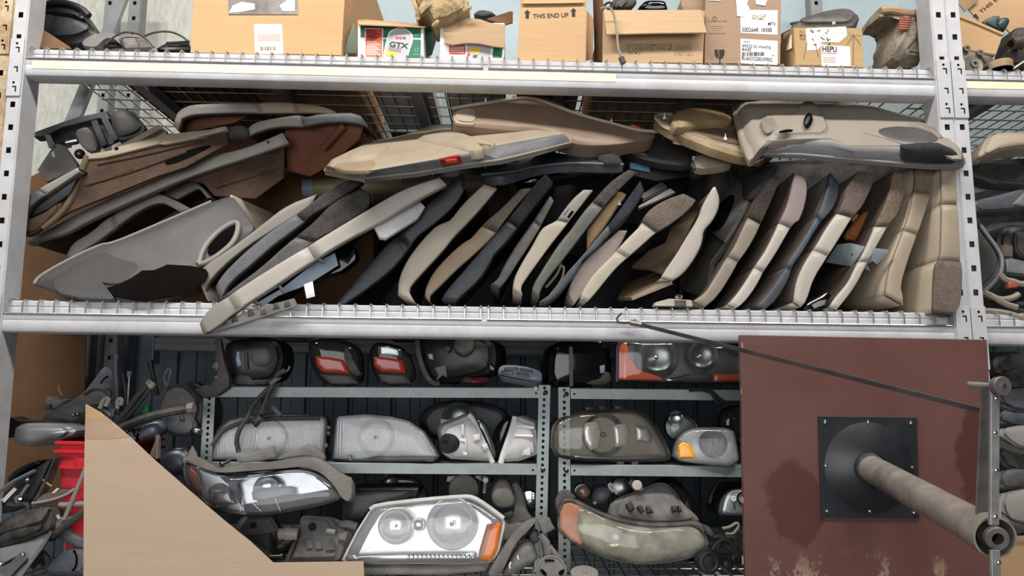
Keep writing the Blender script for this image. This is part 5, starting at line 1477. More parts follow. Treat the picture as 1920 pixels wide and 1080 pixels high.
t.part('cap', MB().lathe(pl.at(z('k', 730, 100)[0], .05), pl.n + V((0, 0, .4)), [(-.03, .036), (.0, .036), (.006, .03), (.007, .001)], 20, False, True), 'dusty_black')
t.part('clip', slab(z('k', 470, 170, 500, 165, 510, 210, 480, 205), pl, .01, .002, .002, off=.05), 'blue_grey_plastic')
t.part('clip', slab(z('k', 520, 270, 600, 250, 610, 340, 580, 320, 530, 365, 545, 320), pl, .01, .002, .002, off=.05), 'dusty_grey')
t.part('clip', slab(z('k', 590, 110, 640, 120, 620, 160, 590, 150), pl, .01, .002, .002, off=.06), 'dusty_black')
t.part('plug', slab(z('k', 900, 240, 930, 235, 960, 285, 925, 300), pl, .02, .003, .003, off=.045), 'black_gloss')
t = Thing('reflector_strip', 'small dark red reflector lying on the upper left shelf', 'reflector')
t.part('strip', slab(z('k', 700, 374, 730, 335, 800, 340, 905, 335, 915, 360, 830, 380), FR(2.59, 20), .03, .004, .004, 30), 'dusty_black')
t.part('lens', slab(z('k', 780, 348, 850, 340, 900, 344, 840, 372, 790, 372), FR(2.585, 30), .004, .002, .002, 24, 0, .006), 'red_dark')
t = Thing('marker_lamp', 'pale blue grey lamp unit at the right end of the upper shelf', 'lamp', GL)
pl = PL((940, 690, 2.60), (1016, 712, 2.57), (992, 720, 2.55))
pl = FR(2.57, 35, 0, (975, 705))
t.part('body', slab(z('k', 985, 320, 1295, 375, 1285, 412, 1230, 425, 1180, 408, 1080, 388, 1000, 372), FR(2.57, -10, 0, (975, 715)), .06, .004, .005, 36), 'grey_vinyl')
t.part('lens', slab(z('k', 975, 290, 990, 255, 1020, 243, 1160, 250, 1280, 285, 1302, 310, 1296, 352, 1190, 345, 985, 310), pl, .02, .006, .006, 40, 1), 'blue_grey_plastic')
for a in ((1020, 265, 1120, 262, 1130, 285, 1025, 285), (1135, 268, 1230, 285, 1235, 312, 1140, 292), (1000, 290, 1090, 295, 1095, 312, 1005, 308), (1110, 300, 1200, 312, 1205, 335, 1115, 322)):
    t.part('facet', slab(z('k', *a), pl, .006, .003, .002, off=.010), 'silver_paint')
t.part('bulb_holder', MB().lathe(P(*z('k', 1252, 418)[0], 2.55), (0, -1, -.1), [(0, .008), (.006, .008), (.01, .004)], 10, True, True), 'white_plastic')
t = Thing('headlamp_housing', 'black boxy headlamp housing at the left end of the upper shelf', 'headlamp', GL)
pl = FR(2.62, 0, 6, (470, 690))
t.part('housing', slab(z('j', 330, 120, 400, 60, 620, 40, 760, 70, 790, 200, 760, 300, 700, 375, 420, 392, 360, 300), pl, .2, .03, .02, 50, 1), 'black_plastic')
t.part('cover', slab(z('j', 520, 130, 640, 110, 700, 160, 690, 260, 560, 280, 515, 210), pl, .02, .012, .008, 36, 1, .03), 'slate')
t.part('connector', slab(z('j', 438, 150, 462, 150, 466, 200, 480, 250, 445, 265, 430, 210), pl, .02, .004, .003, off=.03), 'blue_grey_plastic')
t.part('adjuster', MB().tube([pl.at(q, .036) for q in z('j', 505, 160, 512, 280)], .006, 8), 'dusty_black')
t.part('foot', slab(z('j', 400, 380, 440, 280, 520, 310, 560, 360, 700, 350, 640, 395, 420, 395), pl, .05, .004, .005, 40, 0, .02), 'dusty_black')
t = Thing('headlamp_housing', 'black lamp housing at the left end of the right unit, upper shelf', 'headlamp', GL)
pl = FR(2.60, 0, 5, (1090, 690))
t.part('housing', slab(z('n', 15, 235, 20, 90, 60, 45, 200, 35, 295, 50, 300, 230, 200, 250, 80, 252), pl, .2, .02, .015, 44, 1), 'black_gloss')
t.part('seam', MB().bar(pl.at(z('n', 118, 70)[0], .022), pl.at(z('n', 120, 245)[0], .022), .012, .008, V((0, 1, 0))), 'black_plastic')
t.part('clip', slab(z('n', 245, 155, 268, 150, 268, 185, 248, 190), pl, .01, .002, .002, off=.02), 'blue_grey_plastic')
t.part('flange', slab(z('n', 180, 190, 290, 170, 300, 235, 190, 245), pl, .02, .004, .004, 30, 1, .01), 'dusty_black')
# middle shelf, left unit: two clear headlamps
pl = FR(2.585, 4, 4, (500, 860))
t = lamp('headlamp', 'clear fluted headlamp behind the hanging harness, left shelf unit', 'headlamp', GL, z('j', 240, 935, 255, 850, 300, 710, 370, 642, 500, 612, 720, 600, 1050, 608, 1095, 640, 1078, 870, 1060, 935, 700, 937), pl, .2, 'grey_dark', 'reflector_fluted', 'lens_fluted', .02, bowls=[(505, 822, 32, 'reflector_fluted')], smooth=0, n=60, rec=.02)
t.part('top_trim', MB().tube(sm([pl.at(q, .012) for q in z('j', 260, 830, 330, 720, 500, 655, 700, 635, 1040, 632)], 2, False), .008, 8), 'grey_vinyl')
for q in ((1105, 700), (1102, 740), (1085, 830)):
    t.part('side_clip', slab(z('j', q[0] - 12, q[1] + 15, q[0] - 12, q[1] - 15, q[0] + 12, q[1] - 12, q[0] + 8, q[1] + 15), pl, .01, .002, .002, off=.004), 'dusty_grey')
pl = FR(2.575, 4, -4, (720, 865))
t = lamp('headlamp', 'clear wedge-shaped headlamp in the middle of the left shelf unit', 'headlamp', GL, z('j', 1120, 930, 1135, 760, 1150, 612, 1350, 598) + z('k', 60, 598, 200, 612, 340, 645, 450, 730, 555, 905, 520, 947, 250, 952, -80, 952), pl, .2, 'navy_black', 'reflector_fluted', 'lens_fluted', .02, bowls=[(705, 820, 32, 'reflector_fluted')], smooth=0, n=60, rec=.02)
t.part('sill', slab(z('j', 1125, 925, 1330, 930) + z('k', 100, 905, 540, 905, 520, 948, 250, 952, -80, 950), pl, .02, .003, .006, 40, 0, .006), 'navy_black')
t.part('latch', slab(z('j', 1235, 900, 1265, 900, 1270, 945, 1250, 935), pl, .01, .002, .002, off=.014), 'dusty_grey')
# lamp behind
lamp('headlamp', 'smoky curved headlamp standing behind the two white backed lamps', 'headlamp', GL, z('k', 388, 660, 440, 565, 550, 512, 760, 500, 1000, 548, 1070, 610, 1050, 780, 900, 830, 500, 800), FR(2.76, 8, 0, (860, 830)), .12, 'black_plastic', 'slate', 'lens_clear', .05, bowls=[(860, 785, 30, 'reflector_dim')])
# white backed lamps
t = Thing('headlamp', 'white backed lamp with a round black cap, on the left unit', 'headlamp', GL)
pl = FR(2.60, 0, 12, (880, 860))
t.part('back_shell', slab(z('k', 560, 720, 580, 685, 690, 640, 770, 605, 830, 640, 900, 800, 948, 955, 820, 945, 640, 932, 590, 900), pl, .1, .03, .015, 50), 'lamp_white')
t.part('rim', MB().tube(sm([pl.at(q, .012) for q in z('k', 765, 605, 800, 640, 860, 780, 905, 880, 940, 955)], 2, False), .009, 8), 'white_plastic')
t.part('lens_edge', slab(z('k', 815, 635, 880, 645, 910, 700, 978, 885, 950, 950, 890, 790), pl, .04, .006, .006, 36, 1, -.004), 'reflector_dim')
t.part('round_cap', MB().lathe(pl.at(z('k', 628, 815)[0], .02), pl.n + V((-.8, 0, 0)), [(-.02, .030), (.012, .032), (.02, .028), (.022, .012), (.018, .010), (.018, .001)], 24, False, True), 'rubber')
for a in ((710, 680, 735, 675, 738, 760, 715, 760), (800, 755, 850, 745, 852, 790, 805, 800), (725, 880, 760, 880, 758, 905, 728, 905), (860, 830, 900, 815, 915, 850, 880, 868), (700, 790, 750, 785, 752, 880, 740, 800)):
    t.part('moulded_lug', slab(z('k', *a), pl, .015, .004, .003, off=.035), 'white_plastic')
t = Thing('headlamp', 'white backed lamp leaning left beside the slotted post', 'headlamp', GL)
pl = FR(2.60, 0, -12, (960, 860))
t.part('back_shell', slab(z('k', 990, 955, 1030, 830, 1085, 640, 1120, 615, 1240, 660, 1258, 730, 1272, 895, 1130, 948), pl, .1, .025, .012, 46), 'lamp_white')
t.part('rim', MB().tube(sm([pl.at(q, .012) for q in z('k', 1105, 620, 1090, 680, 1050, 800, 1015, 900, 1000, 958)], 2, False), .010, 8), 'white_plastic')
t.part('lens', slab(z('k', 935, 740, 985, 660, 1040, 615, 1075, 640, 1045, 760, 1010, 850, 975, 890), pl, .05, .01, .008, 36, 1, -.01), 'black_gloss')
t.part('rib', MB().tube([pl.at(q, .02) for q in z('k', 1100, 690, 1240, 705)], .005, 6), 'white_plastic')
t.part('rib', MB().tube([pl.at(q, .025) for q in z('k', 1100, 760, 1235, 765)], .005, 6), 'white_plastic')
t.part('lug', slab(z('k', 1160, 850, 1215, 840, 1215, 905, 1150, 905), pl, .02, .004, .003, off=.02), 'white_plastic')
lamp('marker_lamp', 'round orange marker lamp glimpsed between the two shelf units', 'lamp', GL, z('n', 18, 440, 30, 395, 60, 380, 100, 400, 100, 520, 50, 545, 22, 520), FR(2.74, 0, 0, (1040, 820)), .08, 'black_plastic', 'amber_dull', 'lens_clear', .02, bowls=[(1040, 805, 10, 'amber_dull')])
# right unit upper: orange headlamp
pl = FR(2.57, 3, 4, (1280, 720))
t = lamp('headlamp', 'twin-bowl headlamp with bright orange corner, right unit upper shelf', 'headlamp', GL, z('n', 316, 225, 318, 55, 345, 38, 600, 36, 830, 60, 930, 110, 940, 235, 600, 232), pl, .18, 'black_plastic', 'reflector_dim', 'lens_clear', .022, bowls=[(1228, 671, 39, 'reflector_dim'), (1312, 668, 29, 'reflector_dim')],
         blocks=[(z('n', 320, 215, 322, 60, 340, 45, 362, 50, 375, 110, 410, 170, 520, 208, 525, 222), 'amber_bright', -.004, 'turn_signal'), (z('n', 752, 190, 890, 186, 905, 232, 750, 228), 'amber_bright', -.004, 'side_marker'), (z('n', 530, 215, 640, 190, 745, 192, 745, 226, 540, 224), 'chrome', -.008, 'chrome_strip')], smooth=0, n=60, rec=.05)
# right unit middle
pl = FR(2.565, 4, 6, (1140, 865))
t = lamp('headlamp', 'dusty long headlamp on the right unit, left of the yellow-lit lamp', 'headlamp', GL, z('n', 30, 545, 30, 420, 80, 375, 180, 348, 400, 342, 470, 382, 520, 460, 560, 545, 560, 572, 400, 580, 120, 572), pl, .18, 'dusty_black', 'grey_pale', 'lens_hazy', .024, bowls=[(1130, 815, 38, 'reflector_dim')], blocks=[(z('n', 172, 440, 182, 405, 238, 398, 250, 450, 240, 515, 205, 528, 180, 490), 'lamp_chrome', -.002, 'reflector_pane'), (z('n', 305, 415, 360, 405, 375, 450, 365, 505, 315, 515), 'lamp_chrome', -.002, 'reflector_pane'), (z('n', 405, 420, 460, 425, 480, 470, 470, 495, 410, 485), 'reflector', -.002, 'reflector_pane'), (z('n', 130, 550, 300, 560, 520, 548, 530, 562, 400, 572, 130, 565), 'silver_paint', .004, 'lower_trim')], smooth=1, n=56, rec=.02)
for q in ((200, 344), (260, 342), (330, 340)):
    t.part('top_tab', slab(z('n', q[0] - 18, q[1] + 8, q[0] - 18, q[1] - 8, q[0] + 18, q[1] - 8, q[0] + 18, q[1] + 8), pl, .03, 0, .003, off=-.01), 'dusty_black')
for q in ((338, 582), (402, 585)):
    t.part('foot_tab', slab(z('n', q[0] - 14, q[1] + 6, q[0] - 14, q[1] - 8, q[0] + 14, q[1] - 8, q[0] + 14, q[1] + 6), pl, .02, 0, .002, off=0), 'dusty_grey')
pl = FR(2.555, 5, -6, (1320, 870))
t = lamp('headlamp', 'small dark corner lamp with a yellow bulb cover', 'headlamp', GL, z('n', 562, 572, 575, 490, 620, 432, 700, 422, 830, 428, 845, 480, 864, 604, 700, 590), pl, .1, 'grey_dark', 'reflector_fluted', 'lens_fluted', .016, bowls=[(1335, 832, 26, 'slate')], blocks=[(z('n', 590, 505, 612, 488, 640, 500, 660, 530, 668, 562, 594, 562), 'yellow', .018, 'yellow_cover')], n=50)
lamp('headlamp', 'dark clear lamp peeking over the yellow-lit corner lamp', 'headlamp', GL, z('n', 530, 440, 540, 375, 600, 362, 660, 385, 690, 430, 640, 480, 570, 490), FR(2.70, 5, 0, (1270, 800)), .1, 'black_plastic', 'reflector_dim', 'lens_clear', .02, bowls=[(1265, 785, 14, 'reflector')])
lamp('headlamp', 'glossy black round lamp beside the brown board', 'headlamp', GL, z('n', 765, 440, 770, 360, 820, 328, 880, 330, 900, 420, 895, 520, 850, 500), FR(2.66, 0, 0, (1370, 800)), .12, 'black_gloss', 'black_gloss', 'lens_clear', .03, bowls=[(1378, 785, 22, 'black_gloss')])
t = Thing('wire_clump', 'black wire loop hanging from the right unit upper shelf', 'cable')
tubes(t, 'wire', [pth('n', 2.54, 640, 262, 700, 258, 745, 275, 755, 310, 770, 318), pth('n', 2.545, 735, 265, 770, 300, 790, 310)], .006, 'rubber')
# bottom level, right unit
pl = FR(2.50, 12, 0, (1190, 1000))
t = lamp('headlamp', 'big yellowed headlamp with a faded orange corner at bottom right', 'headlamp', GL, z('y', 130, 560, 138, 430, 175, 322, 235, 298, 330, 338, 480, 420, 640, 480, 800, 522, 1000, 550, 1250, 545, 1440, 532, 1512, 590, 1562, 680, 1545, 760, 1400, 842, 1200, 882, 1000, 902, 800, 892, 600, 850, 420, 775, 250, 675, 160, 605), pl, .16, 'dusty_grey', 'reflector_dim', 'lens_foggy', .045, bowls=[(1150, 1010, 20, 'reflector'), (1250, 1005, 26, 'reflector_dim')],
         blocks=[(z('y', 150, 560, 152, 410, 190, 325, 250, 312, 342, 352, 370, 500, 362, 722, 250, 670), 'amber_dull', .032, 'turn_signal')], smooth=1, n=64, rec=.04)
t.part('housing_back', slab(z('y', 600, 440, 640, 275, 860, 202, 1030, 125, 1120, 105, 1220, 150, 1350, 350, 1450, 420, 1500, 500, 1250, 530, 900, 520, 700, 475), FR(2.60, 20, 0, (1240, 950)), .12, .02, .015, 54, 1), 'dusty_grey')
t.part('gasket', MB().tube(sm([pl.at(q, .012) for q in z('y', 150, 420, 180, 315, 240, 292, 330, 330, 480, 410, 640, 470, 800, 510, 1000, 538, 1250, 532, 1450, 515, 1520, 580)], 2, False), .011, 8), 'dusty_black')
for a in ((775, 330, 830, 295, 860, 370, 820, 405), (880, 350, 930, 335, 950, 395, 920, 410), (970, 345, 1000, 340, 1040, 405, 980, 412), (1210, 345, 1250, 340, 1260, 395, 1220, 400), (1265, 345, 1290, 340, 1310, 395, 1280, 400)):
    t.part('clip', slab(z('y', *a), FR(2.57, 20, 0, (1240, 950)), .02, .004, .003, off=.014), 'dusty_black')
t.part('ear', slab(z('y', 100, 300, 150, 195, 230, 190, 320, 270, 240, 290, 170, 320, 130, 420), pl, .05, .006, .006, 40, 1, -.01), 'dusty_black')
t.part('adjuster_loop', MB().tube(sm([FR(2.56, 20, 0, (1240, 950)).at(q, .02) for q in z('y', 690, 235, 665, 190, 640, 140, 612, 145, 625, 185, 660, 215)], 2, False), .005, 6), 'dusty_grey')
t.part('pivot', MB().lathe(FR(2.56, 20, 0, (1240, 950)).at(z('y', 880, 150)[0], .01), (0, -1, .2), [(-.01, .016), (.006, .016), (.008, .008), (.008, .001)], 14, True, True), 'ivory')
t.part('bracket', slab(z('y', 800, 120, 830, 85, 860, 110, 960, 180, 930, 210, 860, 190), FR(2.58, 20, 0, (1240, 950)), .02, .004, .004, off=.01), 'dusty_grey')
lamp('headlamp', 'domed clear lamp standing behind the big yellowed headlamp', 'headlamp', GL, z('y', 900, 240, 1000, 150, 1150, 110, 1300, 150, 1400, 240, 1480, 400, 1480, 520, 1200, 560, 950, 480), FR(2.78, 6, 0, (1250, 960)), .14, 'black_plastic', 'reflector_dim', 'lens_hazy', .06, bowls=[(1250, 930, 34, 'reflector_dim')])
lamp('fog_lamp', 'round chrome fog lamp with an orange tinge beside the slotted post', 'lamp', GL, z('y', 280, 200, 310, 150, 370, 130, 430, 155, 450, 215, 420, 280, 350, 300, 295, 260), FR(2.68, 0, 0, (1090, 940)), .1, 'black_plastic', 'reflector', 'lens_clear', .02, bowls=[(1093, 923, 12, 'amber_dull')])
t = Thing('fog_lamp', 'dusty clear fog lamp between the chrome one and the yellowed headlamp', 'lamp', GL)
pl = FR(2.70, 0, 0, (1140, 940))
t.part('body', slab(z('y', 440, 300, 470, 200, 560, 160, 640, 180, 640, 260, 560, 330, 480, 340), pl, .1, .02, .012, 36, 1), 'slate_dusty')
t.part('glass', MB().lathe(pl.at(z('y', 740, 170)[0], 0), (0, -1, .1), [(-.06, .03), (0, .04), (.01, .034), (.016, .018), (.018, .001)], 20, True, True), 'reflector_dim')
t.part('stub', MB().tube(pth('y', 2.66, 470, 305, 490, 325), .007, 8), 'white_plastic')
# silver lamp at the board
pl = FR(2.60, 0, 0, (1370, 950))
t = Thing('headlamp', 'silver rimmed headlamp half hidden by the brown board', 'headlamp', GL)
t.part('housing', slab(z('y', 1640, 460, 1660, 300, 1720, 200, 1800, 165, 2050, 150, 2060, 470, 1750, 475), pl, .15, .004, .012, 40, 1), 'black_plastic')
t.part('bezel', slab(z('y', 1680, 420, 1715, 270, 1760, 200, 1850, 180, 2040, 170, 2040, 445, 1720, 440), pl, .02, .004, .008, 40, 1, .012), 'silver_paint')
t.part('dial_face', slab(z('y', 1722, 408, 1745, 290, 1790, 232, 2020, 200, 2020, 420, 1740, 418), pl, .006, 0, .003, 40, 1, .019), 'grey_steel')
t.part('screw', MB().lathe(pl.at(z('y', 1795, 278)[0], .019), pl.n, [(0, .009), (.004, .009), (.005, .005), (.003, .004), (.003, .001)], 14, False, True), 'white_plastic')
t.part('pointer', MB().bar(pl.at(z('y', 1800, 320)[0], .021), pl.at(z('y', 1808, 370)[0], .021), .006, .003, V((0, 1, 0))), 'dusty_black')
t.part('guide_ring', MB().lathe(pl.at(z('y', 1885, 270)[0], .019), pl.n, [(0, .022), (.006, .022), (.006, .017), (0, .017)], 20), 'chrome')
tubes(t, 'wire', [pth('y', 2.6, 1570, 320, 1590, 220, 1640, 130, 1680, 95, 1740, 100)], .005, 'rubber')
t = Thing('rubber_cap', 'round black rubber cap in front of the yellowed headlamp', 'rubber cap')
pl = FR(2.42, 10, 10, (1340, 1050))
t.part('cap', MB().lathe(pl.at(z('y', 1560, 880)[0]), pl.n, [(-.05, .026), (-.02, .034), (0, .035), (.008, .032), (.012, .024), (.009, .02), (.011, .008), (.011, .001)], 26, True, True), 'rubber')
t.part('pull_tab', MB().tube(sm([pl.at(q, .004) for q in z('y', 1600, 770, 1640, 700, 1700, 660, 1750, 690)], 2, False), .006, 8), 'rubber')
t = Thing('wire_clump', 'tangled black and brown cables beside the brown board', 'cable')
tubes(t, 'cable', [pth('y', 2.48, 1640, 740, 1720, 650, 1800, 640, 1840, 760, 1780, 860, 1860, 900), pth('y', 2.47, 1600, 640, 1700, 650, 1800, 720, 1850, 860)], .009, 'rubber')
tubes(t, 'brown_lead', [pth('y', 2.5, 1690, 560, 1760, 550, 1830, 500, 1850, 540, 1790, 620, 1720, 610)], .005, 'cable_tan')
t.part('connector', slab(z('y', 1690, 860, 1790, 870, 1810, 950, 1700, 960), FR(2.45), .05, .006, .006, 30, 1), 'black_plastic')
t.part('mount', slab(z('y', 1500, 520, 1560, 540, 1640, 640, 1600, 650, 1540, 610), FR(2.48), .02, .004, .004, 30), 'dusty_black')

# bottom level, left unit
pl = FR(2.445, 10, 0, (480, 900))
t = lamp('headlamp', 'broken headlamp with cracked lens and torn grey mounting frame', 'headlamp', GL, z('l', 60, 165, 105, 155, 200, 232, 340, 262, 580, 262, 800, 226, 1050, 206, 1200, 262, 1332, 372, 1352, 450, 1200, 502, 900, 562, 700, 587, 550, 592, 330, 562, 200, 482, 100, 352, 55, 252), pl, .12, 'dusty_black', 'reflector', 'lens_clear', .02, bowls=[(505, 918, 26, 'chrome'), (415, 930, 22, 'reflector')],
         blocks=[(z('l', 82, 212, 130, 192, 172, 262, 205, 420, 150, 402, 100, 292), 'red_lens', .0, 'red_reflex'), (z('l', 350, 275, 580, 268, 490, 320, 530, 520, 480, 440, 430, 350), 'slate', -.004, 'dark_bezel'), (z('l', 300, 400, 430, 390, 470, 490, 290, 500), 'silver_paint', -.004, 'grille'), (z('l', 540, 500, 900, 430, 1300, 370, 1345, 440, 1200, 490, 800, 560, 560, 580), 'slate_dusty', .002, 'lower_bezel'), (z('l', 610, 400, 680, 365, 940, 350, 960, 420, 700, 470, 620, 465), 'grey_steel', .000, 'projector_shade')], smooth=1, n=64)
t.part('mounting_frame', slab(z('l', 62, 150, 75, 115, 110, 85, 250, 165, 340, 212, 560, 172, 800, 150, 1060, 102, 1200, 135, 1300, 225, 1420, 290, 1432, 440, 1385, 490, 1300, 350, 1200, 250, 1060, 188, 800, 213, 560, 230, 340, 248, 200, 208), pl, .05, .003, .006, 0, 1, .016), 'frame_grey')
t.part('bracket', slab(z('l', 480, 120, 500, 95, 620, 85, 785, 25, 812, 125, 700, 150, 500, 165), FR(2.47, 0, 0), .012, .003, .004, 36), 'dusty_grey')
t.part('bracket', slab(z('l', 815, 135, 860, 95, 960, 62, 1050, 15, 1120, 30, 1200, 92, 1212, 142, 1060, 105), FR(2.47, 0, 0), .012, .003, .004, 36), 'dusty_grey')
t.part('spike', slab(z('l', 95, 90, 128, 25, 165, 90, 170, 120), FR(2.45), .008, 0, .002), 'dusty_grey')
t.part('bolt', MB().lathe(P(*z('l', 390, 165)[0], 2.45), (-.5, -.6, -.3), [(-.02, .006), (.006, .006), (.006, .010), (.012, .009)], 12, True, True), 'bolt')
tubes(t, 'crack', [[pl.at(q, .0225) for q in z('l', 600, 460, 640, 510, 690, 555)], [pl.at(q, .0225) for q in z('l', 800, 440, 825, 500, 845, 555)], [pl.at(q, .0225) for q in z('l', 560, 420, 530, 500, 520, 560)]], .0008, 'white_plastic', 5)
t.part('torn_lug', slab(z('l', 1365, 300, 1410, 275, 1432, 320, 1425, 380, 1385, 370), FR(2.43), .01, .003, .003, 30), 'dusty_grey')
t = Thing('headlamp_housing', 'grey dusty lamp housing with a bulb socket under the broken headlamp', 'headlamp', GL)
pl = FR(2.52, 15, 8, (500, 1020))
t.part('housing', slab(z('l', 480, 700, 530, 600, 660, 590, 780, 592, 835, 690, 815, 720, 770, 770, 775, 915, 640, 900, 540, 780), pl, .15, .01, .01, 46), 'dusty_grey')
t.part('dark_face', slab(z('l', 560, 740, 775, 720, 772, 905, 650, 830, 580, 780), pl, .01, .004, .004, 34, 0, .008), 'slate')
t.part('vent', MB().lathe(pl.at(z('l', 625, 672)[0], .01), pl.n + V((0, 0, .6)), [(0, .011), (.004, .01), (.004, .001)], 14, False, True), 'dusty_black')
t.part('hinge', slab(z('l', 500, 640, 545, 590, 590, 595, 560, 640, 510, 700, 485, 690), pl, .02, .004, .003, off=.01), 'ivory')
t.part('socket', MB().tube(pth('l', 2.50, 835, 740, 890, 735, 895, 735, 990, 740), [.018, .018, .022, .018], 14), 'ivory')
t.part('screw', MB().tube(pth('l', 2.47, 760, 918, 850, 918, 852, 918, 865, 918), [.004, .004, .009, .009], 10), 'bolt')
t = Thing('headlamp_housing', 'square grey lamp housing left of the chrome headlamp', 'headlamp', GL)
pl = FR(2.50, 15, -6, (600, 1020))
t.part('housing', slab(z('l', 905, 965, 985, 745, 1000, 600, 1040, 580, 1240, 595, 1300, 680, 1395, 722, 1330, 945, 1290, 960), pl, .15, .012, .010, 50), 'dusty_grey')
t.part('flange', MB().tube(sm([pl.at(q, .012) for q in z('l', 895, 965, 950, 830, 1000, 720)], 1, False), .007, 8), 'dusty_black')
for a in ((1045, 790, 1100, 770, 1110, 860, 1060, 870), (1115, 790, 1180, 780, 1185, 865, 1125, 870), (1200, 790, 1280, 760, 1290, 870, 1215, 880)):
    t.part('recess', slab(z('l', *a), pl, .006, .002, .003, off=.016), 'slate_dusty')
t.part('peg', MB().tube(pth('l', 2.46, 1220, 720, 1290, 730), .010, 10), 'dusty_grey')
t.part('cap', MB().lathe(pl.at(z('l', 1105, 690)[0], .012), pl.n + V((0, 0, .5)), [(0, .012), (.012, .011), (.012, .001)], 12, False, True), 'dusty_black')
t.part('tab', slab(z('l', 1300, 725, 1395, 715, 1370, 800, 1310, 790), pl, .01, .003, .003, off=.012), 'dusty_grey')
# dark lamps in the shade
t = Thing('headlamp_housing', 'dark green-black lamp box in the shade behind the chrome headlamp', 'headlamp', GL)
pl = FR(2.62, 0, 0, (720, 960))
t.part('box', slab(z('m', 0, 590, 10, 330, 130, 300, 665, 298, 660, 360, 560, 420, 300, 440, 150, 600), pl, .15, .01, .008, 40), 'olive_black')
t.part('chrome_edge', MB().tube([pl.at(q, .014) for q in z('m', 130, 305, 660, 300)], .005, 6), 'reflector_dim')
t.part('lens_tube', MB().tube(pth('m', 2.55, -20, 620, 60, 615, 130, 640), .016, 10), 'slate_dusty')
lamp('headlamp', 'dark lamp with ribbed edge on the floor deck behind the chrome one', 'headlamp', GL, z('m', 340, 290, 360, 200, 480, 185, 620, 200, 700, 260, 750, 370, 740, 620, 680, 720, 420, 730, 350, 600), FR(2.80, 5, 0, (750, 930)), .1, 'black_gloss', 'black_gloss', 'lens_fluted', .02, bowls=[(730, 900, 14, 'reflector')])
t = Thing('fog_lamp', 'dusty round fog lamp right of the dark lamps, under the shelf', 'lamp', GL)
pl = FR(2.66, 0, 0, (870, 930))
t.part('body', MB().lathe(pl.at(z('m', 1050, 310)[0]), (0, -1, .15), [(-.1, .03), (-.03, .05), (0, .052), (.008, .048), (.014, .03), (.016, .001)], 28, True, True), 'dusty_grey')
t.part('bezel', slab(z('m', 880, 240, 900, 195, 1200, 190, 1310, 200, 1300, 250, 1190, 240, 1170, 260, 920, 250), FR(2.70), .04, 0, .005), 'black_gloss')
t.part('stud', MB().lathe(P(*z('m', 1237, 228)[0], 2.6), (0, -1, 0), [(0, .010), (.008, .009), (.010, .005), (.006, .004), (.006, .001)], 12, True, True), 'lamp_white')
t.part('link', MB().tube(pth('m', 2.60, 1235, 240, 1225, 340), .006, 8), 'dusty_grey')
t = Thing('fog_lamp', 'dusty square-backed fog lamp beside the slotted post', 'lamp', GL)
pl = FR(2.60, 0, 0, (950, 950))
t.part('cover', slab(z('m', 1280, 340, 1320, 260, 1360, 230, 1420, 225, 1470, 300, 1500, 400, 1470, 470, 1340, 480, 1290, 420), pl, .08, .012, .012, 40, 1), 'dusty_grey')
t.part('frame', slab(z('m', 1460, 260, 1510, 245, 1560, 330, 1600, 500, 1660, 580, 1400, 640, 1390, 560, 1480, 500), FR(2.63), .04, .006, .008, 44), 'dusty_grey')
t.part('latch', slab(z('m', 1390, 520, 1465, 495, 1475, 540, 1410, 570), FR(2.595), .02, .003, .003), 'dusty_black')
t.part('base', slab(z('m', 1400, 590, 1640, 600, 1600, 700, 1380, 760, 1370, 650), FR(2.61), .05, .006, .008, 36), 'dusty_grey')
t = Thing('fog_lamp', 'small ribbed lamp with chrome flutes behind the slotted post', 'lamp', GL)
t.part('body', MB().lathe(P(*z('m', 1610, 400)[0], 2.72), (0, -1, 0), [(-.06, .03), (0, .04), (.006, .036)], 22, True, False), 'slate')
t.part('flutes', MB().lathe(P(*z('m', 1610, 400)[0], 2.715), (0, -1, 0), [(0, .035), (.006, .03), (.008, .015), (.008, .001)], 22, False, True), 'chrome')
_c = P(*z('m', 1610, 400)[0], 2.74)
t.part('stem', MB().tube([_c, V((_c.x, _c.y, zdeck(2, _c.x) + .008))], .012, 8), 'dusty_black')
# the chrome headlamp
pl = FR(2.42, 8, 0, (790, 1050))
t = lamp('headlamp', 'large chrome headlamp with an orange side marker at bottom centre', 'headlamp', GL, z('m', 5, 915, 35, 850, 130, 665, 240, 490, 300, 448, 700, 405, 1050, 376, 1130, 384, 1230, 445, 1390, 562, 1405, 605, 1350, 850, 1290, 932, 1000, 950, 300, 950, 60, 935), pl, .16, 'lamp_white', 'lamp_chrome', 'lens_milky', .022, bowls=[(743, 986, 31, 'lamp_chrome'), (848, 982, 44, 'lamp_chrome'), (786, 984, 12, 'chrome')],
         blocks=[(z('m', 1245, 612, 1372, 588, 1335, 830, 1285, 925, 1172, 912, 1182, 830), 'amber', .012, 'side_marker'), (z('m', 40, 870, 540, 855, 1160, 850, 1160, 905, 600, 915, 40, 915), 'lamp_chrome', .006, 'lower_trim')], smooth=0, n=72, rec=.045)
t.part('top_trim', MB().tube(sm([pl.at(q, .006) for q in z('m', 250, 485, 300, 448, 700, 402, 1050, 372, 1130, 380, 1230, 440, 1390, 560)], 1, False), .008, 8), 'lamp_white')
t.part('base', slab(z('m', 130, 945, 700, 955, 1290, 930, 1245, 1010, 900, 1045, 200, 1045), pl, .08, .003, .008, 46, 0, -.004), 'dusty_grey')
for bx_, by_, r_ in ((743, 986, 33), (848, 982, 47)):
    kk = (pl.at((bx_ + r_, by_)) - pl.at((bx_, by_))).length
    t.part('bowl_ring', MB().tube([pl.at((bx_, by_), .0) + (V((1, 0, 0)) * math.cos(a_ * math.pi / 16) + V((0, 0, 1)) * math.sin(a_ * math.pi / 16)) * kk for a_ in range(33)], .0022, 6), 'white_plastic')
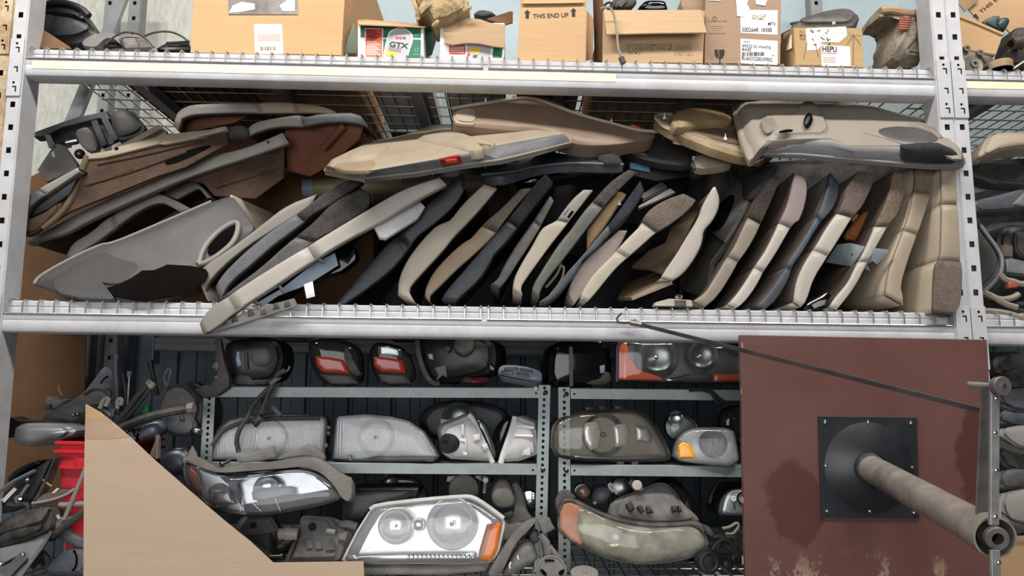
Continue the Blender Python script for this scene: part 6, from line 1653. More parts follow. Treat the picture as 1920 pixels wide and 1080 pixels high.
for i in range(16):
    x_ = 560 + i * 37
    t.part('prism', slab(z('m', x_, 912, x_ + 10, 868, x_ + 28, 868, x_ + 18, 912), pl, .004, .003, .002, off=.018), 'chrome')
# dusty bracket lamp at the bottom
t = Thing('headlamp_housing', 'dusty grey lamp with a long curved rim at the bottom, right of chrome', 'headlamp', GL)
pl = FR(2.40, 6, 0, (970, 1060))
t.part('curved_rim', slab(z('w', 95, 1090, 180, 920, 300, 720, 480, 450, 620, 312, 740, 252, 830, 240, 832, 290, 740, 370, 600, 520, 480, 690, 400, 840, 290, 1090), pl, .05, .004, .006, 0, 1), 'dusty_grey')
t.part('lens_shell', slab(z('w', 300, 1090, 420, 850, 560, 640, 650, 575, 770, 570, 800, 680, 850, 820, 760, 900, 690, 940, 560, 1020, 430, 1090), FR(2.43, 6), .06, .02, .012, 44, 1), 'dusty_grey')
t.part('bracket', slab(z('w', 832, 290, 930, 205, 1008, 240, 1050, 330, 1085, 395, 1040, 430, 925, 490, 870, 400), pl, .03, .004, .006, 40), 'dusty_grey')
t.part('bracket_shade', slab(z('w', 700, 540, 740, 430, 830, 410, 870, 520, 860, 600, 780, 620), FR(2.44), .03, .005, .006, 30, 1), 'slate')  # slate slab standing in for the shade behind the bracket
t.part('strut', MB().tube(pth('w', 2.42, 880, 480, 960, 600, 985, 800), .012, 8), 'dusty_grey')
t.part('strut', MB().tube(pth('w', 2.42, 1000, 650, 1060, 730, 1140, 820), .009, 8), 'dusty_grey')
t.part('strut', MB().tube(pth('w', 2.43, 860, 560, 890, 700, 895, 820), .006, 8), 'dusty_grey')
tubes(t, 'wire', [pth('w', 2.39, 450, 880, 425, 920, 435, 970), pth('w', 2.39, 540, 780, 555, 840)], .0025, 'paper_white')
t = Thing('round_cover', 'grey round cover with three slots at the bottom edge', 'lamp cap')
pl = FR(2.385, 14, 0, (1033, 1070))
cc = pl.at(z('w', 1035, 1010)[0])
t.part('disc', MB().lathe(cc, pl.n, [(-.03, .044), (-.004, .046), (0, .045), (.002, .040), (0, .037), (.004, .012), (.004, .001)], 36, True, True), 'dusty_grey')
for a in ((930, 850, 1000, 835, 1080, 845, 1075, 870, 1000, 862, 935, 875), (860, 985, 900, 975, 970, 1040, 960, 1090, 900, 1050), (1130, 1020, 1215, 975, 1225, 1000, 1190, 1070, 1150, 1070)):
    t.part('slot', slab(z('w', *a), pl, .002, 0, .0005, 24, 1, .006), 'hole_dark')
t = Thing('round_cover', 'pale grey flat cap lying on the wire deck at the bottom', 'lamp cap')
cc = P(*z('w', 1510, 1030)[0], 2.39)
t.part('cap', MB().lathe(cc, (0, -.32, 1), [(-.04, .040), (-.006, .042), (0, .041), (.001, .036), (.001, .001)], 30, True, True), 'grey_light')
t.part('knob', MB().lathe(cc + V((0, -.002, .001)), (0, -.32, 1), [(0, .008), (.004, .006), (.004, .001)], 10, False, True), 'grey_light')
# harness
t = Thing('wire_harness', 'black wiring harness hanging in front of the left clear headlamp', 'cable')
tubes(t, 'cable', [pth('j', 2.52, 790, 285, 740, 310, 705, 370, 660, 480, 612, 600)], .009, 'dusty_black')
tubes(t, 'cable', [pth('j', 2.525, 700, 380, 640, 450, 560, 530, 520, 620, 460, 710, 435, 790, 455, 880)], .008, 'dusty_black')
tubes(t, 'bare_lead', [pth('j', 2.52, 770, 295, 810, 290, 822, 255)], .003, 'cable_tan')
t.part('connector', slab(z('j', 528, 645, 595, 602, 632, 640, 600, 665, 570, 702), FR(2.505), .025, .004, .004, 24), 'black_plastic')
t.part('torn_tape', slab(z('j', 665, 380, 700, 345, 770, 335, 740, 360, 690, 392), FR(2.51), .006, .002, .002), 'dusty_grey')
t.part('stub', MB().tube(pth('j', 2.56, 700, 548, 755, 612), .009, 8), 'slate_dusty')
t = Thing('black_bracket', 'black fan-shaped bracket hooked on the left shelf post', 'bracket')
t.part('plate', slab(z('j', 130, 430, 240, 410, 300, 330, 280, 60, 320, 60, 350, 230, 385, 330, 385, 410, 300, 470, 200, 490), FR(2.535), .02, .003, .004, 50), 'dusty_black')
t.part('clip', slab(z('j', 255, 260, 290, 215, 320, 240, 300, 290), FR(2.53), .012, .003, .003, 24), 'slate_dusty')
t.part('clip', slab(z('j', 270, 330, 310, 320, 312, 345, 280, 350), FR(2.53), .012, .003, .003, 24), 'dusty_grey')
# ------------------------------------------------------------------ lower level: left pile
GJ = 'loose plastic parts in the lower left pile'
t = Thing('cardboard_sheet', 'brown cardboard sheet standing behind the lower left pile', 'cardboard')
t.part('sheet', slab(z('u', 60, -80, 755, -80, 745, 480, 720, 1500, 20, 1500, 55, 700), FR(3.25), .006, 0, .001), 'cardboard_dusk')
upright('second grey rear upright behind the lower left pile', P(232, 0, 3.42).x - .08, .045, .06, m='rack_back', back=True)
t = Thing('fender_liner', 'dark arched wheel liner leaning behind the cut cardboard tip', 'car part', GJ)
pl = PL((75, 785, 2.62), (195, 690, 2.86), (210, 750, 2.80))
t.part('liner', slab(z('u', 350, 722, 500, 640, 720, 512, 800, 420, 915, 258, 960, 262, 1012, 335, 1020, 480, 1000, 570, 860, 645, 640, 765, 480, 745), pl, .02, .012, .008, 60, 1), 'slate_dusty')
t.part('arch_lip', MB().tube(sm([pl.at(q, .012) for q in z('u', 740, 520, 800, 480, 860, 470, 920, 485, 960, 530)], 2, False), .006, 6), 'dusty_black')
t.part('wheel_cut', slab(z('u', 640, 760, 720, 680, 800, 600, 860, 585, 885, 620, 850, 690, 760, 770), pl, .01, .006, .006, 36, 1, .014), 'fibre_brown')
t.part('vent_slot', MB().tube(sm([pl.at(q, .010) for q in z('u', 885, 420, 920, 370, 950, 355)], 2, False), .003, 6), 'hole_dark')
for q in ((648, 695), (684, 686)):
    t.part('rivet', MB().ball(pl.at(z('u', *q)[0], .014), .006, 6), 'chrome')
t = Thing('bumper_bracket', 'grey broken bracket in front of the brown cardboard sheet', 'car part', GJ)
t.part('bracket', slab(z('u', 385, 640, 400, 540, 440, 530, 480, 570, 560, 555, 600, 560, 540, 620, 450, 660), FR(2.78), .04, .008, .006, 36), 'dusty_grey')
t.part('peg', slab(z('u', 390, 640, 395, 600, 440, 600, 440, 640), FR(2.76), .02, .003, .003), 'dusty_black')
tubes(t, 'wire', [pth('u', 2.76, 545, 525, 520, 480, 515, 435)], .0025, 'cable_tan')
t = Thing('wing_mirror', 'silver wing mirror shell at the left edge above the red crate', 'wing mirror', GM)
pl = FR(2.52, 0, -8, (90, 800))
t.part('shell', slab(z('u', 118, 950, 122, 860, 135, 800, 165, 768, 400, 766, 560, 782, 690, 815, 650, 875, 530, 920, 380, 965, 220, 985), pl, .1, .035, .015, 60, 1), 'silver_paint')
t.part('black_back', slab(z('u', 30, 740, 70, 712, 150, 745, 420, 740, 560, 770, 420, 768, 165, 768, 125, 850, 60, 900, 25, 880), FR(2.56), .08, .006, .008, 50), 'black_plastic')
t.part('glass_side', slab(z('u', 560, 780, 740, 800, 745, 900, 620, 930, 690, 815), FR(2.57), .06, .006, .008, 36), 'black_gloss')
# wipers and bars
for i, (a, r, m, Y, lab) in enumerate((((1010, 790, 1120, 660, 1200, 540, 1330, 405), .010, 'rubber', 2.50, 'black wiper arm rising from the cardboard tip to the right'),
                                     ((1035, 805, 1150, 690, 1250, 560, 1345, 430), .007, 'black_plastic', 2.49, 'black wiper blade just under the rising arm'),
                                     ((1055, 815, 1150, 770, 1350, 695, 1690, 635), .013, 'dusty_black', 2.47, 'long dusty wiper blade lying across the grey housing'),
                                     ((1322, 235, 1350, 360, 1385, 520), .008, 'rubber', 2.70, 'short black rod standing against the back wall'),
                                     ((1022, 180, 1015, 300, 1030, 420, 1035, 930), .013, 'slate', 2.66, 'grey hooked arm standing beside the dark wheel liner'),
                                     ((1140, 330, 1130, 480, 1110, 930), .006, 'bolt', 2.68, 'thin steel rod with a flat head in the pile'),
                                     ((1040, 200, 1080, 340, 1110, 500, 1095, 930), .005, 'slate_dusty', 2.70, 'thin bent wire arm behind the steel rod'),
                                     ((1460, 420, 1440, 360, 1480, 285, 1510, 300, 1480, 420, 1420, 560), .005, 'slate_dusty', 2.66, 'looped wire arm behind the green connector'))):
    t = Thing('wiper_arm', lab, 'wiper arm', 'wiper arms in the lower left pile')
    path = pth('u', Y, *a)
    t.part('arm', MB().tube(sm(path, 2, False), r, 8), m)
    e = path[0] if i > 2 else path[-1]
    d = (path[0] - path[1]).normalized() if i > 2 else (path[-1] - path[-2]).normalized()
    t.part('end_cap', MB().tube([e - d * .012, e + d * .008], r * 1.35, 8), 'dusty_grey' if i < 3 or i == 5 else m)
t = Thing('hook_pair', 'two grey hooked clips above the cardboard tip', 'clip', GJ)
tubes(t, 'hook', [pth('u', 2.52, 880, 640, 915, 560, 945, 545, 960, 565, 935, 620)], .008, 'dusty_grey')
tubes(t, 'hook', [pth('u', 2.52, 1035, 640, 1035, 570, 1055, 548, 1075, 565, 1065, 610)], .007, 'dusty_grey')
tubes(t, 'cable', [pth('u', 2.53, 890, 650, 940, 660, 990, 720, 1000, 640), pth('u', 2.53, 930, 490, 955, 480, 965, 510, 940, 560)], .008, 'slate')
t = Thing('green_connector', 'small bright green plastic connector in the pile', 'connector')
t.part('block', slab(z('u', 1238, 660, 1240, 622, 1262, 612, 1306, 615, 1306, 688, 1240, 692), FR(2.56), .03, .003, .003), 'green_plastic')
t.part('notch', slab(z('u', 1246, 660, 1248, 640, 1266, 640, 1266, 660), FR(2.556), .004, 0, .001), 'print_green')
tubes(t, 'lead', [pth('u', 2.57, 1240, 680, 1150, 680, 1020, 680)], .005, 'dusty_grey')
t = Thing('wing_mirror', 'blue grey wing mirror with a broken glass corner, right of cardboard', 'wing mirror', GM)
pl = FR(2.50, 0, 10, (280, 800))
t.part('shell', slab(z('u', 1225, 800, 1300, 765, 1400, 740, 1432, 780, 1440, 830, 1400, 880, 1300, 915, 1200, 935), pl, .08, .02, .012, 44, 1), 'shell_blue')
t.part('glass_corner', slab(z('u', 1120, 850, 1160, 840, 1195, 905, 1160, 925), FR(2.49), .006, .001, .002), 'blue_film')
t.part('bezel', slab(z('u', 1095, 850, 1215, 810, 1235, 850, 1195, 930, 1130, 900), FR(2.50), .03, .003, .005, 30), 'black_gloss')
t = Thing('headlamp_housing', 'dusty grey lamp housing left of the slotted post, above the crate', 'headlamp', GL)
pl = FR(2.58, 5, 0, (340, 780))
t.part('housing', slab(z('u', 1390, 640, 1440, 510, 1470, 440, 1560, 410, 1640, 415, 1700, 455, 1790, 565, 1780, 740, 1700, 878, 1550, 892, 1430, 845), pl, .18, .03, .02, 54, 1), 'dusty_grey')
t.part('lower_face', slab(z('u', 1430, 700, 1560, 680, 1720, 720, 1740, 800, 1690, 870, 1560, 880, 1440, 830), pl, .02, .012, .010, 40, 1, .02), 'slate')
t.part('seam', MB().tube(sm([pl.at(q, .02) for q in z('u', 1475, 470, 1540, 440, 1640, 445, 1700, 490, 1740, 590)], 2, False), .005, 6), 'dusty_black')
t.part('clip', slab(z('u', 1570, 700, 1610, 690, 1625, 740, 1585, 745), pl, .01, .003, .003, off=.036), 'dusty_black')
t.part('clear_tip', MB().ball(P(*z('u', 1735, 840)[0], 2.56), (.02, .02, .016), 7), 'reflector_dim')
t.part('top_edge', slab(z('u', 1650, 410, 1720, 405, 1790, 440, 1850, 430, 1870, 470, 1700, 470), FR(2.62), .03, .003, .005, 36), 'black_plastic')
t = Thing('mirror_shell', 'dark navy rounded shell behind the broken headlamp', 'car part', GJ)
pl = FR(2.54, 5, 5, (335, 860))
t.part('shell', slab(z('u', 1395, 1090, 1430, 1020, 1500, 982, 1590, 968, 1650, 1000, 1700, 1090, 1690, 1200, 1500, 1250, 1420, 1180), pl, .1, .03, .02, 44, 1), 'shell_navy')
t.part('blue_patch', slab(z('u', 1590, 1100, 1625, 1060, 1650, 1110, 1630, 1150), pl, .01, .004, .003, 24, 1, .03), 'shell_blue')
t = Thing('lamp_fin', 'thin dusty fin standing behind the cut cardboard slope', 'car part', GJ)
t.part('fin', slab(z('u', 1310, 1060, 1385, 865, 1400, 900, 1400, 1080, 1340, 1090), FR(2.46), .012, .004, .004, 30), 'fin_brown')
t.part('ridge', MB().tube(pth('u', 2.455, 1385, 870, 1380, 1080), .005, 6), 'dusty_grey')
# red crate
t = Thing('plastic_crate', 'red plastic crate half hidden behind the cut cardboard', 'crate')
Yc = 2.50


def crow(y, inset, out=0.0):
    a, b = P(113 + inset, y, Yc), P(236 - inset, y + 2, Yc)
    return [V((a.x - out, Yc - out, a.z)), V((b.x + out, Yc - out, b.z)), V((b.x + out, Yc + .24 + out, b.z)), V((a.x - out, Yc + .24 + out, a.z))]


t.part('walls', MB().loft([crow(828, 0), crow(846, 2), crow(876, 2), crow(920, 4), crow(985, 9), crow(1040, 12)], True, False, True), 'red_crate', solid=.004, smooth=False)
t.part('rim', MB().loft([crow(827, 0, .006), crow(829, 0, .011), crow(832, 0, .011), crow(834, 0, .002)], True), 'red_crate', solid=.002, smooth=False)
t.part('ledge', MB().loft([crow(842, 1, .001), crow(844, 1, .014), crow(848, 1, .014), crow(850, 2, .001)], True), 'red_crate', solid=.002, smooth=False)
t.part('ledge', MB().loft([crow(873, 2, .001), crow(875, 2, .016), crow(878, 2, .016), crow(880, 3, .001)], True), 'red_crate', solid=.002, smooth=False)
t.part('grip', slab(z('s', 575, 235, 580, 165, 690, 165, 690, 250), FR(Yc - .012), .012, .002, .003), 'red_crate')
# black mirror parts in front of the crate
t = Thing('wing_mirror', 'black mirror foot with shiny green-black shell at the left edge', 'wing mirror', GM)
pl = FR(2.46, 0, -10, (50, 900))
t.part('shell', slab(z('s', 45, 345, 80, 290, 130, 245, 200, 205, 260, 182, 315, 176, 322, 195, 260, 240, 160, 300, 60, 365), pl, .06, .014, .01, 44, 1), 'black_gloss')
t.part('triangle_foot', slab(z('s', 235, 520, 280, 450, 340, 340, 420, 150, 425, 165, 380, 290, 300, 470, 255, 525), pl, .03, .004, .004, 40, 0, .012), 'dusty_black')
t.part('mount_plate', slab(z('s', -30, 600, -10, 470, 60, 400, 150, 330, 250, 265, 310, 215, 400, 160, 330, 330, 240, 500, 190, 540, 60, 590), pl, .03, .004, .006, 50, 0, .004), 'black_plastic')
t.part('white_label', slab(z('s', 10, 488, 108, 390, 132, 405, 32, 510), pl, .001, .0004, .0003, off=.012), 'paper_white')
for q in ((152, 480, .013), (222, 326, .008)):
    t.part('bolt', MB().lathe(pl.at(z('s', q[0], q[1])[0], .010), pl.n, [(0, q[2]), (.006, q[2]), (.010, q[2] * .5), (.011, .001)], 12, True, True), 'chrome')
tubes(t, 'cable', [pth('s', 2.42, 60, 525, 130, 540, 200, 515, 228, 545, 200, 590, 150, 615, 40, 660, 0, 690)], .009, 'rubber')
t.part('rib', MB().tube(pth('s', 2.44, 165, 450, 220, 370), .005, 6), 'dusty_grey')
t.part('rim', MB().tube(pth('s', 2.44, 0, 420, 120, 335, 270, 260), .006, 6), 'slate_dusty')
t = Thing('mirror_cover', 'leaf-shaped dusty mirror cover leaning on the red crate', 'car part', GJ)
pl = FR(2.45, 35, 0, (100, 930))
t.part('cover', slab(z('s', 250, 512, 300, 452, 440, 402, 582, 400, 540, 432, 470, 462, 400, 492, 300, 515), pl, .012, .006, .005, 44, 1), 'fibre_grey')
t.part('edge', MB().tube(sm([pl.at(q, .006) for q in z('s', 250, 514, 320, 505, 420, 484, 520, 445, 582, 402)], 2, False), .005, 6), 'grey_light')
t.part('tab', slab(z('s', 400, 435, 445, 392, 462, 398, 420, 438), pl, .004, .001, .001, off=.012), 'ivory')
tubes(t, 'cord', [pth('s', 2.44, 335, 330, 370, 360, 402, 382)], .003, 'cable_tan')
t = Thing('wing_mirror', 'large dusty black wing mirror lying at the left edge', 'wing mirror', GM)
pl = FR(2.42, 12, -5, (50, 980))
t.part('shell', slab(z('s', -60, 760, 0, 690, 110, 610, 210, 545, 370, 520, 425, 550, 400, 690, 380, 720, 300, 762, 0, 862, -60, 870), pl, .12, .03, .02, 54, 1), 'dusty_black')
t.part('seam', MB().tube(sm([pl.at(q, .026) for q in z('s', -10, 755, 180, 700, 340, 655, 370, 610, 390, 560)], 2, False), .005, 6), 'black_plastic')
t.part('screw', MB().lathe(pl.at(z('s', 350, 632)[0], .024), pl.n, [(0, .006), (.004, .005), (.004, .001)], 10, True, True), 'bolt')
t = Thing('mirror_plate', 'grey triangular mirror plate at the bottom left corner', 'car part', GJ)
pl = FR(2.38, 30, 0, (40, 1050))
t.part('plate', slab(z('s', -40, 870, 200, 810, 400, 730, 335, 840, 230, 980, 150, 1090, -40, 1090), pl, .014, .003, .006, 40), 'plate_grey')
t.part('stay', MB().tube([pl.at(q, .016) for q in z('s', 10, 1000, 100, 950, 180, 915)], .005, 6), 'black_plastic')
t.part('arm', MB().bar(pl.at(z('s', 40, 1080)[0], .016), pl.at(z('s', 190, 925)[0], .016), .03, .012, V((0, -1, .3))), 'slate')
for q in ((8, 990), (180, 915)):
    t.part('ball_stud', MB().ball(pl.at(z('s', *q)[0], .02), .008, 7), 'chrome')
t.part('rim', MB().tube([pl.at(q, .004) for q in z('s', 400, 732, 335, 842, 230, 982, 150, 1090)], .006, 6), 'slate_dusty')
t = Thing('pull_rod', 'long grey rod leaning on the front of the red crate', 'rod')
t.part('rod', MB().tube(pth('s', 2.44, 500, 640, 560, 500, 672, 230), .007, 8), 'grey_light')
t.part('knuckle', slab(z('s', 400, 720, 410, 660, 450, 620, 500, 640, 490, 680, 440, 730), FR(2.44), .03, .006, .006, 30, 1), 'dusty_grey')
t.part('clip', MB().tube(pth('s', 2.43, 445, 605, 462, 635), .005, 6), 'ivory')
t = Thing('strap', 'pale grey strap looped across the lower front of the red crate', 'strap')
t.part('strap', MB().tube(sm(pth('s', 2.45, 465, 520, 500, 530, 560, 520, 670, 520), 2, False), .009, 8), 'grey_light')
t.part('loop', MB().tube(sm(pth('s', 2.44, 540, 640, 590, 615, 640, 575, 670, 560), 2, False), .007, 8), 'grey_light')
t = Thing('wiper_arm', 'dark wiper arm crossing below the red crate', 'wiper arm', 'wiper arms in the lower left pile')
t.part('arm', MB().tube(sm(pth('s', 2.43, 400, 770, 500, 700, 600, 620, 680, 560), 2, False), .012, 8), 'dusty_black')
t.part('end_cap', MB().tube(pth('s', 2.43, 385, 782, 405, 768), .015, 8), 'black_plastic')
t = Thing('grey_hose', 'short grey hose behind the cardboard edge', 'hose', GJ)
t.part('hose', MB().tube(sm(pth('s', 2.50, 490, 740, 560, 780, 660, 840, 720, 880), 2, False), .020, 12), 'slate_dusty')
t.part('elbow', MB().ball(P(*z('s', 620, 720)[0], 2.54), (.03, .03, .03), 8), 'slate_dusty')
t = Thing('mirror_shell', 'dark grey shell with a curved slot beside the cardboard edge', 'car part', GJ)
pl = FR(2.44, 25, 0, (120, 1060))
t.part('shell', slab(z('s', 310, 1060, 400, 960, 500, 865, 600, 845, 700, 860, 700, 1060, 480, 1075), pl, .05, .014, .014, 44, 1), 'slate')
t.part('slot', MB().tube(sm([pl.at(q, .015) for q in z('s', 575, 880, 600, 930, 590, 1010, 560, 1040)], 2, False), .003, 6), 'hole_dark')
t = Thing('wire_clump', 'purple brown wire tangle above the dark shell at the bottom left', 'cable')
tubes(t, 'wire', [pth('s', 2.44, 280, 980, 320, 900, 360, 940, 380, 1000, 330, 1010), pth('s', 2.45, 250, 1010, 300, 960, 350, 980), pth('s', 2.45, 330, 890, 390, 960)], .008, 'wire_brown')
# cut cardboard in the foreground
t = Thing('cardboard_sheet', 'large cut cardboard sheet with a sloping edge in the foreground', 'cardboard')
pc = FR(2.27, 3, 0, (400, 1080))
foot = [(157, 1085), (682, 1085)]
t.part('sheet', slab(z('u', 752, 600, 880, 670, 1010, 775, 1150, 895, 1340, 1075) + z('l', 120, 400, 400, 640, 600, 800, 785, 972, 1518, 962, 1525, 1100) + [(684, 1300), (155, 1300), (157, 900)], pc, .005, 0, .0008), 'cardboard_sheet', smooth=False)
t.part('fold_tip', slab(z('u', 753, 602, 880, 672, 990, 752, 980, 765, 752, 720), pc, .0012, 0, .0003, off=.0010), 'cardboard_pale')
t.part('tape_band', slab(z('u', 752, 720, 975, 765, 1145, 885, 980, 905, 754, 905), pc, .0008, 0, .0002, off=.0008), 'tape_tan2')

# ------------------------------------------------------------------ brown board with pipe
t = Thing('brown_board', 'dark brown board with scraped paint standing before the shelves', 'board')
Yb = 2.16
pB = FR(Yb, 0, 0)
q0, q1 = pB.at((1388, 628)), pB.at((1851, 637))
xa, xb = q0.x, pB.at((1838, 1000)).x
t.part('board', MB().ext([V((pB.at((1388, 628)).x, Yb, q0.z)), V((q1.x, Yb, q1.z)), V((pB.at((1848, 1080)).x, Yb, .0)), V((pB.at((1392, 1080)).x - .01, Yb, .0))], (0, .02, 0)), 'brown_board', smooth=False, bevel=.0015)
for a in ((1390, 640, 1393, 660), (1391, 930, 1394, 945), (1391, 1040, 1394, 1060), (1389, 728, 1391, 740)):
    t.part('chipped_edge', slab([(a[0], a[1]), (a[2], a[1] + 4), (a[2] + 1, a[3] - 3), (a[0], a[3])], pB, .001, 0, .0003, off=.0008), 'chip')
t = Thing('pipe_flange', 'square black flange plate with screws and a domed centre on board', 'flange')
pF = FR(Yb - .006)
t.part('plate', slab(z('o', 333, 432, 733, 437, 742, 846, 345, 842), pF, .006, 0, .001), 'flange_black', smooth=False)
cF = pF.at(z('o', 540, 640)[0])
t.part('dome', MB().lathe(cF, (0, -1, 0), [(0, .122), (.005, .112), (.013, .094), (.022, .072), (.028, .050), (.030, .038)], 44, False, False), 'flange_black')
for a in ((360, 457), (535, 457), (708, 460), (363, 633), (712, 638), (368, 816), (541, 816), (720, 822)):
    t.part('screw', MB().lathe(pF.at(z('o', *a)[0], .0005), (0, -1, 0), [(0, .0055), (.003, .005), (.0048, .0025), (.005, .0005)], 12, False, True), 'chrome')
t = Thing('steel_pipe', 'steel pipe jutting from the flange toward the viewer', 'pipe')
pa, pe = P(1632, 878, Yb - .045), P(1866, 1008, 1.50)
d = (pe - pa).normalized()
t.part('pipe', MB().lathe(pa, d, [(0, .036), ((pe - pa).length * .9, .036), ((pe - pa).length * .9 + .004, .039), ((pe - pa).length, .039), ((pe - pa).length, .0355), ((pe - pa).length - .25, .0345)], 36, True, True), 'pipe_steel')
t.part('collar', MB().lathe(pa, d, [(-.004, .040), (.012, .040), (.014, .037)], 30, True, False), 'dusty_black')
t.part('inner_bushing', MB().lathe(pe - d * .02, d, [(0, .022), (.028, .022), (.030, .020), (.030, .011), (-.01, .011)], 26, True, False), 'bare_steel')
t.part('bore', MB().lathe(pe - d * .012, d, [(0, .0108), (.001, .0005)], 18, False, True), 'hole_dark')
t = Thing('roller_lever', 'upright steel arm with a roller, fixed across the pipe end', 'steel arm')
ya = 1.50
a0, a1 = P(1866, 712, ya), P(1868, 1005, ya - .02)
pm1 = [P(1853, 735, ya - .01), P(1875, 735, ya - .01), P(1874, 1000, ya - .03), P(1856, 1000, ya - .03)]
t.part('front_bar', MB().ext([P(1859, 722, ya - .01), P(1875, 722, ya - .01), P(1874, 985, ya - .03), P(1857, 985, ya - .03)], (0, .008, 0)), 'bar_steel', smooth=False, bevel=.001)
t.part('side_web', slab(z('t', 148, 215, 186, 228, 190, 866, 120, 805, 136, 420), FR(ya + .03, 0, 8, (1850, 850)), .004, 0, .001), 'bare_steel', smooth=False)
t.part('lower_bar', MB().ext([P(1859, 1032, ya - .03), P(1876, 1032, ya - .03), P(1880, 1200, ya - .03), P(1862, 1200, ya - .03)], (0, .008, 0)), 'bar_steel', smooth=False, bevel=.001)
rc = P(1874, 724, ya - .02)
t.part('roller', MB().lathe(rc, (.12, -1, 0), [(-.006, .0175), (.008, .0185), (.010, .017), (.010, .006), (.010, .001)], 26, True, True), 'roller_dark')
t.part('roller_pin', MB().tube([rc + V((-.022, .06, .004)), rc + V((0, -.002, 0))], .006, 10), 'bar_steel')
t.part('axle_bolt', MB().lathe(rc + V((.001, -.010, 0)), (.12, -1, 0), [(0, .005), (.004, .005), (.004, .001)], 8, False, True), 'chrome')
for a in ((205, 298), (200, 448), (206, 615), (201, 818)):
    t.part('screw', MB().lathe(P(*z('t', *a)[0], ya - .013 - .017 * (a[1] - 250) / 600), (0, -1, 0), [(0, .0042), (.003, .0036), (.004, .001)], 10, True, True), 'chrome')
t.part('screw', MB().lathe(P(*z('t', 216, 1020)[0], ya - .031), (0, -1, 0), [(0, .0042), (.003, .0036), (.004, .001)], 10, True, True), 'chrome')
t = Thing('pull_rod', 'dark flat rod slanting from the beam hook down to the steel arm', 'rod')
ra, rb = P(1190, 606, 2.375), P(1846, 771, 1.58)
t.part('rod', MB().bar(ra, rb, .005, .0115, V((0, 0, 1))), 'rod_dark', smooth=False, bevel=.001)
tubes(t, 'hook', [[P(1166, 587, 2.37), P(1155, 597, 2.37), P(1160, 605, 2.37), P(1175, 606, 2.37), P(1192, 600, 2.372)]], .003, 'rod_dark')
t.part('eye', MB().tube([ra + V((-.012, 0, .002)), ra + V((.02, -.02, -.006))], .009, 8), 'bare_steel')

# ------------------------------------------------------------------ right-hand bay
GR = 'parts in the right-hand bay'
t = carton('plain tan carton tilted behind the right uprights', [(1795, 22), (1882, 62), (1867, 104), (1793, 92)], 2.47, .2, 'cardboard_pale', None, 'cartons in the right-hand bay')
t.part('top_edge', slab(z('v', 172, 145, 420, 230, 655, 330, 668, 350, 640, 355, 400, 250, 180, 165), FR(2.465), .02, .001, .002), 'cardboard_pale')
t = Thing('cardboard_box', 'tan carton marked THIS END, tipped on its corner in the right bay', 'cardboard box', 'cartons in the right-hand bay')
pq = FR(2.62, 0, 0)
t.part('front_board', slab(z('v', 205, -20, 420, 230, 560, 160, 864, 480, 1200, 600, 1300, 0, 900, -200, 420, -100), pq, .005, 0, .001), 'cardboard_pale')
t.part('side_board', slab(z('v', 200, 35, 220, -40, 420, -40, 410, 0, 270, 120), PL((1797, 5, 2.6), (1812, 22, 2.61), (1836, -4, 2.60)), .005, 0, .001), 'cardboard_tan')
words_on(t, 'THIS END', z('v', 432, 138)[0], z('v', 690, -70)[0], pq, 'ink', None, 6.5, .001)
quad_on(t, 'printed_arrow', z('v', 345, 160, 372, 135, 395, 165, 385, 150, 412, 185, 395, 192, 372, 168, 355, 185), pq, 'ink', .001)
t = Thing('trim_arch', 'dark green curved trim behind the plain tan carton, right bay', 'car part', GR)
t.part('arch', slab(z('v', 440, 235, 480, 190, 560, 155, 640, 160, 570, 270, 590, 310), FR(2.56), .05, .01, .008, 36, 1), 'slate_blue')
t.part('inside', slab(z('v', 570, 275, 600, 200, 650, 168, 705, 180, 722, 215, 690, 290, 660, 325), FR(2.57), .05, .01, .008, 36, 1), 'teal_black')
t = Thing('steering_part', 'dark steel knuckle with a ringed bushing at the right edge', 'car part', GR)
t.part('bushing', MB().tube(pth('v', 2.44, 735, 440, 760, 435, 765, 435, 790, 430, 795, 430, 830, 425), [.022, .022, .020, .022, .020, .026], 18), 'rust_dark')
t.part('bore', MB().lathe(P(*z('v', 732, 438)[0], 2.435), (-.8, -.6, 0), [(0, .012), (.001, .001)], 14, False, True), 'hole_dark')
t.part('body', slab(z('v', 740, 350, 780, 280, 840, 255, 950, 260, 1000, 600, 900, 700, 740, 690, 600, 620, 690, 560, 720, 480), FR(2.48), .08, .02, .015, 50, 1), 'knuckle')
t.part('rod', MB().tube(pth('v', 2.43, 740, 712, 870, 625), .007, 8), 'bolt')
t = Thing('wheel_hub', 'dusty steel hub lying at the front of the right bay top shelf', 'car part', GR)
t.part('plate', slab(z('v', 195, 700, 200, 490, 250, 490, 330, 520, 420, 545, 520, 560, 590, 600, 560, 680, 450, 715), FR(2.46), .08, .01, .01, 46, 1), 'hub_grey')
hc = P(*z('v', 345, 665)[0], 2.43)
t.part('hub', MB().lathe(hc, (.1, -1, .2), [(-.02, .034), (.004, .034), (.008, .030), (.006, .016), (.014, .014), (.014, .007), (.006, .006), (.006, .001)], 28, True, True), 'hub_grey')
for a in ((285, 492), (420, 535)):
    t.part('bolt_boss', MB().lathe(P(*z('v', *a)[0], 2.445), (0, -1, 0), [(-.01, .012), (.004, .011), (.004, .005), (0, .004), (0, .001)], 14, True, True), 'hub_grey')
t.part('rib', MB().bar(P(*z('v', 420, 550)[0], 2.44), P(*z('v', 480, 640)[0], 2.44), .006, .006), 'rust_dark')
t = Thing('bushing', 'orange brown round bushing at the front of the right bay top shelf', 'car part', GR)
t.part('ring', MB().lathe(P(*z('v', 632, 705)[0], 2.43), (0, 0, 1), [(0, .034), (.022, .036), (.026, .034), (.026, .001)], 24, True, True), 'pad_tan')
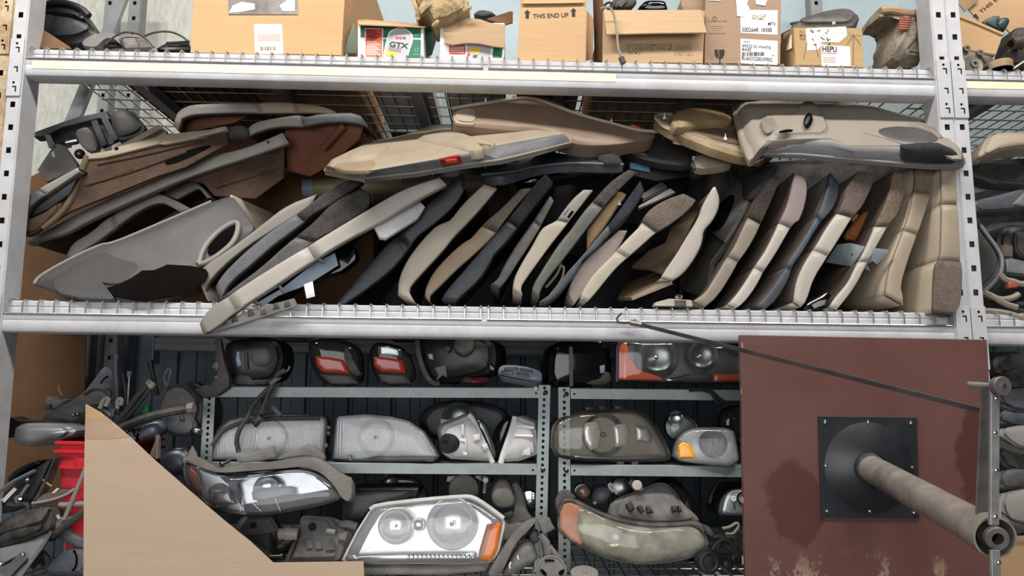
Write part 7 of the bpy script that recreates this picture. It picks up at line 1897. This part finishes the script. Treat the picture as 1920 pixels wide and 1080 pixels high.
t.part('lip', MB().lathe(P(*z('v', 632, 705)[0], 2.43), (0, 0, 1), [(0, .037), (.006, .037)], 24, True, True), 'tan')
# right bay, middle
t = Thing('armrest', 'beige armrest at the right edge of the middle shelf', 'armrest', GR)
pr = FR(2.46, 15, 0, (1880, 280))
t.part('top', slab(z('G', 115, 152, 140, 95, 170, 42, 220, 16, 400, 20, 480, 40, 480, 110, 369, 98, 280, 110, 200, 130, 172, 118, 155, 155), pr, .06, .012, .014, 60, 1), 'beige')
t.part('underside', slab(z('G', 200, 128, 280, 108, 400, 98, 400, 125, 300, 118), FR(2.49), .02, .002, .003), 'orange_felt')
t = Thing('door_card', 'dark panel lying under the beige armrest in the right bay', 'door panel', GR)
t.part('panel', slab(z('G', 70, 195, 180, 180, 420, 195, 420, 300, 200, 290, 75, 245), FR(2.56, 25), .04, .008, .01, 40, 1), 'charcoal')
t.part('lip', MB().tube(pth('G', 2.55, 75, 245, 200, 288, 400, 298), .006, 6), 'grey_dark')
t = Thing('door_card', 'dark grey panel edge above the black gap in the right bay', 'door panel', GR)
t.part('panel', slab(z('G', 75, 390, 180, 365, 420, 305, 420, 425, 200, 445, 90, 450), FR(2.52, 10), .05, .008, .012, 40, 1), 'slate')
t.part('film_sliver', slab(z('G', 75, 312, 198, 326, 80, 352), FR(2.60), .003, 0, .001), 'blue_film', smooth=False)
t.part('worn_corner', slab(z('G', 300, 410, 369, 340, 400, 340, 400, 420), FR(2.51, 10), .01, .003, .004, 24), 'slate_dusty')
t = Thing('door_card', 'round ended black panel leaning on the right upright', 'door panel', GR)
pr = PL((1822, 395, 2.60), (1878, 490, 2.46), (1824, 555, 2.50))
t.part('panel', slab(z('G', 82, 435, 110, 470, 150, 540, 200, 600, 242, 660, 256, 720, 242, 790, 200, 840, 140, 890, 90, 895, 60, 700), pr, .03, .012, .012, 54, 1), 'charcoal')
t.part('rim', MB().tube(sm([pr.at(q, .006) for q in z('G', 85, 435, 150, 540, 242, 660, 256, 720, 242, 790, 140, 890)], 2, False), .007, 8), 'slate_dusty')
t = Thing('black_bag', 'black crumpled part behind the cables in the right bay', 'car part', GR)
t.part('body', slab(z('G', 215, 600, 240, 530, 320, 505, 420, 520, 430, 700, 300, 710, 230, 680), FR(2.66), .1, .03, .02, 44, 1), 'black_plastic')
t.part('fold', slab(z('G', 310, 560, 369, 545, 420, 580, 420, 690, 330, 690), FR(2.62), .02, .01, .006, 30, 1), 'dusty_black')
t = Thing('relay_box', 'small brown relay with grey plate behind the cables', 'car part', GR)
t.part('relay', slab(z('G', 255, 640, 262, 620, 312, 628, 310, 690, 258, 688), FR(2.56), .03, .003, .003), 'carpet_brown')
t.part('plate', slab(z('G', 255, 700, 300, 690, 420, 720, 420, 780, 270, 765), FR(2.52, 20), .02, .003, .004), 'slate_dusty')
t = Thing('cable_bundle', 'dirty cream cables coiled on the right bay deck', 'cable')
tubes(t, 'cable', [pth('G', 2.44, 240, 780, 270, 810, 310, 815, 340, 830, 400, 830), pth('G', 2.44, 150, 880, 190, 895, 250, 915, 310, 905, 340, 885), pth('G', 2.43, 155, 875, 210, 900, 260, 935, 330, 955)], .010, 'cable_tan')
tubes(t, 'cable', [pth('G', 2.42, 120, 970, 200, 975, 280, 985, 369, 1015, 430, 1030)], .010, 'cable_tan')
tubes(t, 'cable', [pth('G', 2.46, 120, 950, 220, 930, 320, 945, 420, 940), pth('G', 2.45, 130, 985, 240, 960, 400, 985)], .012, 'rubber')
t.part('plug', slab(z('G', 285, 825, 300, 815, 340, 820, 338, 850, 292, 852), FR(2.43), .02, .003, .003), 'plug_red')
# right bay, lower: soft grey parts
for i, (a, Y, m, lab) in enumerate(((( 180, 120, 260, 90, 420, 110, 420, 200, 300, 215, 200, 190), 2.62, 'charcoal', 'black folded trim at the top of the lower right stack'),
                                   ((200, 190, 300, 150, 420, 170, 420, 260, 300, 270, 210, 250), 2.58, 'dusty_black', 'dark trim second in the lower right stack'),
                                   ((195, 265, 270, 250, 420, 240, 420, 365, 300, 360, 215, 330), 2.54, 'slate_dusty', 'blue grey padded trim third in the lower right stack'),
                                   ((195, 340, 280, 365, 420, 350, 420, 430, 300, 425, 205, 410), 2.52, 'slate', 'slate padded trim fourth in the lower right stack'),
                                   ((200, 430, 290, 410, 420, 395, 420, 540, 310, 530, 230, 480), 2.50, 'grey_light', 'pale grey padded trim in the middle of the lower right stack'),
                                   ((200, 480, 240, 470, 300, 545, 420, 570, 420, 640, 260, 620, 205, 560), 2.54, 'dusty_black', 'dark wrinkled trim under the pale grey pad'),
                                   ((200, 620, 300, 590, 420, 580, 420, 680, 300, 700, 205, 700), 2.51, 'grey_dark', 'dark grey padded trim low in the lower right stack'),
                                   ((205, 720, 300, 690, 420, 660, 420, 870, 300, 860, 230, 840), 2.48, 'grey_light', 'large pale grey pad lowest in the lower right stack'))):
    t = Thing('padded_trim', lab, 'car part', 'padded trims stacked at lower right')
    pr = FR(Y, 20, 0, (1890, 620 + a[1] / 2.348))
    t.part('pad', slab(z('t', *a), pr, .12, .02, .02, 44, 1), m)
    t.part('seam', MB().tube(sm([pr.at(q, .012) for q in z('t', a[0] + 12, a[1] + (a[-1] - a[1]) * .6, (a[0] + 420) / 2, a[-5] - 14 if len(a) > 10 else a[-3], 418, a[7] - 22)], 2, False), .003, 6), 'dusty_black')
t = Thing('cardboard_box', 'open tan carton at the bottom right corner', 'cardboard box', 'cartons in the right-hand bay')
t.part('front_board', slab(z('t', 85, 930, 420, 920, 420, 1300, 90, 1300), FR(2.36), .006, 0, .001), 'cardboard_pale', smooth=False)
t.part('top_edge', slab(z('t', 85, 935, 90, 915, 420, 905, 420, 930), FR(2.355), .02, .001, .002), 'cardboard_dull')

for lab, Y_, pts_, m_ in (('added black panel darkening the back of the right bay, middle shelf', 3.05, [(1790, 610), (1790, 330), (1830, 300), (1990, 290), (2010, 610)], 'black_plastic'), ('added black panel darkening the back of the right bay, lower level', 3.0, [(1690, 1100), (1700, 690), (1740, 660), (1980, 655), (2000, 1100)], 'black_plastic')):
    t = Thing('door_card', lab, 'door panel', GR)  # panels added to darken the pale wall of this bay
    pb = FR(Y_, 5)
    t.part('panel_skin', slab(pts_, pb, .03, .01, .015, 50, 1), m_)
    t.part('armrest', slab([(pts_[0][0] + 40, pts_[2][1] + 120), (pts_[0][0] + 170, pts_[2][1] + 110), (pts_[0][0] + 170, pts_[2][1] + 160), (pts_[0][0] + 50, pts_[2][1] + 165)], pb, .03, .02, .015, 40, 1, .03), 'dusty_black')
finish()
